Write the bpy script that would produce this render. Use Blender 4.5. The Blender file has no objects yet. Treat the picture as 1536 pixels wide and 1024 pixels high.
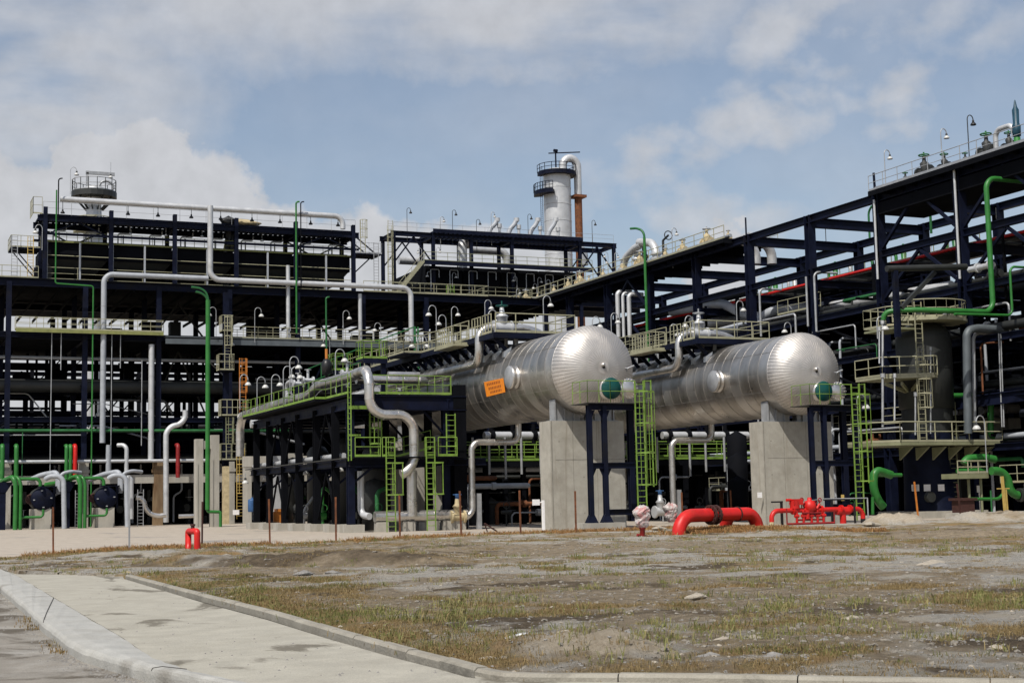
import bpy, math, random
import numpy as np
from mathutils import Vector as V, Matrix
random.seed(7)
PI = math.pi
scene = bpy.context.scene
COL = scene.collection

# ---------------------------------------------------------------- camera geometry (survey of the site)
FPX, CAMH, ROLL, DH, YAW = 2188.0, 1.65, math.atan(0.0205), 238.0, math.radians(23.85)
_p = math.atan(DH / FPX)
_fh = V((math.sin(YAW), math.cos(YAW), 0)); _rt = V((math.cos(YAW), -math.sin(YAW), 0)); _up = V((0, 0, 1))
CF = _fh * math.cos(_p) + _up * math.sin(_p)
_u = _up * math.cos(_p) - _fh * math.sin(_p)
CR = _rt * math.cos(ROLL) - _u * math.sin(ROLL)
CU = _u * math.cos(ROLL) + _rt * math.sin(ROLL)
CP = V((0, 0, CAMH))
def _hit(px, py, i, val):
    d = CF + CR * ((px - 768) / FPX) - CU * ((py - 512) / FPX)
    return CP + d * ((val - CP[i]) / d[i])
def hx(px, py, X): return _hit(px, py, 0, X)     # point of the plane X = const seen at that spot of the photo
def hy(px, py, Y): return _hit(px, py, 1, Y)
def hz(px, py, Z=0.0): return _hit(px, py, 2, Z)

# ---------------------------------------------------------------- mesh builder
class MB:
    def __init__(s): s.v = []; s.f = []; s.m = []; s.sm = []; s.k = 0
    def add(s, vs, fs, smooth=False):
        b = len(s.v); s.v.extend([tuple(p) for p in vs]); n_ = len(vs)
        assert all(0 <= i < n_ for f in fs for i in f)
        for f in fs:
            s.f.append([i + b for i in f]); s.m.append(s.k); s.sm.append(smooth)
        return s
    def box(s, a, b):
        x0, x1 = sorted((a[0], b[0])); y0, y1 = sorted((a[1], b[1])); z0, z1 = sorted((a[2], b[2]))
        return s.add([(x0,y0,z0),(x1,y0,z0),(x1,y1,z0),(x0,y1,z0),(x0,y0,z1),(x1,y0,z1),(x1,y1,z1),(x0,y1,z1)],
                     [(3,2,1,0),(4,5,6,7),(0,1,5,4),(1,2,6,5),(2,3,7,6),(3,0,4,7)])
    def cbox(s, c, d): return s.box([c[i]-d[i]/2 for i in range(3)], [c[i]+d[i]/2 for i in range(3)])
    def bar(s, p, q, w, h, up=(0,0,1)):
        p = V(p); q = V(q); d = (q-p); 
        if d.length < 1e-6: return s
        d.normalize(); u = V(up)
        if abs(d.dot(u)) > 0.95: u = V((0,1,0))
        r = d.cross(u).normalized(); u = r.cross(d)
        a = r*(w/2); b = u*(h/2)
        return s.add([p-a-b,p+a-b,p+a+b,p-a+b,q-a-b,q+a-b,q+a+b,q-a+b],
                     [(0,1,2,3),(7,6,5,4),(1,0,4,5),(2,1,5,6),(3,2,6,7),(0,3,7,4)])
    def ibeam(s, p, q, w=.3, h=.3, t=.03, up=(0,0,1)):
        p = V(p); q = V(q); d = (q-p).normalized(); u = V(up)
        if abs(d.dot(u)) > 0.95: u = V((0,1,0))
        r = d.cross(u).normalized(); u = r.cross(d)
        o = u*(h/2-t/2)
        s.bar(p+o, q+o, w, t, u); s.bar(p-o, q-o, w, t, u)
        s.bar(p, q, t, h-2*t, u)
        return s
    def rod(s, p, q, r, n=8, r2=None, caps=True):
        p = V(p); q = V(q); d = (q-p)
        if d.length < 1e-6: return s
        d.normalize(); u = V((0,0,1)) if abs(d.z) < .9 else V((1,0,0))
        a = d.cross(u).normalized(); b = d.cross(a); r2 = r if r2 is None else r2
        vs = []; 
        for c, rr in ((p, r), (q, r2)):
            for i in range(n):
                t = 2*PI*i/n; vs.append(c + a*(rr*math.cos(t)) + b*(rr*math.sin(t)))
        s.add(vs, [(i, i+n, (i+1)%n+n, (i+1)%n) for i in range(n)], True)
        if caps: s.add(vs, [tuple(range(n)), tuple(range(2*n-1, n-1, -1))], False)
        return s
    def sweep(s, pts, r, n=10, caps=True):
        pts = [V(p) for p in pts]; m = len(pts); rings = []
        t0 = (pts[1]-pts[0]).normalized(); u = V((0,0,1)) if abs(t0.z) < .9 else V((1,0,0))
        a = t0.cross(u).normalized()
        for i in range(m):
            t = (pts[min(i+1,m-1)]-pts[max(i-1,0)]).normalized()
            a = (a - t*a.dot(t)).normalized(); b = t.cross(a)
            rr = r[i] if isinstance(r, (list, tuple)) else r
            rings.append([pts[i]+a*(rr*math.cos(2*PI*k/n))+b*(rr*math.sin(2*PI*k/n)) for k in range(n)])
        vs = [p for g in rings for p in g]
        s.add(vs, [(i*n+k, i*n+(k+1)%n, (i+1)*n+(k+1)%n, (i+1)*n+k) for i in range(m-1) for k in range(n)], True)
        if caps: s.add(vs, [tuple(range(n-1,-1,-1)), tuple((m-1)*n+k for k in range(n))], False)
        return s
    def pipe(s, path, r, bend=None, n=10, joints=0):
        path = [V(p) for p in path]; bend = r*3 if bend is None else bend
        out = [path[0]]
        for i in range(1, len(path)-1):
            a, b, c = path[i-1], path[i], path[i+1]
            l = min(bend, (a-b).length*(.92 if i == 1 else .49), (c-b).length*(.92 if i == len(path)-2 else .49))
            p = b+(a-b).normalized()*l; q = b+(c-b).normalized()*l
            for k in range(7):
                t = k/6; w = .62
                # rational quadratic gives a near-circular elbow
                den = (1-t)**2+2*w*t*(1-t)+t*t
                out.append((p*(1-t)**2+b*(2*w*t*(1-t))+q*t*t)/den)
        out.append(path[-1])
        s.sweep(out, r, n)
        if joints:
            for i in range(len(path)-1):
                a, b = path[i], path[i+1]; L = (b-a).length; d = (b-a).normalized()
                k = joints
                while k < L - joints*.4:
                    s.rod(a+d*(k-.03), a+d*(k+.03), r+.012, n); k += joints
        return s
    def lathe(s, prof, c=(0,0,0), axis='z', n=24, smooth=True):
        vs = []; c = V(c)
        for r, h in prof:
            for i in range(n):
                t = 2*PI*i/n; x, y = r*math.cos(t), r*math.sin(t)
                vs.append(c + (V((x,y,h)) if axis=='z' else V((x,h,y)) if axis=='y' else V((h,x,y))))
        m = len(prof)
        fs = [(j*n+i, j*n+(i+1)%n, (j+1)*n+(i+1)%n, (j+1)*n+i) for j in range(m-1) for i in range(n)]
        if axis == 'y': fs = [f[::-1] for f in fs]
        s.add(vs, fs, smooth)
        return s
    def torus(s, c, R, r, axis='z', n=24, k=6, a0=0, a1=2*PI):
        pts = []
        full = abs(a1-a0-2*PI) < 1e-6
        for i in range(n+1):
            t = a0+(a1-a0)*i/n; x, y = R*math.cos(t), R*math.sin(t)
            pts.append(V(c)+(V((x,y,0)) if axis=='z' else V((x,0,y)) if axis=='y' else V((0,x,y))))
        return s.sweep(pts, r, k, not full)
    def prism(s, poly, z0, z1):
        n = len(poly)
        vs = [(p[0],p[1],z0) for p in poly]+[(p[0],p[1],z1) for p in poly]
        return s.add(vs, [tuple(range(n-1,-1,-1)), tuple(range(n,2*n))]+[(i,(i+1)%n,(i+1)%n+n,i+n) for i in range(n)])
    # steelwork pieces
    def rail(s, path, h=1.1, step=1.5, r=.028, toe=True, mid=True, n=5):
        path = [V(p) for p in path]
        for a, b in zip(path, path[1:]):
            L = (b-a).length; k = max(1, round(L/step))
            for i in range(k+1):
                p = a+(b-a)*(i/k); s.rod(p, p+V((0,0,h)), r, n)
            s.rod(a+V((0,0,h)), b+V((0,0,h)), r*1.1, n)
            if mid: s.rod(a+V((0,0,h*.52)), b+V((0,0,h*.52)), r*.85, n)
            if toe: s.bar(a+V((0,0,.07)), b+V((0,0,.07)), .02, .13)
        return s
    def ladder(s, a, b, side, w=.5, r=.03, gap=.3, cage=None, out=None, n=5):
        a = V(a); b = V(b); side = V(side).normalized()*(w/2)
        s.bar(a-side, b-side, .05, .06, side); s.bar(a+side, b+side, .05, .06, side)
        L = (b-a).length; k = int(L/gap)
        for i in range(1, k+1):
            p = a+(b-a)*(i*gap/L) if i*gap < L else b
            s.rod(p-side, p+side, .018, 4)
        if cage:
            o = V(out).normalized(); z0, z1 = cage; d = (b-a).normalized(); z = z0; R = .38
            cen = o*.32; sd = side.normalized()
            def hoop(zz): return [a+d*zz+cen+(-o*math.cos(t)+sd*math.sin(t))*R for t in [PI*.25+1.5*PI*q/8 for q in range(9)]]
            while z <= z1+.01:
                h = hoop(z)
                for p, q in zip(h, h[1:]): s.bar(p, q, .012, .07)
                z += .9
            h0, h1 = hoop(z0), hoop(z1)
            for q in (1, 3, 5, 7): s.bar(h0[q], h1[q], .05, .012, o)
        return s

_root = {}
def _base(p):
    b = V((0,0,0))
    while p is not None: b += p.location; p = p.parent
    return b
def build(name, mb, mats, parent=None, label=None, kind=None, loc=None):
    me = bpy.data.meshes.new(name)
    b = _base(parent) if parent else V((0,0,0))
    if loc is not None: b = b + (V(loc) - b)
    me.from_pydata([(p[0]-b.x, p[1]-b.y, p[2]-b.z) for p in mb.v], [], mb.f)
    if not isinstance(mats, (list, tuple)): mats = [mats]
    for m in mats: me.materials.append(m)
    me.polygons.foreach_set('use_smooth', mb.sm)
    if len(mats) > 1: me.polygons.foreach_set('material_index', mb.m)
    me.update()
    o = bpy.data.objects.new(name, me); COL.objects.link(o)
    if parent: o.parent = parent; o.location = b - _base(parent)
    else: o.location = b
    if label: o['label'] = label
    if kind: o['kind'] = kind
    return o
def thing(name, label, cat, loc=(0,0,0), group=None):
    o = bpy.data.objects.new(name, None); COL.objects.link(o); o.location = loc
    o.empty_display_size = .2
    o['label'] = label; o['category'] = cat
    if group: o['group'] = group
    return o
def single(name, label, cat, mb, mats, group=None, loc=None):
    if loc is None:
        z = min(p[2] for p in mb.v); n = len(mb.v)
        loc = (sum(p[0] for p in mb.v)/n, sum(p[1] for p in mb.v)/n, z)
    o = build(name, mb, mats, None, label, None, loc); o['category'] = cat
    if group: o['group'] = group
    return o
def copy_tree(o, parent=None):
    c = o.copy(); COL.objects.link(c); c.parent = parent
    for ch in list(o.children): copy_tree(ch, c)
    return c

# ---------------------------------------------------------------- materials
def mat(name, col, rough=.6, metal=0., var=.25, scale=3., bump=.0, bscale=20., spec=.4, col2=None, mix=(.5,.7), stretch=(1,1,1), detail=5., coat=0.):
    m = bpy.data.materials.new(name); m.use_nodes = True
    nt = m.node_tree; nd = nt.nodes; lk = nt.links; bs = nd['Principled BSDF']
    bs.inputs['Roughness'].default_value = rough; bs.inputs['Metallic'].default_value = metal
    bs.inputs['Specular IOR Level'].default_value = spec
    if coat: bs.inputs['Coat Weight'].default_value = coat
    tc = nd.new('ShaderNodeTexCoord'); mp = nd.new('ShaderNodeMapping'); mp.inputs['Scale'].default_value = stretch
    geo = nd.new('ShaderNodeNewGeometry')
    lk.new(geo.outputs['Position'], mp.inputs['Vector'])
    nz = nd.new('ShaderNodeTexNoise'); nz.inputs['Scale'].default_value = scale; nz.inputs['Detail'].default_value = detail
    nz.inputs['Roughness'].default_value = .62
    lk.new(mp.outputs[0], nz.inputs['Vector'])
    mr = nd.new('ShaderNodeMapRange'); mr.inputs[1].default_value = .3; mr.inputs[2].default_value = .7
    mr.inputs[3].default_value = 1-var; mr.inputs[4].default_value = 1+var
    lk.new(nz.outputs['Fac'], mr.inputs[0])
    vm = nd.new('ShaderNodeVectorMath'); vm.operation = 'SCALE'; vm.inputs[0].default_value = col
    lk.new(mr.outputs[0], vm.inputs['Scale'])
    src = vm.outputs[0]
    if col2:
        n2 = nd.new('ShaderNodeTexNoise'); n2.inputs['Scale'].default_value = scale*.45; n2.inputs['Detail'].default_value = 8
        n2.inputs['Roughness'].default_value = .7; lk.new(mp.outputs[0], n2.inputs['Vector'])
        r2 = nd.new('ShaderNodeMapRange'); r2.interpolation_type = 'SMOOTHSTEP'; r2.inputs[1].default_value = mix[0]; r2.inputs[2].default_value = mix[1]
        lk.new(n2.outputs['Fac'], r2.inputs[0])
        mx = nd.new('ShaderNodeMix'); mx.data_type = 'RGBA'; mx.inputs[7].default_value = (*col2, 1)
        lk.new(r2.outputs[0], mx.inputs[0]); lk.new(src, mx.inputs[6]); src = mx.outputs[2]
    lk.new(src, bs.inputs['Base Color'])
    rr = nd.new('ShaderNodeMapRange'); rr.inputs[1].default_value = .3; rr.inputs[2].default_value = .7
    rr.inputs[3].default_value = max(.05, rough-.1); rr.inputs[4].default_value = min(1, rough+.1)
    lk.new(nz.outputs['Fac'], rr.inputs[0]); lk.new(rr.outputs[0], bs.inputs['Roughness'])
    if bump:
        nb = nd.new('ShaderNodeTexNoise'); nb.inputs['Scale'].default_value = bscale; nb.inputs['Detail'].default_value = 6
        lk.new(mp.outputs[0], nb.inputs['Vector'])
        bp = nd.new('ShaderNodeBump'); bp.inputs['Strength'].default_value = bump; bp.inputs['Distance'].default_value = .05
        lk.new(nb.outputs['Fac'], bp.inputs['Height']); lk.new(bp.outputs[0], bs.inputs['Normal'])
    return m
M = {}
M['navy'] = mat('navy_steel', (.0048,.0070,.0195), .55, var=.45, scale=1.3, spec=.12, col2=(.010,.0095,.012), mix=(.5,.75))
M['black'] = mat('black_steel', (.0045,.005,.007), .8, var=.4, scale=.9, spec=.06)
M['grating'] = mat('grating', (.035,.035,.032), .7, var=.35, scale=1.2)
M['galv'] = mat('galvanised', (.36,.37,.38), .5, .35, var=.18, scale=2., col2=(.26,.26,.26), mix=(.5,.8))
M['greypaint'] = mat('grey_paint', (.34,.36,.39), .5, 0, var=.15, scale=1.5, col2=(.24,.25,.26), mix=(.55,.8))
M['palegrey'] = mat('pale_grey_cladding', (.52,.53,.54), .45, .3, var=.12, scale=1.2, col2=(.4,.39,.37), mix=(.5,.8))
M['alu'] = mat('aluminium_cladding', (.48,.455,.42), .34, .9, var=.22, scale=1.1, bump=.13, bscale=.8, col2=(.31,.28,.24), mix=(.42,.74), stretch=(1,1,.45))
M['alupipe'] = mat('pipe_cladding', (.60,.58,.55), .33, .85, var=.15, scale=1.5, bump=.3, bscale=5., col2=(.40,.36,.31), mix=(.52,.75))
M['alu2'] = mat('aluminium_cladding_dull', (.42,.40,.37), .42, .88, var=.22, scale=1.3, bump=.15, bscale=.9, col2=(.30,.27,.23), mix=(.42,.74), stretch=(1,1,.4))
M['alu3'] = mat('aluminium_cladding_pale', (.52,.50,.47), .38, .85, var=.18, scale=.9, bump=.12, bscale=1.1, col2=(.38,.35,.31), mix=(.45,.75), stretch=(1,1,.4))
M['head'] = mat('head_cladding', (.60,.57,.535), .52, .72, var=.12, scale=.9, bump=.25, bscale=4., col2=(.5,.46,.42), mix=(.5,.8))
M['seam'] = mat('seam_cladding', (.46,.435,.40), .42, .8, var=.15)
M['green'] = mat('green_paint', (.025,.15,.027), .42, var=.2, scale=1.5, col2=(.03,.14,.03), mix=(.55,.8))
M['dgreen'] = mat('dark_green_paint', (.02,.12,.035), .45, var=.2, scale=1.5)
M['lime'] = mat('lime_paint', (.16,.27,.04), .6, var=.3, scale=2., col2=(.24,.28,.12), mix=(.5,.8))
M['olive'] = mat('olive_paint', (.20,.21,.07), .6, var=.2, scale=2.)
M['cream'] = mat('cream_paint', (.31,.30,.20), .55, var=.18, scale=1.5, col2=(.34,.30,.18), mix=(.5,.8))
M['khaki'] = mat('khaki_paint', (.20,.205,.12), .55, var=.18, scale=1.5)
M['yellow'] = mat('yellow_paint', (.48,.34,.10), .5, var=.15)
M['orange'] = mat('orange_paint', (.48,.17,.03), .5, var=.2)
M['red'] = mat('red_paint', (.52,.013,.010), .42, var=.22, scale=1.6, spec=.4, col2=(.36,.03,.02), mix=(.5,.8), bump=.08, bscale=6)
M['dred'] = mat('dark_red_paint', (.22,.012,.012), .5, var=.2)
M['teal'] = mat('teal_paint', (.004,.062,.052), .35, var=.1)
M['rust'] = mat('rusty_steel', (.17,.062,.025), .85, var=.4, scale=4., col2=(.09,.035,.02), mix=(.45,.7))
M['conc'] = mat('concrete', (.37,.35,.305), .85, var=.16, scale=1.6, bump=.25, bscale=14, col2=(.30,.275,.225), mix=(.5,.72), stretch=(1,1,.3), spec=.2)
M['concr'] = mat('stained_concrete', (.24,.17,.10), .85, var=.3, scale=1.5, bump=.25, bscale=14, col2=(.13,.075,.04), mix=(.45,.7), stretch=(1,1,.25), spec=.2)
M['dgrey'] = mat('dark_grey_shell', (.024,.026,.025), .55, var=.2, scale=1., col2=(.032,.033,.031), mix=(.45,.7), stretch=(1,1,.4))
M['white'] = mat('white_enamel', (.52,.52,.50), .35, var=.06)
M['paper'] = mat('paper', (.8,.79,.78), .7, var=.08, scale=8)
M['placard'] = mat('orange_placard', (.72,.22,.012), .5, var=.06)
M['placink'] = mat('placard_ink', (.30,.075,.01), .6, var=.1)
M['blackp'] = mat('black_paint', (.012,.012,.013), .45, var=.2)
M['gasket'] = mat('dark_rusty_flange', (.05,.018,.014), .7, var=.4, scale=8)
M['blue'] = mat('blue_drum', (.03,.09,.22), .5)
M['blueact'] = mat('teal_blue_paint', (.01,.05,.08), .45)
M['greydark'] = mat('dull_grey_cladding', (.10,.115,.125), .5, .2, var=.15, scale=1.5)
M['tarp'] = mat('beige_tarp', (.45,.37,.22), .8, var=.25, scale=3)
# ================================================================ camera, light, sky
cam = bpy.data.cameras.new('camera'); co = bpy.data.objects.new('camera', cam); COL.objects.link(co)
cam.sensor_width = 36; cam.lens = FPX/1536*36; cam.clip_start = .1; cam.clip_end = 6000
co.matrix_world = Matrix(((CR.x,CU.x,-CF.x,CP.x),(CR.y,CU.y,-CF.y,CP.y),(CR.z,CU.z,-CF.z,CP.z),(0,0,0,1)))
scene.camera = co
TS = V((-.43,-.37,.82)).normalized()
sun = bpy.data.lights.new('sun', 'SUN'); so = bpy.data.objects.new('sun', sun); COL.objects.link(so)
sun.energy = 4.4; sun.angle = math.radians(.55); sun.color = (1,.955,.88)
so.rotation_euler = TS.to_track_quat('Z','Y').to_euler()
scene.view_settings.view_transform = 'Standard'; scene.view_settings.look = 'None'
scene.view_settings.exposure = 0; scene.view_settings.gamma = 1

w = bpy.data.worlds.new('World'); scene.world = w; w.use_nodes = True
w.cycles.sampling_method = 'MANUAL'; w.cycles.sample_map_resolution = 128
nt = w.node_tree; nd = nt.nodes; lk = nt.links
bg = nd['Background']; bg.inputs['Strength'].default_value = .088
sky = nd.new('ShaderNodeTexSky'); sky.sky_type = 'NISHITA'; sky.sun_disc = False
sky.sun_elevation = math.asin(TS.z); sky.sun_rotation = math.atan2(TS.x, TS.y) % (2*PI)
sky.air_density = 1.0; sky.dust_density = 1.6; sky.ozone_density = 1.5
def mth(op, a, b=None, c=None):
    n = nd.new('ShaderNodeMath'); n.operation = op
    for i, x in enumerate((a, b, c)):
        if x is None: continue
        if isinstance(x, (int, float)): n.inputs[i].default_value = x
        else: lk.new(x, n.inputs[i])
    return n.outputs[0]
tc = nd.new('ShaderNodeTexCoord'); sx = nd.new('ShaderNodeSeparateXYZ'); lk.new(tc.outputs['Generated'], sx.inputs[0])
az = mth('MULTIPLY', mth('ARCTAN2', sx.outputs[0], sx.outputs[1]), 180/PI)
el = mth('MULTIPLY', mth('ARCSINE', sx.outputs[2]), 180/PI)
cb = nd.new('ShaderNodeCombineXYZ'); lk.new(az, cb.inputs[0]); lk.new(el, cb.inputs[1])
def noise(scale, detail=6, rough=.55, off=(0,0,0), st=(1,1,1)):
    mp = nd.new('ShaderNodeMapping'); mp.inputs['Location'].default_value = off; mp.inputs['Scale'].default_value = st
    lk.new(cb.outputs[0], mp.inputs[0])
    n = nd.new('ShaderNodeTexNoise'); n.inputs['Scale'].default_value = scale; n.inputs['Detail'].default_value = detail
    n.inputs['Roughness'].default_value = rough; lk.new(mp.outputs[0], n.inputs['Vector']); return n
def sstep(x, a, b):
    n = nd.new('ShaderNodeMapRange'); n.interpolation_type = 'SMOOTHSTEP'; n.inputs[1].default_value = a; n.inputs[2].default_value = b
    lk.new(x, n.inputs[0]); return n.outputs[0]
wn = noise(.55, 7, .6); wc = nd.new('ShaderNodeSeparateColor'); lk.new(wn.outputs['Color'], wc.inputs[0])
def blobs(lst, warp):
    u = mth('ADD', az, mth('MULTIPLY', mth('SUBTRACT', wc.outputs[0], .5), warp*2))
    v = mth('ADD', el, mth('MULTIPLY', mth('SUBTRACT', wc.outputs[1], .5), warp*1.4))
    out = None
    for u0, v0, ru, rv, wt in lst:
        a = mth('POWER', mth('ABSOLUTE', mth('DIVIDE', mth('SUBTRACT', u, u0), ru)), 2)
        b = mth('POWER', mth('ABSOLUTE', mth('DIVIDE', mth('SUBTRACT', v, v0), rv)), 2)
        e = mth('MULTIPLY', mth('SUBTRACT', 1, mth('ADD', a, b)), wt)
        out = e if out is None else mth('MAXIMUM', out, e)
    return out
def dirof(px, py):
    d = CF + CR*((px-768)/FPX) - CU*((py-512)/FPX); d.normalize()
    return math.degrees(math.atan2(d.x, d.y)), math.degrees(math.asin(d.z))
def bl(px, py, rx, ry, wt=1.): 
    a = dirof(px, py); k = 1/38.2
    return (a[0], a[1], rx*k, ry*k, wt)
# heaped cumulus banks low over the plant
cum = blobs([bl(60,380,250,150), bl(222,310,95,148), bl(318,350,105,138), bl(420,400,95,105), bl(545,420,130,120), bl(700,430,160,105), bl(1085,400,62,75), bl(140,300,90,120), bl(200,560,480,240), bl(620,620,420,250), bl(-120,360,220,200)], 1.5)
cumm = sstep(cum, .0, .42)
# high veil across the top and torn patches to the right
veil = blobs([bl(250,-60,750,190,1.), bl(820,20,420,125,1.), bl(700,-120,900,190,1.), bl(60,130,330,220,.95), bl(1300,-60,420,130,.5)], 1.6)
vn = noise(.28, 6, .5, (3,1,0), (.45,1.3,1))
veilm = mth('MULTIPLY', sstep(veil, -.15, 1.0), sstep(vn.outputs['Fac'], .12, .58))
pat = blobs([bl(1150,175,130,85,.9), bl(1330,150,110,75,.8), bl(1000,235,130,60,.8), bl(1090,330,160,75,.7), bl(1200,50,210,100,.8), bl(1430,40,170,80,.6), bl(1000,320,190,90,.7), bl(940,260,130,50,.5)], 1.6)
pn = noise(.42, 5, .5, (7,2,0), (.8,1.1,1))
patm = mth('MULTIPLY', sstep(pat, -.25, 1.0), sstep(pn.outputs['Fac'], .28, .64))
thin = sstep(noise(.14, 5, .55, (11,5,0), (.6,1.2,1)).outputs['Fac'], .35, .75)
haze_ = mth('SUBTRACT', 1, sstep(el, -1., 13.))
clo = mth('MAXIMUM', mth('MULTIPLY', cumm, .92), mth('MAXIMUM', mth('MULTIPLY', veilm, .84), mth('MAXIMUM', mth('MULTIPLY', patm, .85), mth('ADD', .15, mth('ADD', mth('MULTIPLY', thin, .18), mth('MULTIPLY', haze_, .40))))))
dn = noise(.75, 7, .55, (2,9,0))
shade = nd.new('ShaderNodeMapRange'); shade.inputs[1].default_value = .3; shade.inputs[2].default_value = .75; shade.inputs[3].default_value = .90; shade.inputs[4].default_value = 1.08
lk.new(dn.outputs['Fac'], shade.inputs[0])
cc = nd.new('ShaderNodeVectorMath'); cc.operation = 'SCALE'; cc.inputs[0].default_value = (6.9,6.95,7.2)
lk.new(shade.outputs[0], cc.inputs['Scale'])
mx = nd.new('ShaderNodeMix'); mx.data_type = 'RGBA'
sk = nd.new('ShaderNodeVectorMath'); sk.operation = 'MULTIPLY'; sk.inputs[1].default_value = (1.42,1.36,1.30); lk.new(sky.outputs[0], sk.inputs[0])
lk.new(clo, mx.inputs[0]); lk.new(sk.outputs[0], mx.inputs[6]); lk.new(cc.outputs[0], mx.inputs[7]); lk.new(mx.outputs[2], bg.inputs['Color'])

# ================================================================ ground
def vnoise(x, y, seed=0):
    xi = np.floor(x).astype(np.int64); yi = np.floor(y).astype(np.int64); fx = x-xi; fy = y-yi
    def h(a, b):
        n = (a*374761393 + b*668265263 + seed*974634777) & 0xffffffff
        n = ((n ^ (n >> 13))*1274126177) & 0xffffffff
        return ((n ^ (n >> 16)) & 0xffff)/65535.
    sx_ = fx*fx*(3-2*fx); sy_ = fy*fy*(3-2*fy)
    return (h(xi,yi)*(1-sx_)+h(xi+1,yi)*sx_)*(1-sy_)+(h(xi,yi+1)*(1-sx_)+h(xi+1,yi+1)*sx_)*sy_
def fbm(x, y, seed=0, o=4):
    s = 0; a = .5; t = 0
    for i in range(o): s = s + a*vnoise(x*2**i+i*17.3, y*2**i-i*9.1, seed+i); t += a; a *= .5
    return s/t
def poly_mask(x, y, poly):
    ins = np.zeros(x.shape, bool); n = len(poly)
    for i in range(n):
        x0, y0 = poly[i][:2]; x1, y1 = poly[(i+1)%n][:2]
        c = ((y0 > y) != (y1 > y)) & (x < (x1-x0)*(y-y0)/((y1-y0) if y1 != y0 else 1e-9)+x0)
        ins ^= c
    return ins
def seg_dist(x, y, pts):
    d = np.full(x.shape, 1e9)
    for a, b in zip(pts, pts[1:]):
        dx, dy = b[0]-a[0], b[1]-a[1]; L = dx*dx+dy*dy+1e-9
        t = np.clip(((x-a[0])*dx+(y-a[1])*dy)/L, 0, 1)
        d = np.minimum(d, np.hypot(x-a[0]-t*dx, y-a[1]-t*dy))
    return d
g2 = lambda px, py, z=0.: tuple(hz(px, py, z))[:2]
# kerb beside the drain channel (road side edge), and where it turns along the front
KERB = [g2(*p) for p in ((188,866),(300,897),(400,923),(498,953),(592,980),(660,998),(712,1013))]
KTURN = [g2(*p) for p in ((712,1013),(735,1018),(760,1021),(800,1022),(900,1022.5),(1050,1024),(1300,1029),(1700,1036))]
LK_OUT = [g2(*p, .0) for p in ((-60,843),(0,877),(32,903),(65,932),(98,958),(124,973),(182,991),(234,1005),(325,1024),(430,1046))]
LK_IN = [g2(*p, .0) for p in ((-40,842),(-2,852),(23,862),(81,896),(130,925),(182,955),(228,987),(290,1008),(380,1027),(470,1046))]
DRIVE = LK_IN + [g2(800,1060), g2(790,1026), g2(700,1016)] + [g2(*p) for p in ((655,1003),(592,987),(498,960),(400,929.5),(300,902.5),(186,868),(184,863))] + [g2(25,861)]
ROADP = LK_OUT + [g2(430,1300), (-30,3), (-30,60), g2(-60,843)]
APRON = [g2(*p) for p in ((0,838),(163,826),(309,820),(400,817),(595,808.5),(725,802),(856,798.5),(960,795),(1040,792))]
APR_POLY = [(-120, APRON[0][1]+1.5)] + APRON + [(60,66),(64,61),(140,61),(140,210),(-120,210)]
def offs(pts, d):
    out = []
    for i, p in enumerate(pts):
        a, b = pts[max(0,i-1)], pts[min(len(pts)-1,i+1)]; tx, ty = b[0]-a[0], b[1]-a[1]; L = math.hypot(tx, ty); out.append((p[0]-ty/L*d, p[1]+tx/L*d))
    return out
FRONTP = KTURN+[g2(1700,1160), g2(760,1160)]
DRIVE_BIG = offs(KERB, .13)+[g2(790,1026), g2(800,1060)]+LK_IN[::-1]+[g2(25,860)]
DIRTC = [(KERB[0][0]-.05, KERB[0][1]+.1)]
def axis(lo, hi, step, far, grow=1.35):
    a = list(np.arange(lo, hi+1e-6, step)); s = step; x = lo
    L = []
    while x > -far: s *= grow; x -= s; L.append(x)
    s = step; x = a[-1]; R = []
    while x < far: s *= grow; x += s; R.append(x)
    return np.array(L[::-1]+a+R)
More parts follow.
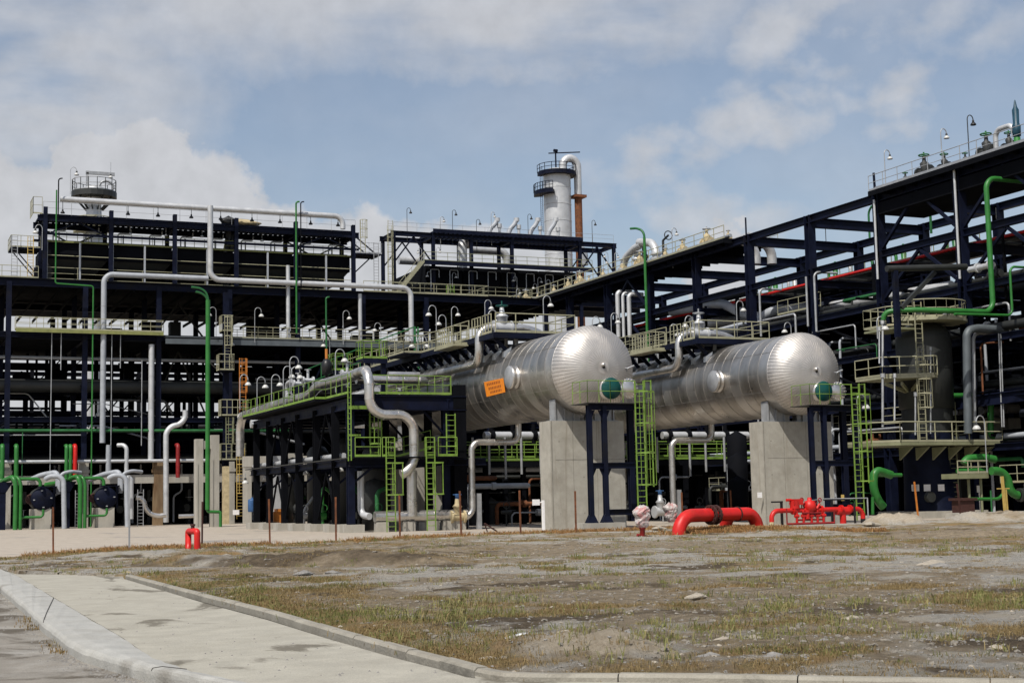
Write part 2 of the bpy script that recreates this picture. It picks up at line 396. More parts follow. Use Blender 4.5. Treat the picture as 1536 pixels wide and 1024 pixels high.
def ground_height(X, Y):
    apr = poly_mask(X, Y, APR_POLY); inn = poly_mask(X, Y, DRIVE_BIG) | poly_mask(X, Y, LK_OUT+LK_IN[::-1]) | poly_mask(X, Y, offs(KTURN, .13)+FRONTP[len(KTURN):]); road = poly_mask(X, Y, ROADP)
    fld = ~(apr | inn | road)
    edge = np.clip(seg_dist(X, Y, KERB+KTURN)/.8, 0, 1)
    da = np.clip(seg_dist(X, Y, APRON)/1.5, 0, 1)
    n1 = fbm(X*.28, Y*.28, 3, 5); n2 = fbm(X*1.3, Y*1.3, 9, 4); n3 = fbm(X*4.2, Y*4.2, 21, 3)
    h = (.08*(n1-.5) + .07*(n2-.5) + .055*(n3-.5))*edge + .05*edge
    # ridge of dumped soil in front of the apron and heaps nearer by
    def heap(cx, cy, rx, ry, hh, rot=0., sd=0):
        c, s_ = math.cos(rot), math.sin(rot); x = (X-cx)*c+(Y-cy)*s_; y = -(X-cx)*s_+(Y-cy)*c
        q = np.clip(1-(x/rx)**2-(y/ry)**2, 0, 1)
        return hh*q**.8*(.35+.8*fbm(X*1.7+sd, Y*1.7, 31+sd, 5)+.5*fbm(X*5+sd, Y*5, 37+sd, 3))
    for a in ((9.0,50.5,3.2,1.6,.16,-.3,1),(10.6,38.6,2.6,1.1,.30,-.4,2),(8.6,41.,2.,1.,.24,-.4,3),(12.6,36.9,2.2,.9,.26,-.4,17),(34.5,55.5,5.,1.6,.12,-.75,4),(28.,57.5,6.,1.2,.1,-.4,5),
              (47.9,60.6,1.9,1.4,.55,0,6),(54.6,60.,3.4,2.0,.42,-.2,7),(58.,57.5,3.,2.,.25,0,8),(52.,60.5,2.,1.,.2,0,9),(6.75,13.95,.62,.5,.2,-.5,10),(7.25,13.5,.5,.4,.16,0,11),(6.45,14.6,.4,.4,.13,0,12),(38.,41.,6.,1.,.18,-.5,14),(27.,38.,5.,.8,.07,-.4,15)):
        h = h + heap(*a)
    h = np.where(fld, h*np.where(seg_dist(X, Y, APRON) < 1.5, da, 1), 0)
    h = np.where(fld, h+.012, np.where(apr, -.05, -.35))
    return h, fld
gx = axis(1.5, 74, .17, 2600); gy = axis(10.5, 66, .15, 3000)
GX, GY = np.meshgrid(gx, gy)
GH, FLD = ground_height(GX, GY)
far = (GX < -40) | (GX > 160) | (GY > 215) | (GY < 2)
GH = np.where(far & ~poly_mask(GX, GY, APR_POLY), np.where(FLD, 0, GH), GH)
# soil cover: 0 pale grey gravel, 1 brown earth; second channel = grass density
def cover(X, Y):
    big = fbm(X*.15+2, Y*.22, 41, 5); mid = fbm(X*.62, Y*.75, 47, 5); mid = .6*mid+.4*fbm(X*2.1, Y*2.1, 57, 4); fine = fbm(X*1.2, Y*1.2, 53, 4)
    earth = np.clip((big*.5+mid*.5-.49)*9.0+.5, 0, 1)
    gmask = np.clip((fbm(X*.25+5, Y*.34, 61, 5)*.5+fbm(X*.9, Y*.9, 67, 4)*.5-.52)*9+.12, 0, 1)
    near = np.exp(-(seg_dist(X, Y, KERB)/1.6)**2)*np.clip((fbm(X*.5, Y*.5, 71, 4)-.3)*4, 0, 1)
    fence = np.exp(-(seg_dist(X, Y, [(p[0]+.3, p[1]-1.6) for p in APRON])/1.8)**2)
    front = np.exp(-(seg_dist(X, Y, [(p[0], p[1]+.5) for p in KTURN])/.6)**2)*np.clip((fbm(X*.7, Y*.7, 73, 4)-.3)*4, 0, 1)
    return earth, np.clip(np.maximum.reduce([gmask*.8, near, fence*.85, front*.9]), 0, 1)
EA, GR = cover(GX, GY)
def blob(x0, y0, rx, ry): return np.clip(1.6*(1-((GX-x0)/rx)**2-((GY-y0)/ry)**2), 0, 1)
SD = np.maximum.reduce([blob(6.75,13.95,.7,.55), blob(7.25,13.5,.6,.5), blob(47.9,60.6,2.2,1.7)*.8, blob(54.2,60,4.2,2.4)*.5])*(.3+1.1*fbm(GX*3, GY*3, 91, 4))
MUD = np.maximum(np.clip((fbm(GX*.4+3, GY*.55, 97, 5)*.6+fbm(GX*1.6, GY*1.6, 99, 4)*.4-.575)*10, 0, 1), np.maximum.reduce([blob(10.6,38.6,3,1.5), blob(8.6,41,2.6,1.4), blob(12.6,36.9,2.6,1.2)])*np.clip(fbm(GX*1.1,GY*1.1,98,4)*2.2-.3,0,1))
SD = np.clip(SD, 0, 1); GR = GR*(1-SD)
ny, nx = GX.shape
me = bpy.data.meshes.new('ground')
vs = np.stack([GX, GY, GH], -1).reshape(-1, 3)
idx = np.arange(nx*ny).reshape(ny, nx)
fs = np.stack([idx[:-1,:-1], idx[:-1,1:], idx[1:,1:], idx[1:,:-1]], -1).reshape(-1, 4)
me.from_pydata(vs.tolist(), [], fs.tolist())
me.polygons.foreach_set('use_smooth', np.ones(len(fs), bool)); me.update()
ca = me.attributes.new('cover', 'FLOAT_COLOR', 'POINT')
ca.data.foreach_set('color', np.stack([EA, GR, SD, MUD], -1).astype(np.float32).ravel())
gm = bpy.data.materials.new('ground_soil'); gm.use_nodes = True
def soil(m):
    nt = m.node_tree; nd = nt.nodes; lk = nt.links; bs = nd['Principled BSDF']; bs.inputs['Roughness'].default_value = .95
    bs.inputs['Specular IOR Level'].default_value = .15
    geo = nd.new('ShaderNodeNewGeometry'); at = nd.new('ShaderNodeAttribute'); at.attribute_name = 'cover'
    sc = nd.new('ShaderNodeSeparateColor'); lk.new(at.outputs['Color'], sc.inputs[0])
    def nz(scale, det=6, rough=.65, st=(1,1,1)):
        mp = nd.new('ShaderNodeMapping'); mp.inputs['Scale'].default_value = st; lk.new(geo.outputs['Position'], mp.inputs[0])
        n = nd.new('ShaderNodeTexNoise'); n.inputs['Scale'].default_value = scale; n.inputs['Detail'].default_value = det; n.inputs['Roughness'].default_value = rough
        lk.new(mp.outputs[0], n.inputs['Vector']); return n.outputs['Fac']
    def ramp(f, a, b, c0, c1):
        r = nd.new('ShaderNodeMapRange'); r.interpolation_type = 'SMOOTHSTEP'; r.inputs[1].default_value = a; r.inputs[2].default_value = b; lk.new(f, r.inputs[0])
        x = nd.new('ShaderNodeMix'); x.data_type = 'RGBA'; lk.new(r.outputs[0], x.inputs[0])
        for k, c in ((6, c0), (7, c1)):
            if isinstance(c, tuple): x.inputs[k].default_value = (*c, 1)
            else: lk.new(c, x.inputs[k])
        return x.outputs[2]
    grav = ramp(nz(9, 8, .75), .35, .65, (.26,.245,.215), (.45,.42,.37))
    grav = ramp(nz(45, 5, .85), .53, .62, grav, (.46,.44,.40))
    grav = ramp(nz(.8, 6, .65), .45, .65, grav, (.42,.375,.305))
    dirt = ramp(nz(4, 8, .75), .35, .68, (.18,.142,.095), (.36,.29,.20))
    dirt = ramp(nz(30, 6, .85), .54, .64, dirt, (.32,.27,.21))
    base = ramp(sc.outputs[0], .2, .8, grav, dirt)
    base = ramp(nz(75, 5, .85), .38, .45, (.12,.10,.075), base)
    base = ramp(nz(2.6, 8, .8), .56, .68, base, (.17,.15,.07))
    tuft = ramp(nz(2.2, 7, .75), .4, .62, (.21,.165,.075), (.31,.195,.085))
    base = ramp(sc.outputs[1], .25, .95, base, tuft)
    base = ramp(at.outputs['Alpha'], .15, .9, base, ramp(nz(5, 8, .8), .35, .7, (.075,.057,.038), (.17,.13,.085)))
    base = ramp(sc.outputs[2], .2, .8, base, ramp(nz(7, 8, .75), .35, .65, (.36,.30,.22), (.50,.43,.33)))
    lk.new(base, bs.inputs['Base Color'])
    bp = nd.new('ShaderNodeBump'); bp.inputs['Strength'].default_value = 1.; bp.inputs['Distance'].default_value = .09
    lk.new(nz(16, 9, .8), bp.inputs['Height']); lk.new(bp.outputs[0], bs.inputs['Normal'])
soil(gm); me.materials.append(gm)
go = bpy.data.objects.new('ground', me); COL.objects.link(go); go['kind'] = 'structure'

# plant apron, drive, kerbs, road
def slabmat(name, c1, c2, wet, wetmix, scale=.5, st=(1,.6,1)):
    m = mat(name, c1, .85, 0, var=.12, scale=2.2, bump=.25, bscale=30, spec=.2, col2=c2, mix=(.42,.75))
    nt = m.node_tree; nd = nt.nodes; lk = nt.links; bs = nd['Principled BSDF']
    src = bs.inputs['Base Color'].links[0].from_socket
    geo = nd.new('ShaderNodeNewGeometry'); mp = nd.new('ShaderNodeMapping'); mp.inputs['Scale'].default_value = st; mp.inputs['Rotation'].default_value = (0,0,.5)
    lk.new(geo.outputs['Position'], mp.inputs[0])
    n = nd.new('ShaderNodeTexNoise'); n.inputs['Scale'].default_value = scale; n.inputs['Detail'].default_value = 7; n.inputs['Roughness'].default_value = .62; n.inputs['Distortion'].default_value = .6
    lk.new(mp.outputs[0], n.inputs['Vector'])
    r = nd.new('ShaderNodeMapRange'); r.interpolation_type = 'SMOOTHSTEP'; r.inputs[1].default_value = wetmix[0]; r.inputs[2].default_value = wetmix[1]
    lk.new(n.outputs['Fac'], r.inputs[0])
    x = nd.new('ShaderNodeMix'); x.data_type = 'RGBA'; x.inputs[7].default_value = (*wet, 1)
    lk.new(r.outputs[0], x.inputs[0]); lk.new(src, x.inputs[6])
    # fine grit so the slab is never one flat tone
    n2 = nd.new('ShaderNodeTexNoise'); n2.inputs['Scale'].default_value = 60; n2.inputs['Detail'].default_value = 4; n2.inputs['Roughness'].default_value = .8
    lk.new(geo.outputs['Position'], n2.inputs['Vector'])
    r2 = nd.new('ShaderNodeMapRange'); r2.inputs[1].default_value = .3; r2.inputs[2].default_value = .7; r2.inputs[3].default_value = .82; r2.inputs[4].default_value = 1.15
    lk.new(n2.outputs['Fac'], r2.inputs[0])
    vm = nd.new('ShaderNodeVectorMath'); vm.operation = 'SCALE'; lk.new(x.outputs[2], vm.inputs[0]); lk.new(r2.outputs[0], vm.inputs['Scale'])
    lk.new(vm.outputs[0], bs.inputs['Base Color'])
    return m
M['apron'] = slabmat('apron_concrete', (.40,.35,.29), (.32,.275,.22), (.21,.20,.19), (.56,.70), .22)
M['drive'] = slabmat('drive_concrete', (.36,.34,.285), (.31,.29,.24), (.155,.14,.11), (.565,.64), .62)
M['kerb'] = slabmat('kerb_concrete', (.30,.28,.235), (.22,.20,.165), (.13,.12,.10), (.55,.75), 1.2)
M['kerbpale'] = slabmat('pale_kerb_concrete', (.37,.365,.34), (.31,.30,.27), (.19,.175,.15), (.52,.78), .9)
M['road'] = slabmat('road_surface', (.22,.20,.17), (.33,.315,.285), (.10,.085,.065), (.47,.60), .9)
mb = MB(); mb.prism([(p[0],p[1]) for p in APR_POLY], -.3, -.004)
o = build('apron', mb, M['apron']); o['kind'] = 'structure'
mb = MB(); mb.prism(DRIVE, -.3, .006)
o = build('drive', mb, M['drive']); o['kind'] = 'structure'
mb = MB(); mb.prism(FRONTP, -.3, .002)
o = build('front_pavement', mb, M['drive']); o['kind'] = 'structure'
mb = MB(); mb.prism(ROADP, -.32, -.14)
o = build('road', mb, M['road']); o['kind'] = 'structure'
# broad pale kerb between road and drive, rounded on the road side
mb = MB()
rows = []
def lerp(a, b, t): return (a[0]+(b[0]-a[0])*t, a[1]+(b[1]-a[1])*t)
def dens(pts, k=8):
    out = []
    for a, b in zip(pts, pts[1:]): out += [lerp(a, b, i/k) for i in range(k)]
    return out+[pts[-1]]
lo, li = dens(LK_OUT), dens(LK_IN)
prof = [(-.03,-.32),(-.03,-.05),(.0,-.015),(.05,.012),(.3,.03),(.97,.012),(1.0,-.2)]
vs = []
for i, (a, b) in enumerate(zip(lo, li)):
    rg = random.uniform(-.008, .008)
    for t, z in prof:
        p = lerp(a, b, t); vs.append((p[0]+rg, p[1], z+rg*.5))
k = len(prof)
mb.add(vs, [(i*k+j, i*k+j+1, (i+1)*k+j+1, (i+1)*k+j) for i in range(len(lo)-1) for j in range(k-1)])
o = build('road_kerb', mb, M['kerbpale']); o['kind'] = 'structure'
mb = MB()
for i in (24, 55):
    a, b = lo[i], li[i]; pts = [lerp(a, b, t)+(z+.004,) for t, z in prof[2:6]]
    for p, q in zip(pts, pts[1:]): mb.bar(p, q, .012, .006)
M['joint'] = mat('joint_filler', (.06,.055,.05), .9)
o = build('kerb_joint', mb, M['joint']); o['kind'] = 'structure'
# kerb stones along the drain channel
def kerbstones(name, pts, width, z0, z1, L=1.0):
    mb = MB(); d = 0
    P_ = [V((*p, 0)) for p in pts]; acc = []
    for a, b in zip(P_, P_[1:]):
        n = max(2, int((b-a).length/.1))
        for i in range(n): acc.append(a+(b-a)*(i/n))
    acc.append(P_[-1])
    ln = [0]
    for a, b in zip(acc, acc[1:]): ln.append(ln[-1]+(b-a).length)
    tot = ln[-1]
    def at(s):
        s = min(max(s, 0), tot)
        for i in range(len(ln)-1):
            if ln[i+1] >= s: 
                t = (s-ln[i])/max(1e-9, ln[i+1]-ln[i]); return acc[i]+(acc[i+1]-acc[i])*t
        return acc[-1]
    s = 0
    while s < tot-.05:
        e = min(s+L, tot); m = 6; top = z1+random.uniform(-.005,.005); jit = random.uniform(-.004,.004)
        ring = []
        for i in range(m+1):
            q = s+.006+(e-s-.012)*i/m; p = at(q); t = (at(q+.1)-at(q-.1)).normalized(); nn = V((-t.y, t.x, 0))
            ch = .03*(1 if width > 0 else -1)
            wob = random.uniform(-.0015,.0015)
            ring.append([p+nn*jit+V((0,0,z0)), p+nn*(jit+wob)+V((0,0,top-.03)), p+nn*(jit+ch)+V((0,0,top+wob*.6)), p+nn*(width-ch)+V((0,0,top)), p+nn*width+V((0,0,top-.03)), p+nn*width+V((0,0,z0))])
        vs = [x for r in ring for x in r]; k = 6
        mb.add(vs, [(i*k+j, i*k+j+1, (i+1)*k+j+1, (i+1)*k+j) for i in range(m) for j in range(k-1)]+[tuple(range(k-1,-1,-1)), tuple(m*k+j for j in range(k))])
        s = e
    o = build(name, mb, M['kerb']); o['kind'] = 'structure'
kerbstones('drain_kerb', KERB[::-1], -.16, -.3, .075)
kerbstones('front_kerb', KTURN, .16, -.3, .07, 1.6)
M['water'] = mat('drain_water', (.016,.015,.010), .5, var=.4, scale=6, bump=.2, bscale=20, spec=.12)
mb = MB()
a = [(p[0]+.02, p[1]) for p in KERB]; b = [g2(*p) for p in ((186,868),(300,902.5),(400,929.5),(498,960),(592,987),(655,1005),(700,1018))]
vs = [(p[0],p[1],-.05) for p in a]+[(p[0],p[1],-.05) for p in b]; n = len(a)
mb.add(vs, [(i,i+1,n+i+1,n+i) for i in range(n-1)])
o = build('drain_water', mb, M['water']); o['kind'] = 'structure'
scene.cycles.max_bounces = 6; scene.cycles.diffuse_bounces = 2; scene.cycles.glossy_bounces = 3; scene.cycles.caustics_reflective = False; scene.cycles.caustics_refractive = False
# ================================================================ long process structure, far side of the apron
Y0, Y1, Y2 = 140., 148., 156.
CX = [11.46+6.8*i for i in range(-1, 9)]
ZD = 22.9
ps = thing('process_structure', 'long open navy steel structure of three tiers carrying the air coolers, behind the blue pumps', 'steel structure', (32, 148, 0))
def colpart(x, y, z0, z1, w=.42, par=None, m='navy', name='column'):
    mb = MB(); mb.ibeam((x,y,z0), (x,y,z1), w, w, .05); return build(name, mb, M[m], par)
def beampart(p, q, w=.3, h=.5, par=None, m='navy', name='beam', t=.05):
    mb = MB(); mb.ibeam(p, q, w, h, t); return build(name, mb, M[m], par)
def barpart(p, q, w, h, par, m='navy', name='brace'):
    mb = MB(); mb.bar(p, q, w, h); return build(name, mb, M[m], par)
for y, z0 in ((Y0, 6.1), (Y1, 6.1), (Y2, 0)):
    for i, x in enumerate(CX):
        colpart(x, y, z0, ZD-.3, .46, ps)
for x in CX[::2]: colpart(x, 166.5, 0, ZD-.3, .5, ps, 'black')
for y, zs in ((Y0, (22.55, 17.7, 9.9)), (Y1, (17.7, 13.2, 8.6)), (Y2, (22.4, 16.4, 13.4, 10.6, 8.3))):
    for z in zs: beampart((4.5,y,z), (65.4,y,z), .34, .62 if z > 20 else .45, ps)
for x in CX:
    for z in (17.5, 13.0, 9.5): beampart((x,Y0,z), (x,Y2,z), .3, .42, ps)
for (i, y, za, zb) in ((3,Y1,17.6,22.2),(5,Y1,17.6,22.2),(3,Y1,9.5,17.3),(2,Y2,8.5,13.2),(3,Y2,13.4,17.5),(0,Y1,17.6,22.2),(6,Y1,9.5,17.3),(5,Y0+.3,9.8,17.3)):
    a, b = CX[i], CX[i+1]; m_ = (a+b)/2
    barpart((a,y,za), (m_,y,zb), .16, .16, ps, 'grating' if y == Y1 else 'navy'); barpart((b,y,za), (m_,y,zb), .16, .16, ps, 'grating' if y == Y1 else 'navy')
mb = MB(); mb.box((4.4,139.7,22.86), (65.4,167.5,22.96)); dk = build('deck', mb, M['black'], ps)
mb = MB(); mb.rail([(4.4,139.8,22.96),(14.,139.8,22.96)], r=.03); build('handrail', mb, M['cream'], dk); mb = MB(); mb.rail([(45.5,139.8,22.96),(59.2,139.8,22.96),(59.2,150,22.96)], r=.03); build('handrail', mb, M['cream'], dk)
mb = MB()
for k in range(37): mb.bar((4.6+k*1.65,140,22.2), (4.6+k*1.65,167,22.2), .1, .3)
build('joist_grating', mb, M['black'], ps)
# middle tier floor with pipes lying on it
mb = MB(); mb.box((4.5,140.6,17.38), (65.4,160.5,17.46)); fl = build('floor_plate', mb, M['black'], ps)
for (y, z, r, m) in ((141.6,17.9,.22,'greypaint'),(143,17.85,.16,'dgrey'),(145,17.95,.26,'dgrey'),(150,18,.3,'dgrey'),(152.5,17.9,.2,'dgrey'),
                     (142.4,13.2,.62,'dgrey'),(146,12.9,.3,'black'),(150.5,13.3,.35,'black'),(153,12.8,.25,'black'),(154.5,16.0,.28,'black'),
                     (143.5,9.0,.2,'dgrey'),(147,9.1,.35,'black'),(149,9.,.25,'black'),(152,9.2,.4,'black'),(143.,15.9,.16,'greypaint'),(151,6.4,.4,'black'),(145,6.3,.3,'dgrey'),(154,7.2,.4,'black'),(153,5.1,.3,'black'),(147,4.9,.25,'black'),(150,3.6,.3,'black'),(155,2.6,.3,'black')):
    mb = MB(); mb.rod((4.5,y,z), (59,y,z), r, 10); build('pipe', mb, M[m], ps)
# catwalk along the front of the middle tier
wk = MB(); wk.box((12.,138.7,18.05), (25.3,139.75,18.12)); wk.bar((12.,138.7,17.95),(25.3,138.7,17.95),.06,.28); o = build('catwalk', wk, M['olive'], ps)
mb = MB(); mb.rail([(12.,138.75,18.12),(25.3,138.75,18.12),(25.3,139.7,18.12)], step=1.2, r=.026); mb.rail([(12.,139.7,18.12),(25.3,139.7,18.12)], step=2., r=.026); build('handrail', mb, M['cream'], o)
wk = MB(); wk.box((25.5,138.9,17.72), (56.5,139.75,17.8)); wk.bar((25.5,138.85,17.3),(56.5,138.85,17.45),.08,.5); o = build('cable_tray', wk, M['greydark'], ps)
mb = MB(); mb.rail([(31.5,138.95,17.8),(56.5,138.95,17.8)], step=1.5, r=.028); mb.rail([(31.5,141.5,17.8),(56.5,141.5,17.8)], step=1.5, r=.028); build('handrail', mb, M['cream'], o)
# superstructure round the coolers
UX = [14.6+6*i for i in range(6)]; ZU = 29.1
for y in (140.3, 144.3):
    for x in UX: colpart(x, y, ZD, ZU+(.7 if y < 142 else 0), .38, ps, name='upper_column')
    beampart((13.9,y,ZU-.35), (45.2,y,ZU-.35), .3, .55, ps, name='upper_beam')
    beampart((13.9,y,27.3), (45.2,y,27.3), .16, .22, ps, name='upper_beam')
for x in UX: beampart((x,140.3,ZU-.4), (x,144.3,ZU-.4), .3, .55, ps, name='upper_beam')
mb = MB()
for k in range(61): mb.bar((14.2+k*.507,140.3,ZU-.05), (14.2+k*.507,144.5,ZU-.05), .2, .14)
mb.box((14.2,140.2,ZU+.02),(44.8,144.5,ZU+.06))
build('roof_slat', mb, M['navy'], ps)
for i in (0, 4):
    x = UX[i]; barpart((x,144.2,ZU-.6),(x+3,144.2,27.0),.14,.14,ps); barpart((x+6,144.2,ZU-.6),(x+3,144.2,27.0),.14,.14,ps)
    barpart((x,140.5,27.2),(x+3,140.5,ZU-.6),.12,.12,ps); barpart((x+6,140.5,27.2),(x+3,140.5,ZU-.6),.12,.12,ps)
mb = MB(); mb.rail([(14.4,140.2,ZU),(44.8,140.2,ZU)], step=2.5, r=.02, toe=False, h=1.2); build('upper_handrail', mb, M['galv'], ps)
# each cooler bay: fan hopper, tube bundle, walkway rail, vent bends
cool = None
for i in range(5):
    x = UX[i]
    lab = ['dark air cooler bay at the ladder end of the long structure', 'dark air cooler bay beside the ladder end bay of the long structure', 'dark middle air cooler bay of the long structure, beside the tall silver drop pipe', 'dark air cooler bay behind the hanging black tarpaulin', 'dark air cooler bay at the braced end of the long structure, its hopper showing'][i]
    if i == 0:
        cool = t = thing('air_cooler', lab, 'air cooler', (x,140.5,ZD), 'air cooler bays on the long structure')
        mb = MB(); mb.box((x+.1,141.2,25.1), (x+5.9,149.8,26.6)); mb.bar((x+.1,141.15,26.6),(x+5.9,141.15,26.6),.1,.12); build('tube_bundle', mb, M['black'], t)
        mb = MB(); mb.box((x,150.1,23.0),(x+6,150.2,25.6)); build('sky_screen', mb, M['black'], t)  # black screen added to block the sky showing between the hoppers
        mb = MB(); vs = [(x+.2,141.4,25.1),(x+5.8,141.4,25.1),(x+5.8,149.6,25.1),(x+.2,149.6,25.1),(x+1.1,142.4,23.9),(x+4.9,142.4,23.9),(x+4.9,148.6,23.9),(x+1.1,148.6,23.9)]
        mb.add(vs, [(4,5,1,0),(5,6,2,1),(6,7,3,2),(7,4,0,3),(7,6,5,4)]); h = build('fan_hopper', mb, M['dgrey'], t)
        mb = MB(); mb.lathe([(1.7,0),(1.75,-.35),(1.7,-.7),(1.6,-.7),(1.6,0)], (x+3,145.5,23.9), n=20); build('fan_ring', mb, M['black'], h)
        mb = MB(); mb.rail([(x+.05,140.9,26.62),(x+5.95,140.9,26.62)], step=1., r=.028, h=1.0); build('handrail', mb, M['olive'], t)
        for k in (1.5, 4.5):
            mb = MB(); px_, pz = x+k, 26.7
            mb.pipe([(px_-.6,142,pz),(px_-.6,142,pz+1.25),(px_+.6,142,pz+1.25),(px_+.6,142,pz+1.7)], .07, .2, 6); mb.rod((px_-.6,142,pz),(px_-.6,142,pz+.25),.16,8)
            build('vent_bend', mb, M['galv'], t); mb = MB(); mb.rod((px_+.05,143,pz),(px_+.05,143,pz+1.25),.07,6); build('vent_riser', mb, M['galv'], t)
        for k in (0., 3.):
            mb = MB(); mb.bar((x+k+.2,140.55,23.0),(x+k+.2,140.55,26.6),.16,.16); build('post', mb, M['greypaint'], t)
        mb = MB(); mb.rail([(x,140.5,23.0),(x+6,140.5,23.0)], step=3, r=.03, h=1.15); mb.rod((x,140.5,25.3),(x+6,140.5,25.3),.04,5); build('lower_handrail', mb, M['cream'], t)
    else:
        t = copy_tree(cool); t.location = (x,140.5,ZD); t['label'] = lab
# access platform and ladder at the cooler end
t = thing('access_platform', 'small cream railed platform with ladder at the outer end of the long cooler row', 'platform', (12.8,141,ZD))
mb = MB(); mb.box((11.6,140.4,25.8),(14.2,143.5,25.9)); mb.bar((12,141,25.8),(14.2,141,23.2),.1,.1); mb.bar((12,143,25.8),(14.2,143,23.2),.1,.1); build('deck', mb, M['navy'], t)
mb = MB(); mb.rail([(14.2,140.4,25.9),(11.6,140.4,25.9),(11.6,143.5,25.9)], step=1., r=.028); build('handrail', mb, M['cream'], t)
for lx in (11.9, 13.3):
    mb = MB(); mb.ladder((lx,140.1,ZD), (lx,140.1,26.9), (1,0,0), .5); build('ladder', mb, M['yellow' if lx > 12.5 else 'galv'], t)
mb = MB(); mb.rail([(14.3,140.2,29.1),(13.5,140.2,29.1),(13.5,143,29.1)], step=.8, r=.026, h=1.6); build('upper_rail', mb, M['cream'], t)
t = thing('access_bracket', 'navy bracket platform with pale ladder at the braced end of the cooler row', 'platform', (46,141,27))
mb = MB(); mb.box((44.8,140.2,26.85),(47.6,143,26.95)); mb.bar((47.5,141,26.85),(44.9,141,28.9),.12,.12); mb.bar((47.5,143,26.85),(44.9,143,28.9),.12,.12); mb.bar((46.8,141,26.8),(44.9,141,25),.12,.12); build('deck', mb, M['navy'], t)
mb = MB(); mb.ladder((47.0,140.2,ZD),(47.0,140.2,26.9+1.2),(1,0,0),.5); mb.rail([(44.9,140.2,26.95),(47.6,140.2,26.95)],step=1.3,r=.02); build('ladder', mb, M['galv'], t)
mb = MB(); mb.ladder((45.6,140.2,27),(45.6,140.2,30.3),(1,0,0),.5,cage=(1.5,3.3),out=(0,-1,0)); build('caged_ladder', mb, M['cream'], t)
# pipes along the front
def P_(pts, r, label, m='galv', name='pipe', bend=None, joints=0, group=None, n=10, cat='pipe'):
    mb = MB(); mb.pipe(pts, r, bend, n, joints); return single(name, label, cat, mb, M[m], group, loc=tuple(pts[0]))
yf = 139.2
a, b = hy(90,298,yf), hy(514,325,yf)
zt = (a.z+b.z)/2
P_([(a.x,yf,zt),(b.x,yf,zt),(b.x,yf,zt-1.3)], .27, 'long silver header pipe crowning the air cooler frame', 'palegrey', joints=3)
d = hy(314,312,yf); e = hy(314,414,yf)
zl = 23.35
P_([(d.x,yf-.45,zt+.15),(d.x,yf-.45,zl),(hy(614,436,yf).x,yf-.45,zl),(hy(614,436,yf).x,yf-.45,17.9)], .27, 'silver pipe dropping from the header, running along the deck edge and down again', 'palegrey', bend=.9, joints=3)
f_ = hy(156,412,yf)
P_([(hy(312,420,yf).x,yf-.05,zl+.15),(f_.x,yf-.05,zl+.15),(f_.x,yf-.05,hy(156,664,yf).z)], .26, 'tall grey downpipe turning off the deck edge beside the catwalk', 'greypaint', bend=.8, joints=3)
P_([(hy(432,398,yf).x,yf,hy(432,398,yf).z),(hy(432,398,yf).x,yf,17.9)], .2, 'short grey upright pipe standing through the deck edge', 'palegrey')
P_([(hy(540,440,yf).x,yf,22.6),(hy(540,440,yf).x,yf,17.9)], .2, 'grey upright pipe hanging under the deck end', 'palegrey')
P_([(hy(228,506,yf).x,yf+.2,17.0),(hy(228,506,yf).x,yf+.2,hy(228,690,yf).z)], .27, 'thick pale grey pipe beside the brown stained concrete column', 'palegrey', joints=3)
q = [hy(*p, 133.) for p in ((274,630),(274,638),(249,645),(249,785))]
P_([hy(278,615,136),hy(278,634,136),hy(249,641,136),hy(249,783,136)], .25, 'grey swan neck pipe coming down near the concrete portal', 'palegrey', bend=.75, joints=3)
P_([(hy(163,646,yf).x,yf,hy(163,667,yf).z),(hy(163,646,yf).x,yf,hy(163,710,yf).z)], .24, 'short fat grey pipe above the second pump', 'greypaint')
P_([(hy(178,668,yf).x,yf+.6,hy(178,667,yf).z),(hy(190,668,yf).x,yf,hy(190,667,yf).z),(hy(190,668,yf).x,yf,hy(190,708,yf).z)], .2, 'silver elbow pipe dropping above the second pump', 'palegrey', bend=.5)
P_([(4.5,139.4,8.86),(37.5,139.4,8.86)], .14, 'long thin pale green pipe across the lower tier', 'dgreen', joints=0)
P_([(4.5,139.2,6.02),(30.5,139.2,6.02)], .16, 'thin grey pipe across the lowest tier above the pumps', 'palegrey')
P_([(4.5,141,6.35),(36,141,6.35)], .3, 'fat dim grey pipe behind the thin one on the lowest tier', 'dgrey')
# thin conduits hanging down the front
for i, (px, p0, p1, m, lb) in enumerate(((78,490,715,'galv','thin grey conduit hanging over the first pump'),(92,495,555,'galv','short thin conduit under the catwalk beside the first pump'),
        (168,495,715,'galv','thin grey conduit between the two tall grey pipes'),(181,497,552,'galv','short thin conduit under the catwalk near its end'),
        (213,540,668,'galv','thin grey conduit beside the thick pale pipe'),(34,648,715,'dgreen','thin green conduit behind the first pump'))):
    a = hy(px,p0,yf); b = hy(px,p1,yf); mb = MB(); mb.rod(a,(a.x,yf,b.z),.045,6); single('conduit', lb, 'conduit', mb, M[m], 'thin conduits on the long structure')
a = hy(85,285,138.8)
P_([a,(a.x,138.8,hy(85,425,138.8).z),(hy(140,429,138.8).x,138.8,hy(140,429,138.8).z),(hy(140,429,138.8).x,138.8,hy(137,790,138.8).z)], .075, 'thin green pipe zigzagging down from the cooler roof', 'green', bend=.2, n=6)
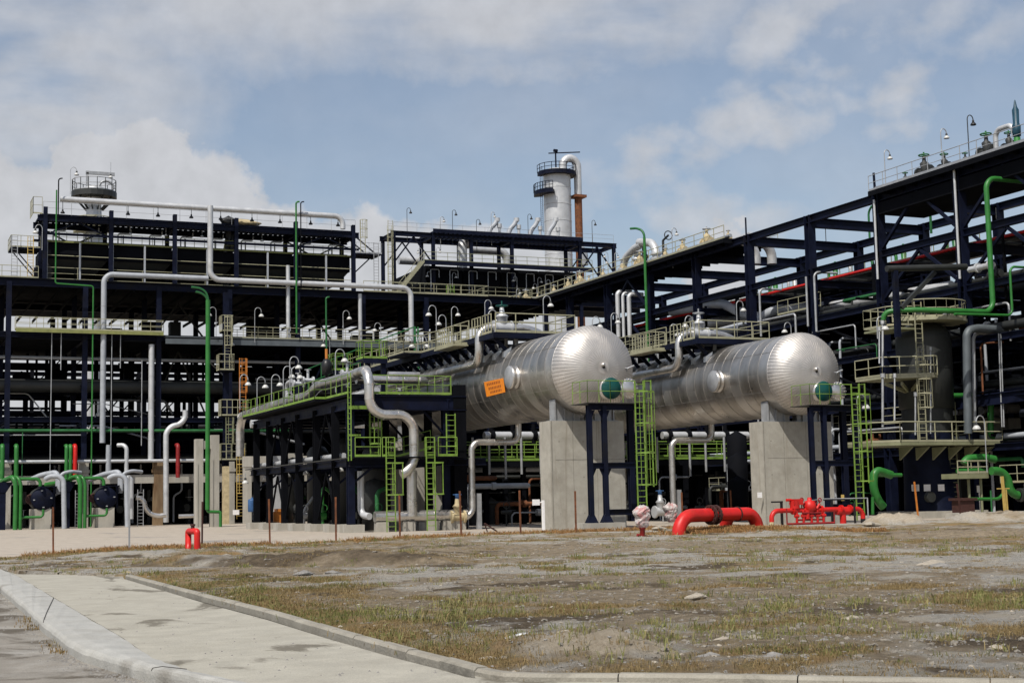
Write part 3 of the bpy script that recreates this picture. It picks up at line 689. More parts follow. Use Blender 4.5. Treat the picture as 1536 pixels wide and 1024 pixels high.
for (px, t0, b0, m, lb) in ((88,268,330,'black','dark vent pole at the outer corner of the cooler roof'),(444,303,500,'green','green vent pole beside the dark one on the cooler roof'),(451,303,430,'black','dark vent pole beside the green one on the cooler roof'),(489,446,560,'dgreen','green pole hanging below the deck over the railed platform')):
    a = hy(px,t0,138.5); b = hy(px,b0,138.5); mb = MB(); mb.rod((a.x,138.5,b.z),(a.x,138.5,a.z-.2),.09 if m != 'black' else .06,7); mb.pipe([(a.x,138.5,a.z-.25),(a.x,138.5,a.z),(a.x+.35,138.5,a.z+.05)],.09 if m != 'black' else .06,.2,7)
    single('vent_pole', lb, 'pole', mb, M[m])
# tarpaulins left on the roof frame
def lump(c, d, seed, n=14, m_=9):
    rnd = random.Random(seed); mb = MB(); vs = []
    ph = [rnd.uniform(0,6) for _ in range(6)]
    for j in range(m_+1):
        v = j/m_; 
        for i in range(n):
            t = 2*PI*i/n; r = math.sin(PI*min(.97,max(.03,v)))**.6*(1+.18*math.sin(3*t+ph[0]+v*4)+.12*math.sin(7*t+ph[1]-v*6)+rnd.uniform(-.09,.09))
            vs.append((c[0]+d[0]*r*math.cos(t), c[1]+d[1]*r*math.sin(t), c[2]+d[2]*(v*2-1)*(1+.15*math.sin(2*t+ph[2]))))
    mb.add(vs, [(j*n+i,j*n+(i+1)%n,(j+1)*n+(i+1)%n,(j+1)*n+i) for j in range(m_) for i in range(n)]+[tuple(range(n-1,-1,-1)),tuple(m_*n+i for i in range(n))], True)
    return mb
a = hy(342,331,141); single('tarpaulin_bag', 'dark tarpaulin bag heaped on the cooler roof', 'tarpaulin', lump((a.x,141,a.z-.1),(.8,.6,.5),1), M['blackp'])
a = hy(366,333,141); single('tarpaulin_roll', 'beige tarpaulin rolled out on the cooler roof', 'tarpaulin', lump((a.x,141,a.z-.1),(1.5,.6,.35),2), M['tarp'])
mb = MB(); 
for j in range(9):
    for i in range(7):
        u, v = i/6, j/8; p = hy(336+17*u+ (4-9*abs(v-.35))*(1 if u < .5 else .2), 341+38*v, 141.2); mb.v.append((p.x, 141.2+.25*math.sin(u*9+v*3), p.z))
        mb.v.append((p.x, 141.24+.25*math.sin(u*9+v*3), p.z))
for j in range(8):
    for i in range(6):
        k = (j*7+i)*2; mb.f += [[k,k+2,k+16,k+14],[k+1,k+15,k+17,k+3]]; mb.m += [0,0]; mb.sm += [True,True]
single('hanging_tarpaulin', 'black tarpaulin hanging from the cooler roof in front of a cooler bay', 'tarpaulin', mb, M['blackp'])

# ---------------------------------------------------------------- concrete frame below
cf = thing('concrete_structure', 'low weathered concrete frame of posts and beams under the long structure', 'concrete frame', (32,140,0))
for i, x in enumerate(CX):
    for y in (Y0, Y1):
        if y == Y1 and i in (0, 9): continue
        mb = MB(); w2 = .42 if y == Y0 else .3; mb.box((x-w2,y-w2,-.05),(x+w2,y+w2,6.1))
        if y == Y0: mb.box((x-.5,y-.5,4.95),(x+.5,y+.5,5.25))
        o = build('column', mb, M['black' if y == Y1 else 'concr' if (i == 3 and y == Y0) else 'conc'], cf)  # rear posts coloured black to stand for the shade behind
        if i == 3 and y == Y0: o['label'] = 'brown rust stained concrete column'
for y in (Y0, Y1):
    mb = MB(); mb.box((4.5,y-.3,3.95),(65.4,y+.3,4.75)); build('beam', mb, M['conc' if y == Y0 else 'black'], cf)  # rear beam blackened too, its colour stands in for shade
pt = thing('concrete_portal', 'pale grey concrete portal of two uneven legs behind the tall green lamp pole', 'concrete frame', (*g2(312,793),0))
Yp = 119.5
for (pa, pb, ptop) in ((294,305,658),(317,329,652)):
    a, b = hy(pa,ptop,Yp), hy(pb,ptop,Yp)
    mb = MB(); mb.box((a.x,Yp,-.05),(b.x,Yp+.8,a.z)); mb.box((a.x+.02,Yp-.06,0),(a.x+.16,Yp,a.z-2)); build('leg', mb, M['conc'], pt)
a, b = hy(304,661,Yp+.2), hy(318,673,Yp+.2); mb = MB(); mb.box((a.x,Yp+.1,b.z),(b.x,Yp+.7,a.z)); build('lintel', mb, M['conc'], pt)
a, b = hy(336,699,136), hy(344,699,136); mb = MB(); mb.box((a.x,136,-.05),(b.x,136.8,a.z)); single('concrete_post', 'cream stained concrete post beside the caged ladder', 'post', mb, M['tarp'])
# pale concrete beam further back towards the railed pipe rack
mb = MB(); a, b = hy(366,684,134), hy(470,699,134); mb.box((a.x,134,b.z),(b.x+10,134.7,a.z)); 
for px in (372,420,470): q = hy(px,700,134); mb.box((q.x-.35,134.05,-.05),(q.x+.35,134.65,b.z))
single('concrete_beam', 'raised concrete beam on posts seen through the green railed pipe rack', 'concrete frame', mb, M['conc'])

# ---------------------------------------------------------------- two identical pumps with their pipework
def pump(px, lab, first=None):
    c = hy(px, 748, 133.2); x, y = c.x, 133.2
    if first is None:
        t = thing('pump', lab, 'pump', (x,y,0), 'blue ended pumps by the apron')
        mb = MB(); mb.box((x-.85,y+.1,-.05),(x+.75,y+2.6,1.75)); build('plinth', mb, M['conc'], t)
        z = c.z
        mb = MB(); mb.lathe([(0,2.6),(.9,2.6),(1.0,2.3),(1.0,.5),(.9,.4)], (x,y,z), 'y', 24); bd = build('casing', mb, M['dgrey'], t)
        mb = MB(); mb.lathe([(.9,.42),(.98,.35),(.98,.1),(.9,0),(0,-.02)], (x,y,z), 'y', 28); cap = build('end_cover', mb, M['navy'], t)
        for k in range(4):
            an = PI/2*k+.1; mb = MB(); p = V((x+.72*math.cos(an),y-.03,z+.72*math.sin(an))); mb.cbox(p,(.16,.08,.09)); build('lug', mb, M['galv'], cap)
        mb = MB(); mb.lathe([(.4,0),(.45,.1),(.4,.2)], (x-.95,y+.5,z), 'y', 16); mb.rod((x-.95,y+.5,z),(x-.95,y+.7,z),.4,16); build('coupling_guard', mb, M['gasket'], t)
        mb = MB(); mb.box((x-.2,y+.3,z+1.0),(x+1.25,y+2.4,z+1.1)); mb.box((x+.9,y+.35,z-.9),(x+1.1,y+2.3,z+1.0)); build('frame_panel', mb, M['navy'], t)
    else:
        t = copy_tree(first); t.location = (x,y,0); t['label'] = lab
    return t, x, c.z
p1, x1, zc = pump(64, 'blue ended pump near the outer end of the long structure')
p2, x2, _ = pump(159, 'blue ended pump under the elbow pipes, nearer the brown concrete column', p1)
def pumppipes(x, who):
    z = zc; y = 132.6
    for k, dx in enumerate((-2.55, -2.15)):
        P_([(x-4.6 if k == 0 else x-4.2, 138, 3.9),(x-3.4,136,4.1),(x+dx,y,4.55),(x+dx+.25,y-.2,3.9),(x+dx+.25,y-.2,0)], .2 if k == 0 else .15, ('outer ' if k == 0 else 'inner ')+'green pipe bending down beside the '+who+' pump', 'green', bend=.6)
    P_([(x-1.9,y+.3,z+1.75),(x-.25,y+.3,z+1.75),(x-.25,y+.3,z+1.1)], .15, 'green inlet elbow on top of the '+who+' pump', 'green', bend=.4)
    P_([(x-1.9,y,0),(x-1.9,y,1.05),(x+.0,y,1.05),(x+.0,y,z-.9)], .11, 'low green drain pipe in front of the '+who+' pump', 'green', bend=.3)
    P_([(x+.2,y+.4,z+1.7),(x+.4,y+.2,z+1.95),(x+1.65,y,z+1.95),(x+1.75,y-.2,0)], .22, 'grey outlet pipe arching over the '+who+' pump', 'greypaint', bend=.9)
    P_([(x-.7,138,4.3),(x+.2,136,4.75),(x+1.4,134.4,4.95),(x+1.4,134.4,3.0)], .23, 'grey branch pipe sloping in above the '+who+' pump', 'greypaint', bend=.5, joints=.7)
    P_([(x+1.5,134.2,3.2),(x+1.5,134.2,4.7),(x+2.3,134.2,5.0),(x+3.4,135,4.9)], .16, 'grey forked pipe beside the branch above the '+who+' pump', 'greypaint', bend=.5)
    t = thing('pipe_support', 'navy flared steel support beside the '+who+' pump', 'support', (x-3.2,134.5,0))
    mb = MB(); mb.ibeam((x-3.2,134.5,0),(x-3.2,134.5,3.2),.5,.5,.08); build('post', mb, M['navy'], t)
    mb = MB(); mb.add([(x-3.45,134.2,3.2),(x-2.95,134.2,3.2),(x-2.95,134.8,3.2),(x-3.45,134.8,3.2),(x-4.0,134.1,4.1),(x-2.4,134.1,4.1),(x-2.4,134.9,4.1),(x-4.0,134.9,4.1)],[(3,2,1,0),(4,5,6,7),(0,1,5,4),(1,2,6,5),(2,3,7,6),(3,0,4,7)]); build('saddle', mb, M['navy'], t)
    mb = MB(); mb.ladder((x+3.0,133.2,0),(x+3.0,133.2,3.3),(1,0,0),.5); single('step_ladder', 'short white ladder beside the '+who+' pump', 'ladder', mb, M['galv'])
pumppipes(x1, 'first'); pumppipes(x2, 'second')
yg = 138.3
for px, t0, b0, m, r, lb in ((4,668,718,'green',.2,'green upright pipe at the edge of view behind the first pump'),(25,668,718,'green',.2,'green upright pipe between the navy column and the first pump'),
        (100,668,718,'green',.17,'outer of two green upright pipes before the second pump'),(106,668,722,'green',.17,'inner of two green upright pipes before the second pump'),(113,668,712,'red',.2,'bright red upright pipe before the second pump'),
        (267,667,716,'dred',.2,'dark red upright pipe near the swan neck pipe')):
    a, b = hy(px,t0,yg), hy(px,b0,yg); P_([(a.x,yg+.7,a.z),(a.x,yg,a.z),(a.x,yg,b.z)], r, lb, m, bend=.3)
P_([hy(204,746,134),hy(216,747,134),hy(218,765,134),hy(232,774,134),hy(249,772,134)], .22, 'tan clad pipe bending to the ground beside the brown column', 'alupipe', bend=.6)
P_([hy(190,716,134),hy(197,716,134),hy(197,778,134)], .2, 'pale grey pipe dropping past the concrete beam', 'palegrey', bend=.3)
P_([hy(268,774,134),hy(298,773,134)], .2, 'tan clad pipe lying low behind the concrete portal', 'alupipe')
# tall green lamp pole
gp = thing('lamp_pole', 'tall thick green pole with twin curved arms in front of the long structure', 'lamp pole', (*g2(316,790),0))
Yg = 118.
a = hy(312,450,Yg); z1 = a.z; gx_ = a.x
mb = MB(); mb.rod((gx_,Yg,1.4),(gx_,Yg,z1),.19,12); build('pole', mb, M['green'], gp)
for dz, l in ((0.,1.0),(.75,1.35)):
    mb = MB(); mb.pipe([(gx_,Yg,z1-.4),(gx_,Yg,z1+.1+dz*.4),(gx_-.45,Yg,z1+.55+dz*.5),(gx_-l,Yg,z1+.65+dz*.5)],.09,.4,8); build('arm', mb, M['dgreen'], gp)
mb = MB(); mb.pipe([(gx_,Yg,1.5),(gx_,Yg,1.25),(gx_+1.05,Yg,1.2),(gx_+1.05,Yg,0)],.13,.15,8); build('base_bend', mb, M['green'], gp)
# caged ladder tower beside it
lt = thing('ladder_tower', 'narrow steel tower of cream and orange caged ladders and small landings', 'ladder tower', (hy(345,770,137).x,137,0))
Yl = 137.2
def X_(px): return hy(px,600,Yl).x
def Z_(px,py): return hy(px,py,Yl).z
mb = MB(); mb.ibeam((X_(341),Yl+.6,0),(X_(341),Yl+.6,22),.5,.5,.06); build('column', mb, M['navy'], lt)
for (xa, xb, yy) in ((330,346,498),(326,348,556),(329,369,624),(329,365,690)):
    z = Z_(xa,yy); mb = MB(); mb.box((X_(xa),Yl-1.,z-.12),(X_(xb),Yl+.3,z)); o = build('landing', mb, M['black'], lt)
    mb = MB(); mb.rail([(X_(xa),Yl+.3,z),(X_(xa),Yl-1,z),(X_(xb),Yl-1,z),(X_(xb),Yl+.3,z)], step=.5, r=.035, h=1.5); build('handrail', mb, M['cream'], o)
for (px, pa, pb, m, cage) in ((339,556,475,'cream',(2.3,5.2)),(361,624,538,'orange',(2.2,5.4)),(341,690,624,'khaki',(1.5,4.0)),(357,778,672,'yellow',(2.4,6.6))):
    z0, z1_ = Z_(px,pa), Z_(px,pb); mb = MB(); mb.ladder((X_(px),Yl-.8,z0),(X_(px),Yl-.8,z1_),(1,0,0),.6,cage=(cage[0],min(cage[1],z1_-z0)),out=(0,-1,0)); build('caged_ladder', mb, M[m], lt)
mb = MB(); a = hy(354,768,Yl-1.1); mb.cbox((a.x,Yl-1.1,a.z),(.6,.03,.45)); build('notice_board', mb, M['paper'], lt)
# ---------------------------------------------------------------- added shelter: black wall hides the sky, its roof shades the wall
sh = thing('added_shelter', 'long black shelter added to close off the sky behind the long structure', 'shelter', (40,170,0))
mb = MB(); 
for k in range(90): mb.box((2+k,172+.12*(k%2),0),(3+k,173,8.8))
build('blackout_wall', mb, M['black'], sh)
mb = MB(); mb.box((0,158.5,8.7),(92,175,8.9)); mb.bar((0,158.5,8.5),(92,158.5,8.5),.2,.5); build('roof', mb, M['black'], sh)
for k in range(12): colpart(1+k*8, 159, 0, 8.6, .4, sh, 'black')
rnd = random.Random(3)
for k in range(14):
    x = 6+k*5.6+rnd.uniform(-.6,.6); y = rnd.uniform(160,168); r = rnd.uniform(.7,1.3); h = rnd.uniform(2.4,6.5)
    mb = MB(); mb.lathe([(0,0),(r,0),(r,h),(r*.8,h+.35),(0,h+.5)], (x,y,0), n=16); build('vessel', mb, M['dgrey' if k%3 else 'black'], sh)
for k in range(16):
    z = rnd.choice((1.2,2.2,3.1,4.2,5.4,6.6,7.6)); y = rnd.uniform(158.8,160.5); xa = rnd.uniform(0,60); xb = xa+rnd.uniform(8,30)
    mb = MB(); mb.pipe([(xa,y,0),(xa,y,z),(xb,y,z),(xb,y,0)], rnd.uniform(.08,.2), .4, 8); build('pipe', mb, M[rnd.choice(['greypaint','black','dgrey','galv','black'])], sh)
# low clutter between the concrete posts: small valve stands
vst = None
for k in range(16):
    x = 7.5+k*3.1+rnd.uniform(-.5,.5); y = rnd.uniform(141.5,147)
    lb = 'small dark valve stand among the concrete posts of the long structure'
    if vst is None:
        vst = t = thing('valve_stand', lb, 'valve', (x,y,0), 'valve stands under the long structure')
        mb = MB(); mb.rod((x,y,0),(x,y,1.1),.1,8); mb.rod((x-.5,y,1.15),(x+.5,y,1.15),.16,8); mb.rod((x-.55,y,1.15),(x-.42,y,1.15),.28,10); mb.rod((x+.42,y,1.15),(x+.55,y,1.15),.28,10); build('body', mb, M['dgrey'], t)
        mb = MB(); mb.rod((x,y,1.1),(x,y,1.9),.05,6); mb.torus((x,y,1.9),.25,.03,n=12,k=5); mb.rod((x-.25,y,1.9),(x+.25,y,1.9),.02,4); build('handwheel', mb, M['galv'], t)
    else:
        t = copy_tree(vst); t.location = (x,y,0); t.rotation_euler = (0,0,rnd.uniform(0,3)); s_ = rnd.uniform(.8,1.5); t.scale = (s_,s_,s_)

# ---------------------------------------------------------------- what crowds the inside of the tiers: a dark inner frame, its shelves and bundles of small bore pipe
mb = MB(); mb.box((4.5,140.4,6.55),(65.4,157.5,6.63)); build('floor_plate', mb, M['black'], ps)  # low plate added to throw shade into the ground bay below
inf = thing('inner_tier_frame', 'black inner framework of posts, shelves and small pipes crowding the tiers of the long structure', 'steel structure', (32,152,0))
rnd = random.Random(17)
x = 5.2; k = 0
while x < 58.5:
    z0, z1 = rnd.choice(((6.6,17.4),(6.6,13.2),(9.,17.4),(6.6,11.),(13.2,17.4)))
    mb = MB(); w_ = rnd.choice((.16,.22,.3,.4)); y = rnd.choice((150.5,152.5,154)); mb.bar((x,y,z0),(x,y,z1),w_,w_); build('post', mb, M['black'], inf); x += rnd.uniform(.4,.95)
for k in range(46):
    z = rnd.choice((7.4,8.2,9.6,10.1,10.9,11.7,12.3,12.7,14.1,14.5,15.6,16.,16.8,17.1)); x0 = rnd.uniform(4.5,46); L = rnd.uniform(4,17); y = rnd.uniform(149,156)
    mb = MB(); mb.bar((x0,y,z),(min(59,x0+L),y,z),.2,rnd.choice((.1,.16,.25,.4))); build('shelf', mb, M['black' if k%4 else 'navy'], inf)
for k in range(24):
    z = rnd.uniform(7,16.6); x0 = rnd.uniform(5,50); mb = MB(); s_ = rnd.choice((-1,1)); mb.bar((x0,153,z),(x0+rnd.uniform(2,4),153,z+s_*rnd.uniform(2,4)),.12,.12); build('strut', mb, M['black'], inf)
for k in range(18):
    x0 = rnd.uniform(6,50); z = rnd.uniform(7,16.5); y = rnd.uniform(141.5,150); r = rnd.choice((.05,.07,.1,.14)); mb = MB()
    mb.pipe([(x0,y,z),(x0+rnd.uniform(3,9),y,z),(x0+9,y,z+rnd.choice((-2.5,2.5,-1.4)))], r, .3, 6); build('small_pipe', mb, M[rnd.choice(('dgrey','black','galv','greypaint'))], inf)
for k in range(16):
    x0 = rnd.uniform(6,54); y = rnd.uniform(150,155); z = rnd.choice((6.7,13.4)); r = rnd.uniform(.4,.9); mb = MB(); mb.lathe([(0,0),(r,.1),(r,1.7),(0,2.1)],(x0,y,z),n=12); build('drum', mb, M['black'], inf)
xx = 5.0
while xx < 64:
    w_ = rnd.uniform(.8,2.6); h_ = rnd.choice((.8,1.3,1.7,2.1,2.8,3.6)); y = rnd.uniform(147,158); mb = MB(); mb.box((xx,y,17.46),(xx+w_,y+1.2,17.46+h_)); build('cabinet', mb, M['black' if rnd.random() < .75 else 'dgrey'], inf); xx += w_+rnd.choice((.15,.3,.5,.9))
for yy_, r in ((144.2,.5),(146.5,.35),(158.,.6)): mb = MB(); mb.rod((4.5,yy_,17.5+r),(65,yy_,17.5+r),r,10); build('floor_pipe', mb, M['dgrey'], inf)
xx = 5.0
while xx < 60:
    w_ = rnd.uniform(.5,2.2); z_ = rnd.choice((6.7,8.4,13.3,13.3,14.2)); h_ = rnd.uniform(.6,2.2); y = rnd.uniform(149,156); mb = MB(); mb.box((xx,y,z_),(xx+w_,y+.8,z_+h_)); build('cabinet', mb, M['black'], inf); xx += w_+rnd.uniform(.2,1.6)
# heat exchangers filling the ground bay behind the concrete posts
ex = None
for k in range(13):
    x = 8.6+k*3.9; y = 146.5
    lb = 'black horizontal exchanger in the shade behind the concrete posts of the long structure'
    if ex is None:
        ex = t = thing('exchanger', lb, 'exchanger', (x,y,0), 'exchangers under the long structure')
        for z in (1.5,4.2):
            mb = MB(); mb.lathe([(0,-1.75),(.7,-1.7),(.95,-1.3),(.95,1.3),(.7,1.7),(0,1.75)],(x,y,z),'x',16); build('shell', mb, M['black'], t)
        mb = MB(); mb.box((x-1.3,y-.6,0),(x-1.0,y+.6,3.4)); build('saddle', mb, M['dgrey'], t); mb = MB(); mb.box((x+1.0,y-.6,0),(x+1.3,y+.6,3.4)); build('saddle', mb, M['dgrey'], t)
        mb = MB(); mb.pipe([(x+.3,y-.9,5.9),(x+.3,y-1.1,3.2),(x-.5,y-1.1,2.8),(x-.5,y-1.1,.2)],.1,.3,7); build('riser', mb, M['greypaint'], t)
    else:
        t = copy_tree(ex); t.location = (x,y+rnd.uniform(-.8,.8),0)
# black panels added to close sky gaps right of the ladder tower
mb = MB()
for k in range(26): mb.box((36+k*1.5,159.5+.12*(k%2),8.8),(37.5+k*1.5,160.3,17.2+rnd.uniform(-1.2,.3)))
single('added_casing', 'tall black casing added to close off the sky in the tiers behind the lime rack', 'casing', mb, M['black'])
# ================================================================ second cooler structure beyond, and the two columns
YA, YB, YC = 168., 172.2, 182.
c2 = thing('cooler_structure', 'shorter navy cooler structure with a slatted roof, standing before the silver column', 'steel structure', (hy(750,400,YA).x, 175, 0))
xs_f = [hy(px,390,YA).x for px in (591,650,707,768,870,921)]
zr = hy(591,346,YA).z; zd = hy(690,444,YA).z
for x in xs_f:
    colpart(x, YA, 0 if x > 75 else zd, zr, .4, c2); colpart(x, YB, zd, zr, .4, c2, name='rear_column')
for y in (YA, YB):
    beampart((xs_f[0]-.4,y,zr-.3),(xs_f[-1]+.4,y,zr-.3),.34,.6,c2); beampart((xs_f[0]-4,y,zd-.35),(xs_f[-1]+6,y,zd-.35),.34,.7,c2)
for x in xs_f: beampart((x,YA,zr-.35),(x,YB,zr-.35),.3,.5,c2)
mb = MB(); n = 34
for k in range(n):
    x = xs_f[1]+(xs_f[4]-xs_f[1])*k/(n-1); mb.bar((x,YA-.6,zr+.05),(x,YB+.5,zr+.05),.2,.28)
mb.bar((xs_f[1]-.2,YA-.6,zr+.2),(xs_f[4]+.2,YA-.6,zr+.2),.1,.45); build('roof_slat', mb, M['navy'], c2)
mb = MB(); mb.box((xs_f[0]-3,YA-.5,zd),(xs_f[-1]+6,YC+1,zd+.12)); o = build('deck', mb, M['black'], c2)
mb = MB(); mb.rail([(xs_f[0]-1.,YA-.5,zd+.12),(xs_f[-1]+5,YA-.5,zd+.12)], step=1.6, r=.035); build('handrail', mb, M['cream'], o)
for (i, j, y) in ((0,1,YA),(4,5,YA),(0,1,YB),(4,5,YB)):
    a, b = xs_f[i], xs_f[j]; m_ = (a+b)/2; zz = hy(620,395,YA).z
    barpart((a,y,zz),(m_,y,zr-.6),.16,.16,c2); barpart((b,y,zz),(m_,y,zr-.6),.16,.16,c2)
zw = hy(760,400,YA).z
mb = MB(); mb.box((hy(630,400,YA).x,YA-1.6,zw-.15),(hy(880,400,YA).x,YA+.3,zw)); mb.bar((hy(630,400,YA).x,YA-1.6,zw-.2),(hy(880,400,YA).x,YA-1.6,zw-.2),.1,.5); o = build('walkway', mb, M['navy'], c2)
mb = MB(); mb.rail([(hy(630,400,YA).x,YA-1.6,zw),(hy(880,400,YA).x,YA-1.6,zw)], step=1.5, r=.035); build('handrail', mb, M['khaki'], o)
mb = MB(); a = V((hy(592,424,YA).x,YA-1.6,zd)); b = V((hy(630,400,YA).x,YA-1.6,zw)); mb.bar(a,b,.08,.3); mb.bar(a+V((0,.9,0)),b+V((0,.9,0)),.08,.3)
for k in range(12): p = a+(b-a)*(k/12); mb.box((p.x,p.y,p.z),(p.x+.3,p.y+.9,p.z+.05))
mb.rail([a,b],step=1.2,r=.03,toe=False); build('stair', mb, M['cream'], c2)
t0 = None
for i in range(4):
    x = hy(640+i*57,415,YA).x; x_ = hy(640+i*57+57,415,YA).x
    lb = ['dark tube bundle bay beside the stair of the shorter cooler structure','dark tube bundle bay, second from the stair of the shorter cooler structure','dark tube bundle bay, second from the braced end of the shorter cooler structure','dark tube bundle bay next to the silver column'][i]
    t = thing('air_cooler', lb, 'air cooler', (x,YA,zd), 'air cooler bays on the shorter structure')
    mb = MB(); mb.box((x+.1,YA+.6,zd+1.6),(x_-.1,YC-.6,zw-.25)); build('tube_bundle', mb, M['black'], t)
    mb = MB(); mb.add([(x+.2,YA+.7,zd+1.6),(x_-.2,YA+.7,zd+1.6),(x_-.2,YC-.7,zd+1.6),(x+.2,YC-.7,zd+1.6),(x+1.2,YA+1.6,zd+.5),(x_-1.2,YA+1.6,zd+.5),(x_-1.2,YC-1.6,zd+.5),(x+1.2,YC-1.6,zd+.5)],[(4,5,1,0),(5,6,2,1),(6,7,3,2),(7,4,0,3),(7,6,5,4)]); build('fan_hopper', mb, M['dgrey'], t)
    for k in (.25,.75):
        xx = x+(x_-x)*k; mb = MB(); mb.pipe([(xx-.8,YA-.2,zd+.4),(xx-.8,YA-.2,zd+3.2),(xx+.3,YA-.2,zd+3.2),(xx+.3,YA-.2,zd+2.2)],.06,.15,6); build('vent_bend', mb, M['galv'], t)
for (pa, pb, r, lb) in (((598,390),(640,391),.55,'fat grey pipe end under the brace of the shorter cooler structure'),((706,374),(760,375),.55,'fat grey pipe inside the shorter cooler structure'),((740,363),(875,369),.6,'long fat grey pipe under the slatted roof')):
    a, b = hy(*pa,175), hy(*pb,175); mb = MB(); mb.pipe([(a.x,175,a.z),(b.x,175,a.z),(b.x,175,a.z-2.5)], r, 1.2, 12); single('pipe', lb, 'pipe', mb, M['palegrey' if r > .5 and pa[0] < 720 else 'greypaint'])
a = hy(697,392,170); mb = MB(); mb.pipe([(a.x-.3,170,a.z-1),(a.x-.3,170,a.z+2.6),(a.x+1.2,172,a.z+2.6)],.6,1.,12); single('pipe', 'short fat grey elbow standing on the cooler walkway', 'pipe', mb, M['palegrey'])
for i, px in enumerate((743,772,804,831)):
    a = hy(px,350,170); zt = hy(px,328,170).z; mb = MB()
    mb.pipe([(a.x-.9,170,zr+.1),(a.x-.9,170,zr+1.3),(a.x+.2,170,zt-.6),(a.x+.3,170,zt)],.3,.7,9); b_ = mb
    t = thing('swan_vent', 'curved grey relief vent on the slatted roof, '+['the one nearest the stair end','second from the stair end','second from the silver column','the one against the silver column'][i], 'vent', (a.x,170,zr), 'relief vents on the slatted roof')
    build('vent_pipe', mb, M['greypaint'], t)
    mb = MB(); mb.rod((a.x+.6,170,zr),(a.x+.6,170,zr+1.7),.2,8); mb.rod((a.x+.6,170,zr+1.6),(a.x+.6,170,zr+2.1),.32,8); build('relief_valve', mb, M['palegrey'], t); mb = MB(); mb.rod((a.x+.3,170,zt-.35),(a.x+.3,170,zt+.1),.36,9); build('outlet', mb, M['palegrey'], t)
mb = MB(); mb.rail([(xs_f[0],YA,zr),(xs_f[-1],YA,zr)], step=3, r=.02, toe=False); build('roof_rail', mb, M['galv'], c2)
t = thing('caged_ladder', 'pale caged ladder at the stair end of the shorter cooler structure', 'ladder', (hy(585,400,YA).x,YA,zd))
mb = MB(); x = hy(585,400,YA).x; mb.ladder((x,YA-.3,zd-1),(x,YA-.3,zr+1.2),(1,0,0),.6,cage=(2.4,zr-zd+1.5),out=(-.5,-1,0)); build('ladder', mb, M['cream'], t)
mb = MB(); x = hy(676,470,150).x; z0 = hy(676,505,150).z; z1 = hy(676,428,150).z; mb.ladder((x,150,z0),(x,150,z1),(1,0,0),.9,r=.04,cage=(2.5,z1-z0),out=(0,-1,0)); single('caged_ladder', 'lime green caged ladder hanging below the shorter cooler deck', 'ladder', mb, M['lime'])
# silver column
YT = 200.
xa, xb = hy(816,300,YT).x, hy(856,300,YT).x; xc, rc = (xa+xb)/2, (xb-xa)/2*.93
zt = hy(836,263,YT).z
t = thing('silver_column', 'tall pale clad column with railed top and a rusty brown pipe down its side', 'column', (xc,YT,0))
mb = MB(); z = 0
while z < zt-.1: z2 = min(zt, z+2.6); mb.lathe([(rc,z),(rc,z2)],(xc,YT,0),n=32); mb.torus((xc,YT,z2),rc,.05,'z',32,4); z = z2
mb.lathe([(rc,zt),(rc*.93,zt+.4),(rc*.7,zt+.9),(0,zt+1.1)],(xc,YT,0),n=32); build('shell', mb, M['palegrey'], t)
def ringplat(c, r0, r1, z, a0, a1, n=14, th=.15):
    mb = MB(); vs = []
    for i in range(n+1):
        a = a0+(a1-a0)*i/n
        for r, zz in ((r0,z),(r1,z),(r1,z-th),(r0,z-th)): vs.append((c[0]+r*math.cos(a), c[1]+r*math.sin(a), zz))
    fs = [(i*4+j,i*4+(j+1)%4,(i+1)*4+(j+1)%4,(i+1)*4+j) for i in range(n) for j in range(4)]
    mb.add(vs, fs+[(0,1,2,3),(n*4+3,n*4+2,n*4+1,n*4)]); return mb
def ringrail(mb, c, r, z, a0, a1, n=10, h=1.1, rr=.03): 
    return mb.rail([(c[0]+r*math.cos(a0+(a1-a0)*i/n), c[1]+r*math.sin(a0+(a1-a0)*i/n), z) for i in range(n+1)], h=h, step=5, r=rr)
for z, a0, a1, r1 in ((zt+.3,-PI*1.1,PI*.15,rc+.9),(hy(820,288,YT).z,PI*.8,PI*1.3,rc+1.5)):
    o = build('platform', ringplat((xc,YT),rc+.1,r1,z,a0,a1,th=.5), M['navy'], t); build('handrail', ringrail(MB(),(xc,YT),r1,z,a0,a1,h=1.2,rr=.05), M['navy'], o)
mb = MB(); mb.ladder((xc-rc-.8,YT-.5,hy(820,350,YT).z),(xc-rc-.8,YT-.5,zt+1),(0,1,0),.7,r=.06); build('ladder', mb, M['navy'], t)
xp = hy(863,300,YT).x
mb = MB(); mb.pipe([(xc+.6,YT-1,zt+.5),(xc+.6,YT-1,zt+2.6),(xp,YT-1,zt+2.6),(xp,YT-1,zt-3.5)],.6,1.8,14); build('overhead_pipe', mb, M['palegrey'], t)
mb = MB(); mb.rod((xp,YT-1,zt-3.5),(xp,YT-1,20),.6,14); mb.box((xp-1.,YT-2,zt-3.6),(xp+1.,YT,zt-3.2)); build('downpipe', mb, M['rust'], t).__setitem__('label','rusty brown downpipe')
mb = MB(); mb.rod((xc-.6,YT-1,zt+.5),(xc-.6,YT-1,zt+3.6),.12,6); mb.bar((xc-1.8,YT-1,zt+3.1),(xc+3.6,YT-1,zt+3.7),.12,.16); mb.rod((xc-.9,YT-1,zt+3.6),(xc-.3,YT-1,zt+3.6),.25,8); build('davit', mb, M['navy'], t)
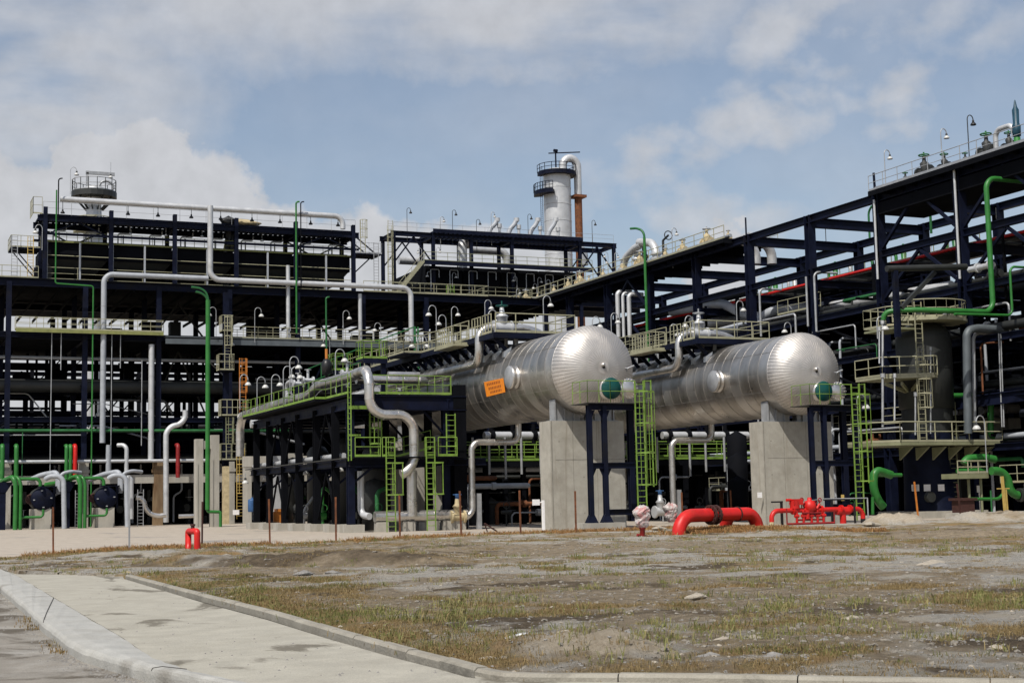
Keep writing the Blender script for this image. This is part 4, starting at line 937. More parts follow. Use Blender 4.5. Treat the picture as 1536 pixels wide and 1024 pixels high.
# pale column with a flared top
YT = 185.
xa, xb = hy(124,350,YT).x, hy(157,350,YT).x; xc, rc = (xa+xb)/2, (xb-xa)/2*.95
zp = hy(140,289,YT).z
t = thing('flared_column', 'pale column with a round railed platform and lifting arm behind the long cooler row', 'column', (xc,YT,0))
mb = MB(); mb.lathe([(rc,0),(rc,zp-5.2),(rc*.98,zp-4.2),(rc*.75,zp-2.8),(rc*.7,zp-1.3),(rc*.95,zp-.4),(rc*.95,zp+.6),(0,zp+.9)],(xc,YT,0),n=28); build('shell', mb, M['palegrey'], t)
o = build('platform', ringplat((xc,YT),.4,rc+1.5,zp,0,2*PI,24,.7), M['dgrey'], t); build('handrail', ringrail(MB(),(xc,YT),rc+1.4,zp,0,2*PI,16,1.5,.05), M['galv'], o)
mb = MB()
for k in range(10): a = 2*PI*k/10; mb.bar((xc+rc*.8*math.cos(a),YT+rc*.8*math.sin(a),zp-2.2),(xc+(rc+1.2)*math.cos(a),YT+(rc+1.2)*math.sin(a),zp-.6),.12,.25)
build('bracket', mb, M['dgrey'], o)
for z, a0, a1 in ((zp-4.6,PI*.9,PI*2.05),(hy(140,345,YT).z,PI*.9,PI*1.5)):
    o = build('platform', ringplat((xc,YT),rc,rc+1.2,z,a0,a1,12,.4), M['cream'], t); build('handrail', ringrail(MB(),(xc,YT),rc+1.15,z,a0,a1,8,1.3,.05), M['cream'], o)
mb = MB(); x0, x1_ = hy(131,270,YT).x, hy(172,270,YT).x; zz = hy(131,259,YT).z; mb.bar((x0,YT,zp),(x0,YT,zz),.3,.3); mb.bar((x0-.2,YT,zz),(x1_,YT,zz),.3,.4); mb.bar((x0+1.6,YT,zp),(x0+1.6,YT,zz-1),.2,.2); mb.torus((x0+2.3,YT,zp+.7),.9,.16,'y',12,5,0,PI); build('davit', mb, M['galv'], t)
# open frames further back, seen between the tiers
fb = thing('far_pipe_rack', 'distant dark pipe rack glimpsed through the open tiers of the long structure', 'pipe rack', (40,215,0))
for k in range(12):
    x = 6+k*7.3; colpart(x, 212, 0, 21, .5, fb, 'black')
for z in (11.5,14.2,17.2,20.5): beampart((3,212,z),(92,212,z),.3,.55,fb,'black')
for k, z in enumerate((12.3,15.1,18.,19.2,13.2)): mb = MB(); mb.rod((3,213,z),(92,213,z),.35,8); build('pipe', mb, M['black' if k%2 else 'dgrey'], fb)
for k in (1,3,4,6,8): barpart((6+k*7.3,212,11.5),(6+k*7.3+7.3,212,20.5),.2,.2,fb,'black'); 
# ================================================================ lime railed pipe rack in front of the first vessel
XA, XB, YF = 25.5, 31.4, 81.
ZP, ZL = 7.95, 4.0
lr = thing('railed_pipe_rack', 'dark pipe rack with lime green railings on concrete footings, carrying a fat silver pipe', 'pipe rack', (28.5,92,0))
ys = [hx(px,784,XA).y for px in (537,504,475.5,449,427,404.5,385)]
ys[0] = YF+.1
for i, y in enumerate(ys):
    for x in (XA, XB):
        mb = MB(); s_ = .62 if x == XA else .5; mb.box((x-s_,y-s_,-.05),(x+s_,y+s_,.45)); build('footing', mb, M['conc'], lr)
        colpart(x, y, .45, ZP-.5, .4, lr, 'navy' if i == 0 else 'black')
    beampart((XA,y,ZP-.5),(XB,y,ZP-.5),.26,.5,lr); beampart((XA,y,ZL),(XB,y,ZL),.24,.4,lr)
for x in (XA, XB):
    beampart((x,YF-.4,ZP-.55),(x,ys[-1]+.8,ZP-.55),.26,.6,lr)
    beampart((x,YF-.4,ZL),(x,ys[-1]+1.6,ZL),.24,.4,lr); mb = MB()
mb = MB(); mb.bar((XA-.35,YF-.5,ZL+.25),(XA-.35,ys[-1]+1.6,ZL+.25),.25,.06); build('cable_ledge', mb, M['grating'], lr)
for i in (1,3,4):
    for (z0,z1) in ((.5,3.6),(4.2,7.2)):
        a, b = ys[i], ys[i+1]; m_ = (a+b)/2
        for yy in (a, b): barpart((XA+.05,yy,z0),(XA+.05,m_,z1),.11,.11,lr,'black')
for i in range(len(ys)):
    y = ys[i]; barpart((XA,y,ZL-1.3),(XA+1.4,y,ZL-.2),.12,.12,lr,'navy'); barpart((XB,y,ZP-2.4),(XB-1.6,y,ZP-.7),.12,.12,lr,'navy')
# front bay: lower landing and deck edge girders
beampart((XA-.2,YF-.3,ZP-.5),(XB+1.2,YF-.3,ZP-.5),.3,.85,lr,'navy','front_girder'); beampart((XA-.2,YF-.3,ZL-.02),(XB+2.4,YF-.3,ZL-.02),.3,.4,lr,'navy','front_girder')
colpart(XB+.75, YF, 0, ZP+.6, .8, lr, 'black', 'end_column'); 
mb = MB(); mb.box((XA-.3,YF-.2,ZP-.12),(XB+.3,ys[-1]+.6,ZP)); mb.box((XA-1.0,YF+4,ZP-.14),(XA-.3,YF+11,ZP-.01)); mb.box((XA-1.,ys[3],ZP-.14),(XA-.3,ys[-1],ZP-.01)); dk = build('deck', mb, M['black'], lr)
def railpart(path, par, m='lime', **k):
    mb = MB(); mb.rail(path, **k); return build('handrail', mb, M[m], par)
railpart([(XA+1.1,YF-.45,ZP),(XB+.15,YF-.45,ZP)], dk, step=1., r=.022)
railpart([(XA-.3,YF-.45,ZP),(XA-.3,YF+4,ZP),(XA-1.,YF+4,ZP),(XA-1.,YF+11,ZP),(XA-.3,YF+11,ZP),(XA-.3,ys[3],ZP),(XA-1.,ys[3],ZP),(XA-1.,ys[-1],ZP),(XA-.3,ys[-1]+.5,ZP)], dk, step=1.25, r=.022)
railpart([(XB+.2,YF-.45,ZP),(XB+.2,YF+9,ZP),(XB+.2,YF+20,ZP)], dk, step=1.4, r=.022)
railpart([(XA+3.2,YF+3,ZP),(XB,YF+3,ZP)], dk, step=.6, r=.022)
# lower landing with gates and ladders
mb = MB(); mb.box((XA-.3,YF-1.5,ZL+.2),(XB+.9,YF-.2,ZL+.28)); ld = build('landing', mb, M['black'], lr)
yl = YF-1.45
def HX(px, py=690): return hy(px,py,yl).x
zl_ = ZL+.28
railpart([(HX(533),yl,zl_),(HX(571),yl,zl_)], ld, step=1.1, r=.026); railpart([(HX(574),yl,zl_),(HX(592),yl,zl_)], ld, step=.45, r=.026)
railpart([(HX(638),yl,zl_),(HX(652),yl,zl_)], ld, step=.45, r=.026); railpart([(HX(658),yl,zl_),(HX(686),yl,zl_)], ld, step=.8, r=.03)
railpart([(HX(620),YF+2.5,zl_),(HX(664),YF+.5,zl_+.5)], ld, step=.8, r=.022)
for px in (585, 645):
    mb = MB(); mb.ladder((HX(px),yl-.1,0),(HX(px),yl-.1,zl_+1.1),(1,0,0),.52,r=.03); 
    x = HX(px)
    for z in (2.1,3.9): mb.bar((x-.35,yl-.75,z),(x+.55,yl-.75,z),.02,.08); mb.bar((x-.35,yl-.75,z),(x-.26,yl-.1,z),.02,.08); mb.bar((x+.55,yl-.75,z),(x+.26,yl-.1,z),.02,.08)
    for q in (-.1,.5): mb.bar((x+q,yl-.75,2.1),(x+q,yl-.75,3.9),.05,.03)
    build('ladder', mb, M['lime'], ld)
mb = MB(); mb.ladder((XA-.35,YF-.9,zl_-.2),(XA-.35,YF-.9,ZP+1.15),(0,1,0),.55,r=.045); mb.bar((XA-.35,YF-.6,ZP-.8),(XA+1.1,YF-.6,ZP-.8),.08,.2); mb.bar((XA-.35,YF-.6,ZP-2.4),(XA+.4,YF-.6,ZP-2.4),.08,.1); build('upright_ladder', mb, M['lime'], ld)
mb = MB(); x = HX(678); mb.ladder((x,yl+.1,zl_),(x,yl+.1,zl_+2.5),(1,0,.0),.55,r=.035); build('upright_ladder', mb, M['lime'], ld)
mb = MB(); x = HX(577,660); mb.ladder((x,YF+.4,zl_),(x,YF+.4,ZP-.6),(1,0,0),.5,r=.04,cage=(.8,2.6),out=(0,-1,0)); build('caged_ladder', mb, M['lime'], ld)
# silver line along the rack and down the front in an S
rp = .30
J = lambda px, py, y=79.9: hy(px,py,y)
top = J(554,552); 
P_([(XA+1.1,111,ZP+.65),(XA+1.1,100,ZP+.85),(XA+1.15,93.5,ZP+.85),(XA+1.15,91.8,ZP+1.35),(XA+1.15,82,ZP+1.35)], .34, 'fat silver pipe lying along the lime railed rack', 'alupipe', bend=.9, joints=1.5, n=14)
sx = J(554,600).x; sr = J(621,650).x; zs = J(585,622).z
P_([(sx,82.2,ZP+1.35),(sx,79.9,ZP+1.35),(sx,79.9,zs),(sr,79.9,zs),(sr,79.9,J(621,703).z),(J(602,711).x,79.9,J(602,711).z)], .29, 'silver S shaped pipe hanging down the front of the lime railed rack', 'alupipe', bend=.95, joints=.85, n=14)
P_([(J(622,715).x,80.4,J(622,705).z),(J(622,715).x,80.4,.85)], .30, 'brownish clad upright joining the low pipe behind the lime ladders', 'alupipe', joints=.4, n=12)
z_ = hy(640,773,80.6).z
P_([(hy(562,773,80.6).x,80.6,z_),(hy(700,775,80.6).x,80.6,z_)], .32, 'dull clad pipe lying low behind the two lime ladders', 'alupipe', joints=1.2, n=12)
for px in (572,612,648,672,688):
    q = hy(px,790,80.6); mb = MB(); mb.box((q.x-.35,80.3,-.05),(q.x+.35,80.9,z_-.3)); single('pipe_pier', 'small concrete block under the low clad pipe, '+{572:'the one behind the first lime ladder',612:'the one below the S shaped pipe',648:'the one behind the second lime ladder',672:'the one beside the second lime ladder',688:'the one nearest the vessel pier'}[px], 'pier', mb, M['conc'])
P_([(J(554,712).x,81.5,J(554,705).z),(J(554,712).x,81.5,1.0),(J(560,770).x,80.6,.9)], .2, 'thin grey upright beside the first lime ladder', 'palegrey', bend=.4)
a = hy(582,570,83.2); b = hy(640,571,83.2)
P_([(a.x-2,83.2,a.z),(b.x,83.2,a.z),(b.x+.4,86,a.z)], .27, 'silver pipe crossing behind the lime front railing', 'alupipe', joints=1., n=12)
mb = MB(); mb.rod((a.x,83.2,a.z+.35),(a.x+2.,83.2,a.z+.35),.18,10); single('pipe', 'short silver stub above the crossing pipe', 'pipe', mb, M['alupipe'])
P_([(XA+2.3,YF+2,ZP+.4),(XA+2.3,111,ZP+.3)], .2, 'thinner grey pipe beside the fat one on the lime railed rack', 'palegrey')
P_([(XA+3.4,YF+6,ZP+.5),(XA+3.4,112,ZP+.4)], .26, 'third grey pipe on the lime railed rack', 'greypaint')
P_([(XA+1.1,110.9,ZP+.65),(XA+1.1,113.2,ZP+.6),(XA+1.1,113.2,ZL+1.5)], .33, 'silver elbow at the far end of the lime railed rack', 'alupipe', bend=1.2, joints=.6)
P_([(hy(376,668,118).x,118,8.3),(33,118,8.3),(44,118,8.3)], .34, 'cream clad pipe behind the lime railed rack', 'palegrey', joints=2)
P_([(XA+.5,84,ZL+.5),(XA+.5,106,ZL+.5)], .18, 'pale pipe on the lower tier of the lime railed rack', 'palegrey')
P_([(XB-1,84,ZL+.6),(XB-1,106,ZL+.6)], .3, 'dark pipe on the lower tier of the lime railed rack', 'dgrey')
# small elbow vent on the fat pipe
q = hx(430,585,XA+1.1); P_([(XA+1.1,q.y,ZP+1.),(XA+1.1,q.y,ZP+2.1),(XA+1.1,q.y-1.3,ZP+2.2)], .14, 'small white elbow vent on the fat silver pipe', 'palegrey', bend=.35)
# raised lime platforms over the rack
for (pxa, pxb, pyr, yy, lb) in ((545,581,537,84.,'small raised lime railed platform on navy legs over the front of the rack'),(500,529,555,92.,'small raised lime railed platform beside the orange topped valve')):
    a, b = hy(pxa,pyr,yy), hy(pxb,pyr,yy); z = a.z
    t = thing('raised_platform', lb, 'platform', (a.x,yy,ZP))
    mb = MB(); mb.box((a.x,yy,z-.12),(b.x,yy+1.4,z)); mb.bar((a.x,yy,z-.18),(b.x,yy,z-.18),.08,.25); o = build('deck', mb, M['navy'], t)
    for x in (a.x+.35, b.x-.2):
        mb = MB(); mb.bar((x,yy+.2,ZP),(x,yy+.2,z-.1),.28,.2); build('leg', mb, M['navy'], t)
    mb = MB(); mb.rail([(a.x,yy+1.4,z),(a.x,yy,z),(b.x,yy,z),(b.x,yy+1.4,z),(a.x,yy+1.4,z)], step=.55, r=.022); build('handrail', mb, M['lime'], o)
# valves and instruments standing on the rack
t = thing('control_valve', 'dark control valve with an orange tipped stem on the lime railed rack', 'valve', tuple(hy(489,580,92.)))
q = hy(490,562,92.); mb = MB(); mb.lathe([(0,-1.2),(.25,-1.2),(.25,-.9),(.12,-.8),(.12,0),(.32,.05),(.36,.7),(.2,1.0),(.1,1.05)],tuple(q),n=14); build('actuator', mb, M['blackp'], t)
mb = MB(); mb.rod(q+V((0,0,1.0)),q+V((0,0,1.7)),.1,8); build('stem', mb, M['orange'], t)
for k, (px, py, yy, lb) in enumerate(((521,560,90,'first valve'),(513,575,92,'second valve'),(462,570,98,'third valve'),(448,575,101,'fourth valve'),(600,600,84,'fifth valve'),(618,545,95,'sixth valve'))):
    q = hy(px,py,yy); t = thing('gate_valve', ['small grey valve behind the raised lime platform','small grey valve under the raised lime platform','small grey valve near the elbow vent on the rack','small grey valve further along the rack','small grey valve behind the front lime railing','small grey valve by the vessel walkway'][k], 'valve', tuple(q), 'valves on the lime railed rack')
    mb = MB(); mb.rod(q+V((-.4,0,0)),q+V((.4,0,0)),.14,8); mb.rod(q+V((-.42,0,0)),q+V((-.3,0,0)),.26,10); mb.rod(q+V((.3,0,0)),q+V((.42,0,0)),.26,10); mb.rod(q,q+V((0,0,.7)),.1,8); build('body', mb, M['palegrey'], t)
    mb = MB(); mb.torus(q+V((0,0,.72)),.22,.03,n=12,k=5); mb.rod(q+V((-.2,0,.72)),q+V((.2,0,.72)),.02,4); build('handwheel', mb, M['galv'], t)
# sloping dark green handrail lines beyond
mb = MB(); a, b = hy(563,512,100.), hy(622,490,100.); mb.bar(a,b,.09,.09); mb.bar(b,b+V((0,0,-4.6)),.14,.14); mb.bar(b+V((.25,0,0)),b+V((.25,0,-4.6)),.1,.1); single('jib', 'dark green sloping jib with an upright beside the vessel walkway', 'jib', mb, M['dgreen'])
mb = MB(); a, b = hy(462,553,100.), hy(540,522,100.); mb.bar(a,b,.07,.07); mb.bar(a-V((0,0,1)),b-V((0,0,1)),.07,.07); 
for k in range(5): p = a+(b-a)*(k/4); mb.bar(p,p-V((0,0,1.6)),.05,.05)
single('sloping_railing', 'dark green sloping stair railing behind the lime rack', 'railing', mb, M['dgreen'])
# equipment standing under the lime rack, seen between its columns
for (px, yy, w_, h, m, lb) in ((415,110,1.1,5.4,'palegrey','tall pale grey panel cabinet behind the lime rack columns'),(440,110,1.6,5.6,'conc','tall grey concrete wall panel behind the lime rack columns'),(478,104,1.2,5.2,'conc','narrow grey concrete post behind the lime rack')):
    q = hy(px,780,yy); mb = MB(); mb.box((q.x-w_/2,yy,-.05),(q.x+w_/2,yy+.5,h)); mb.box((q.x-w_/2+.1,yy-.04,.2),(q.x+w_/2-.1,yy,h-.2)); single('wall_panel', lb, 'panel', mb, M[m])
q = hy(421,766,100); mb = MB(); mb.box((q.x-.5,100,.1),(q.x+.5,100.8,1.2)); mb.box((q.x-.3,99.9,1.2),(q.x+.3,100.6,1.4)); single('orange_crate', 'orange machine casing under the lime rack', 'machine', mb, M['orange'])
for k, (px, yy) in enumerate(((378,116),(512,96),(514,99))):
    q = hy(px,758,yy); mb = MB(); mb.lathe([(0,-.5),(.3,-.5),(.33,-.45),(.33,.4),(.3,.5),(.12,.55),(0,.7)],tuple(q),n=14); single('blue_drum', ['blue drum beside the caged ladder','blue drum behind the front lime rack columns','second blue drum behind the front lime rack columns'][k], 'drum', mb, M['blue'])
rnd = random.Random(11)
for k in range(9):
    y = 84+k*2.6; x = 28.2+rnd.uniform(-1.5,1.5); mb = MB(); mb.pipe([(x,y,0),(x,y,1.2+rnd.random()*2),(x+.8,y+.5,1.6+rnd.random())],.1+.08*rnd.random(),.3,8); mb.rod((x-.2,y,.9),(x+.2,y,.9),.25,10); mb.torus((x,y-.3,1.4),.22,.03,'y',12,5)
    single('valve_stand', 'small pipe and handwheel under the lime rack among its footings', 'valve', mb, M[['dgreen','palegrey','dgrey','green'][k%4]], 'valve stands under the lime rack')
for k, (x, y, h) in enumerate(((29.6,89,5.5),(29.9,96,6.2),(27.5,101,5.),(30.2,104,6.),(28.6,86,3.2))):
    mb = MB(); mb.lathe([(0,0),(.8,0),(.8,h-.6),(.55,h-.2),(0,h)],(x,y,.0),n=16); single('dark_vessel', 'dark upright vessel in the shade of the lime rack', 'vessel', mb, M['dgrey'], 'upright vessels under the lime rack')
# ================================================================ the two big horizontal vessels
RV, ZV = 2.32, 8.5
def vessel(xc, first):
    who = 'nearer' if first else 'further'
    t = thing('pressure_vessel', 'huge silver clad horizontal vessel with an orange placard, above the red hoop pipe' if False else ('huge silver horizontal vessel carrying an orange placard on its flank' if first else 'huge silver horizontal vessel without a placard, nearer the dark tank'), 'vessel', (xc,84,0))
    yt, ye = 69.3, 101.
    mb = MB(); n = 72; rnd_ = random.Random(4)
    y = yt
    while y < ye-.01:
        y2 = min(ye, y+1.0); q1, q2 = rnd_.uniform(-.006,.006), rnd_.uniform(-.006,.006)
        f0 = len(mb.m); mb.lathe([(RV+q1,y),(RV+q2,y2)],(xc,0,ZV),'y',n); y = y2
        cut = sorted(rnd_.sample(range(n), 4)); kk = [rnd_.choice((0,0,1,2)) for _ in range(5)]
        for i in range(n): mb.m[f0+i] = kk[sum(i > c for c in cut)]
    mb.lathe([(RV,ye),(RV*.8,ye+.8),(0,ye+1.2)],(xc,0,ZV),'y',n)
    sh_ = build('shell', mb, [M['alu'], M['alu2'], M['alu3']], t)
    mb = MB(); y = yt+1.0
    while y < ye-.01: mb.torus((xc,y,ZV),RV+.004,.011,'y',72,4); y += 1.0
    for ang in (.35, 2.6, -.5, 3.6):
        mb.bar((xc+(RV+.003)*math.cos(ang),yt,ZV+(RV+.003)*math.sin(ang)),(xc+(RV+.003)*math.cos(ang),ye,ZV+(RV+.003)*math.sin(ang)),.03,.012)
    build('seam', mb, M['seam'], sh_)
    # dished head of 72 gores with standing seams
    mb = MB(); ms = MB(); G = 72; L = 1.42; rings = 18
    def hp(i, j, out=0.):
        ph = (PI/2)*j/rings*.985; a = 2*PI*i/G; r = (RV+.02)*math.cos(ph)**.9
        return V((xc+(r+out*math.cos(ph))*math.cos(a), yt-(L+out)*math.sin(ph), ZV+(r+out*math.cos(ph))*math.sin(a)))
    for i in range(G):
        vs = []
        for j in range(rings+1): vs += [hp(i,j), hp(i+.5,j,.006), hp(i+1,j)]
        mb.add(vs, [(j*3+k,j*3+k+1,(j+1)*3+k+1,(j+1)*3+k) for j in range(rings) for k in range(2)], True)
        for j in range(rings-1 if i%2 else rings-4): ms.bar(hp(i,j,.006),hp(i,j+1,.006),.02-.0007*j,.024,hp(i,j,1.)-hp(i,j))
    mb.torus((xc,yt+.02,ZV),RV+.012,.03,'y',72,5)
    hd = build('head', mb, M['head'], t); build('seam', ms, M['seam'], hd)
    mb = MB(); mb.lathe([(.0,-.1),(.08,-.09),(.10,.0),(.12,.3)],(xc-.05,yt-L-.05,ZV+.12),'y',16); build('centre_cap', mb, M['alupipe'], hd)
    # teal ended nozzle and blank cover on the head
    xn, zn = xc+.35, ZV-1.12
    mb = MB(); mb.lathe([(.5,-1.2),(.56,-1.2),(.58,-.5),(.58,.9)],(xn,yt-.35,zn),'y',24); nz_ = build('nozzle', mb, M['alupipe'], t)
    mb = MB(); mb.lathe([(0,-.06),(.54,-.05),(.57,0),(.57,.06),(.3,.06)],(xn,yt-1.55,zn),'y',28); build('teal_cover', mb, M['teal'], nz_)
    xn2 = xc+1.62
    mb = MB(); mb.lathe([(0,-.75),(.52,-.75),(.55,-.7),(.55,-.5),(.5,-.45),(.5,.9)],(xn2,yt-.40,zn+.05),'y',24)
    for k in range(16): a = 2*PI*k/16; mb.rod((xn2+.5*math.cos(a),yt-1.20,zn+.05+.5*math.sin(a)),(xn2+.5*math.cos(a),yt-1.10,zn+.05+.5*math.sin(a)),.03,5)
    build('manway', mb, M['alupipe'], t)
    mb = MB(); mb.pipe([(xn2-.1,yt-.9,zn+.7),(xn2-.1,yt-1.2,zn+1.1),(xn2+.3,yt-1.2,zn+1.25)],.05,.1,6); mb.rod((xn2-.45,yt-1.1,zn+1.1),(xn2-.1,yt-1.2,zn+1.1),.035,5); build('davit_hook', mb, M['galv'], t)
    # saddles
    for ysd in (70.35, 95):
        mb = MB()
        for sx_ in (-1,1):
            x0 = xc+sx_*1.75; vs = []
            prof2 = []
            for k in range(9):
                u = k/8; x = x0*(1-u)+(xc+sx_*.25)*u; dx = x-xc; z = ZV-math.sqrt(max(0,RV**2-dx*dx))-.0; prof2.append((x,max(5.83,z)))
            for (x,z),(x2,z2) in zip(prof2,prof2[1:]):
                for yy in (ysd,ysd+.45): mb.add([(x,yy,5.8),(x2,yy,5.8),(x2,yy,z2),(x,yy,z)],[(0,1,2,3)])
            for k in (0,3,6): x,z = prof2[k]; mb.box((x-.03,ysd-.12,5.8),(x+.03,ysd+.57,z-.02))
        mb.box((xc-2.0,ysd-.15,5.78),(xc+2.0,ysd+.6,5.84)); build('saddle', mb, M['galv'], t)
    # big side blank flange
    yb = 74.1 if first else 74.5
    zz = ZV-.05; xs_ = xc-RV
    mb = MB(); mb.lathe([(0,-.42),(.62,-.42),(.66,-.40),(.66,-.26),(.60,-.24),(.60,-.1),(.66,-.08),(.66,.02),(.55,.04),(.55,.5)],(xs_-.0,yb,zz),'x',32); sm_ = build('side_manway', mb, M['alupipe'], t)
    mb = MB(); mb.lathe([(0,-.44),(.60,-.44),(.62,-.42),(.62,-.40)],(xs_,yb,zz),'x',32); build('cover_plate', mb, M['galv'], sm_)
    # stand-off brackets that carry the walkway
    zpf = 11.15
    for k in range(18):
        y = 76.6+k*1.45
        mb = MB(); mb.bar((xc-2.55,y,zpf-.15),(xc-1.62,y,ZV+1.62),.16,.2); build('strut', mb, M['navy'], t)
        mb = MB(); mb.add([(xc-1.95,y-.12,ZV+1.65),(xc-1.95,y+.12,ZV+1.65),(xc-1.5,y+.2,ZV+1.95),(xc-1.5,y-.2,ZV+1.95),(xc-2.0,y-.12,ZV+1.3),(xc-2.0,y+.12,ZV+1.3),(xc-1.6,y+.2,ZV+1.4),(xc-1.6,y-.2,ZV+1.4)],[(0,1,2,3),(7,6,5,4),(0,4,5,1),(1,5,6,2),(2,6,7,3),(3,7,4,0)]); build('bracket_foot', mb, M['alupipe'], t)
        if k < 14:
            mb = MB(); mb.bar((xc-.9,y+.5,ZV+RV-.25),(xc-.9,y+.5,zpf),.16,.16); build('standoff', mb, M['palegrey'], t)
    # walkway above
    pf = thing('vessel_walkway', 'cream railed walkway along the top of the vessel with the orange placard' if first else 'cream railed walkway along the top of the vessel nearer the dark tank', 'walkway', (xc,88,zpf))
    x0, x1 = xc-2.75, xc+2.4
    mb = MB(); mb.box((x0,76.,zpf),(x1,79.6,zpf+.06)); mb.box((x0,79.6,zpf),(x0+1.6,104,zpf+.06)); mb.box((x0-1.2,88,zpf),(x0,91.5,zpf+.06))
    mb.bar((x0,76.,zpf-.12),(x1,76.,zpf-.12),.1,.3); mb.bar((x0,76.,zpf-.12),(x0,104,zpf-.12),.1,.3)
    for k in range(10): mb.bar((x0,76.3+k*2.9,zpf-.15),(x0+2.2,76.3+k*2.9,zpf-.15),.16,.22)
    dk_ = build('deck', mb, M['navy'], pf)
    z = zpf+.06
    mb = MB(); mb.rail([(x0+.1,76.,z),(x1,76.,z)], step=1.35, r=.032); build('front_handrail', mb, M['cream'], dk_)
    mb = MB(); mb.rail([(x0,79.8,z),(x0,88,z),(x0-1.2,88,z),(x0-1.2,91.5,z),(x0,91.5,z),(x0,104,z)], step=1.4, r=.032); build('side_handrail', mb, M['cream'], dk_)
    mb = MB(); mb.rail([(x1,76.,z),(x1,79.6,z),(x0+1.6,79.6,z),(x0+1.6,104,z)], step=1.5, r=.03); build('inner_handrail', mb, M['cream'], dk_)
    mb = MB()
    for (xx,yy) in ((x0,76.4),(x0,78.)): mb.rail([(xx,yy,z),(xx,yy+1.3,z)],step=.45,r=.032)
    mb.rail([(x0-.9,80,z-.3),(x0-.9,83,z-.3),(x0,83.2,z-.3)], step=.4, r=.032); mb.rail([(x0-.9,80,z-.3),(x0,80,z-.3)],step=.4,r=.032); mb.box((x0-.95,79.9,z-.4),(x0,83.2,z-.3)); build('gate', mb, M['cream'], dk_)
    # silver line crossing the walkway: elbow, valve, run, and the pipe hugging the flank
    xl = xc-2.6
    P_([(xc+1.5,78.6,zpf+.4),(xc-.3,78.6,zpf+.75),(xl,78.6,zpf+.75),(xl,81.2,zpf+.75),(xl,81.2,ZV+.95),(xl,100,ZV+.75),(xl-.2,104,ZV+.7)] if False else
       [(xc+1.2,78.4,zpf+.32),(xc+.6,78.4,zpf+.62),(xl-.1,78.4,zpf+.62),(xl-.1,78.4,ZV+1.15),(xl-.1,90,ZV+1.1),(xl-.1,103.5,ZV+1.05)], .25, 'silver pipe looping over the walkway and along the '+('placard vessel' if first else 'unmarked vessel'), 'palegrey' if False else 'alupipe', bend=.75, joints=1.3, n=14)
    v = thing('gate_valve', 'pale upright valve on the walkway of the '+('placard vessel' if first else 'unmarked vessel'), 'valve', (xc-1.1,78.4,zpf))
    mb = MB(); q = V((xc-1.2,78.4,zpf+.62)); mb.rod(q+V((-.55,0,0)),q+V((.55,0,0)),.33,14); mb.rod(q+V((-.6,0,0)),q+V((-.48,0,0)),.42,14); mb.rod(q+V((.48,0,0)),q+V((.6,0,0)),.42,14); mb.lathe([(.3,.1),(.32,.6),(.36,.62),(.36,.72),(.16,.85),(.12,1.2)],tuple(q),n=14); build('body', mb, M['palegrey'], v)
    mb = MB(); mb.torus(q+V((0,0,1.3)),.35,.035,n=16,k=5); mb.rod(q+V((-.33,0,1.3)),q+V((.33,0,1.3)),.02,4); mb.rod(q+V((0,-.33,1.3)),q+V((0,.33,1.3)),.02,4); mb.rod(q+V((0,0,1.1)),q+V((0,0,1.6)),.05,6); build('handwheel', mb, M['teal' if first else 'galv'], v)
    # pier
    pr = thing('concrete_pier', 'massive concrete pier under the head of the '+('placard vessel' if first else 'unmarked vessel'), 'pier', (xc,71,0))
    w_ = 2.22 if first else 2.38
    x0 = xc-w_; x1 = xc+w_
    mb = MB(); mb.box((x0,70.,-.1),(x1,71.3,5.8)); build('shaft', mb, M['pier'], pr)
    mb = MB(); q = .022
    mb.box((x0+.06,69.998-q,0),(x0+.10,70,5.8)) 
    for fx in (.30,.62): mb.box((x0+w_*2*fx,70-.006,0.),(x0+w_*2*fx+.03,70,5.79))
    mb.box((x0+.3,70-.006,3.72),(x1,70,3.76))
    for fz in (.9,2.8,4.7):
        for fx in (.12,.44,.80): mb.rod((x0+w_*2*fx,70-.004,fz),(x0+w_*2*fx,70.02,fz),.045,8)
    build('formwork_joint', mb, M['concdark'], pr)
    mb = MB(); mb.box((xc-2.2,94.5,-.1),(xc+2.2,96,5.8)); single('rear_pier', 'concrete pier deep in shade under the rear of the '+('placard vessel' if first else 'unmarked vessel'), 'pier', mb, M['conc'])
    # navy stand with lime caged ladder
    st = thing('access_stand', 'navy steel stand with lime caged ladder before the '+('placard vessel' if first else 'unmarked vessel'), 'access stand', (xc-.4,66.2,0))
    zs = 6.45; xa = xc-1.95; ya, yb2 = 65.9, 67.1; xm = xa+.85; xr = xc+.95
    for x in (xa, xm, xr):
        mb = MB(); mb.ibeam((x,ya,.45),(x,ya,zs-.1),.24,.24,.05); mb.add([(x-.3,ya-.2,.44),(x+.3,ya-.2,.44),(x+.3,ya+.2,.44),(x-.3,ya+.2,.44),(x-.13,ya-.1,.85),(x+.13,ya-.1,.85),(x+.13,ya+.1,.85),(x-.13,ya+.1,.85)],[(3,2,1,0),(4,5,6,7),(0,1,5,4),(1,2,6,5),(2,3,7,6),(3,0,4,7)]); build('leg', mb, M['navy'], st)
    mb = MB(); mb.ibeam((xr+.1,yb2,.45),(xr+.1,yb2,zs-.1),.3,.3,.05); build('leg', mb, M['navy'], st)
    for z, a, b in ((zs-.18,xa,xr),(3.3,xa,xr),(.95,xm,xr)):
        mb = MB(); mb.ibeam((a,ya,z),(b,ya,z),.2,.3,.04); build('crossbeam', mb, M['navy'], st)
    mb = MB()
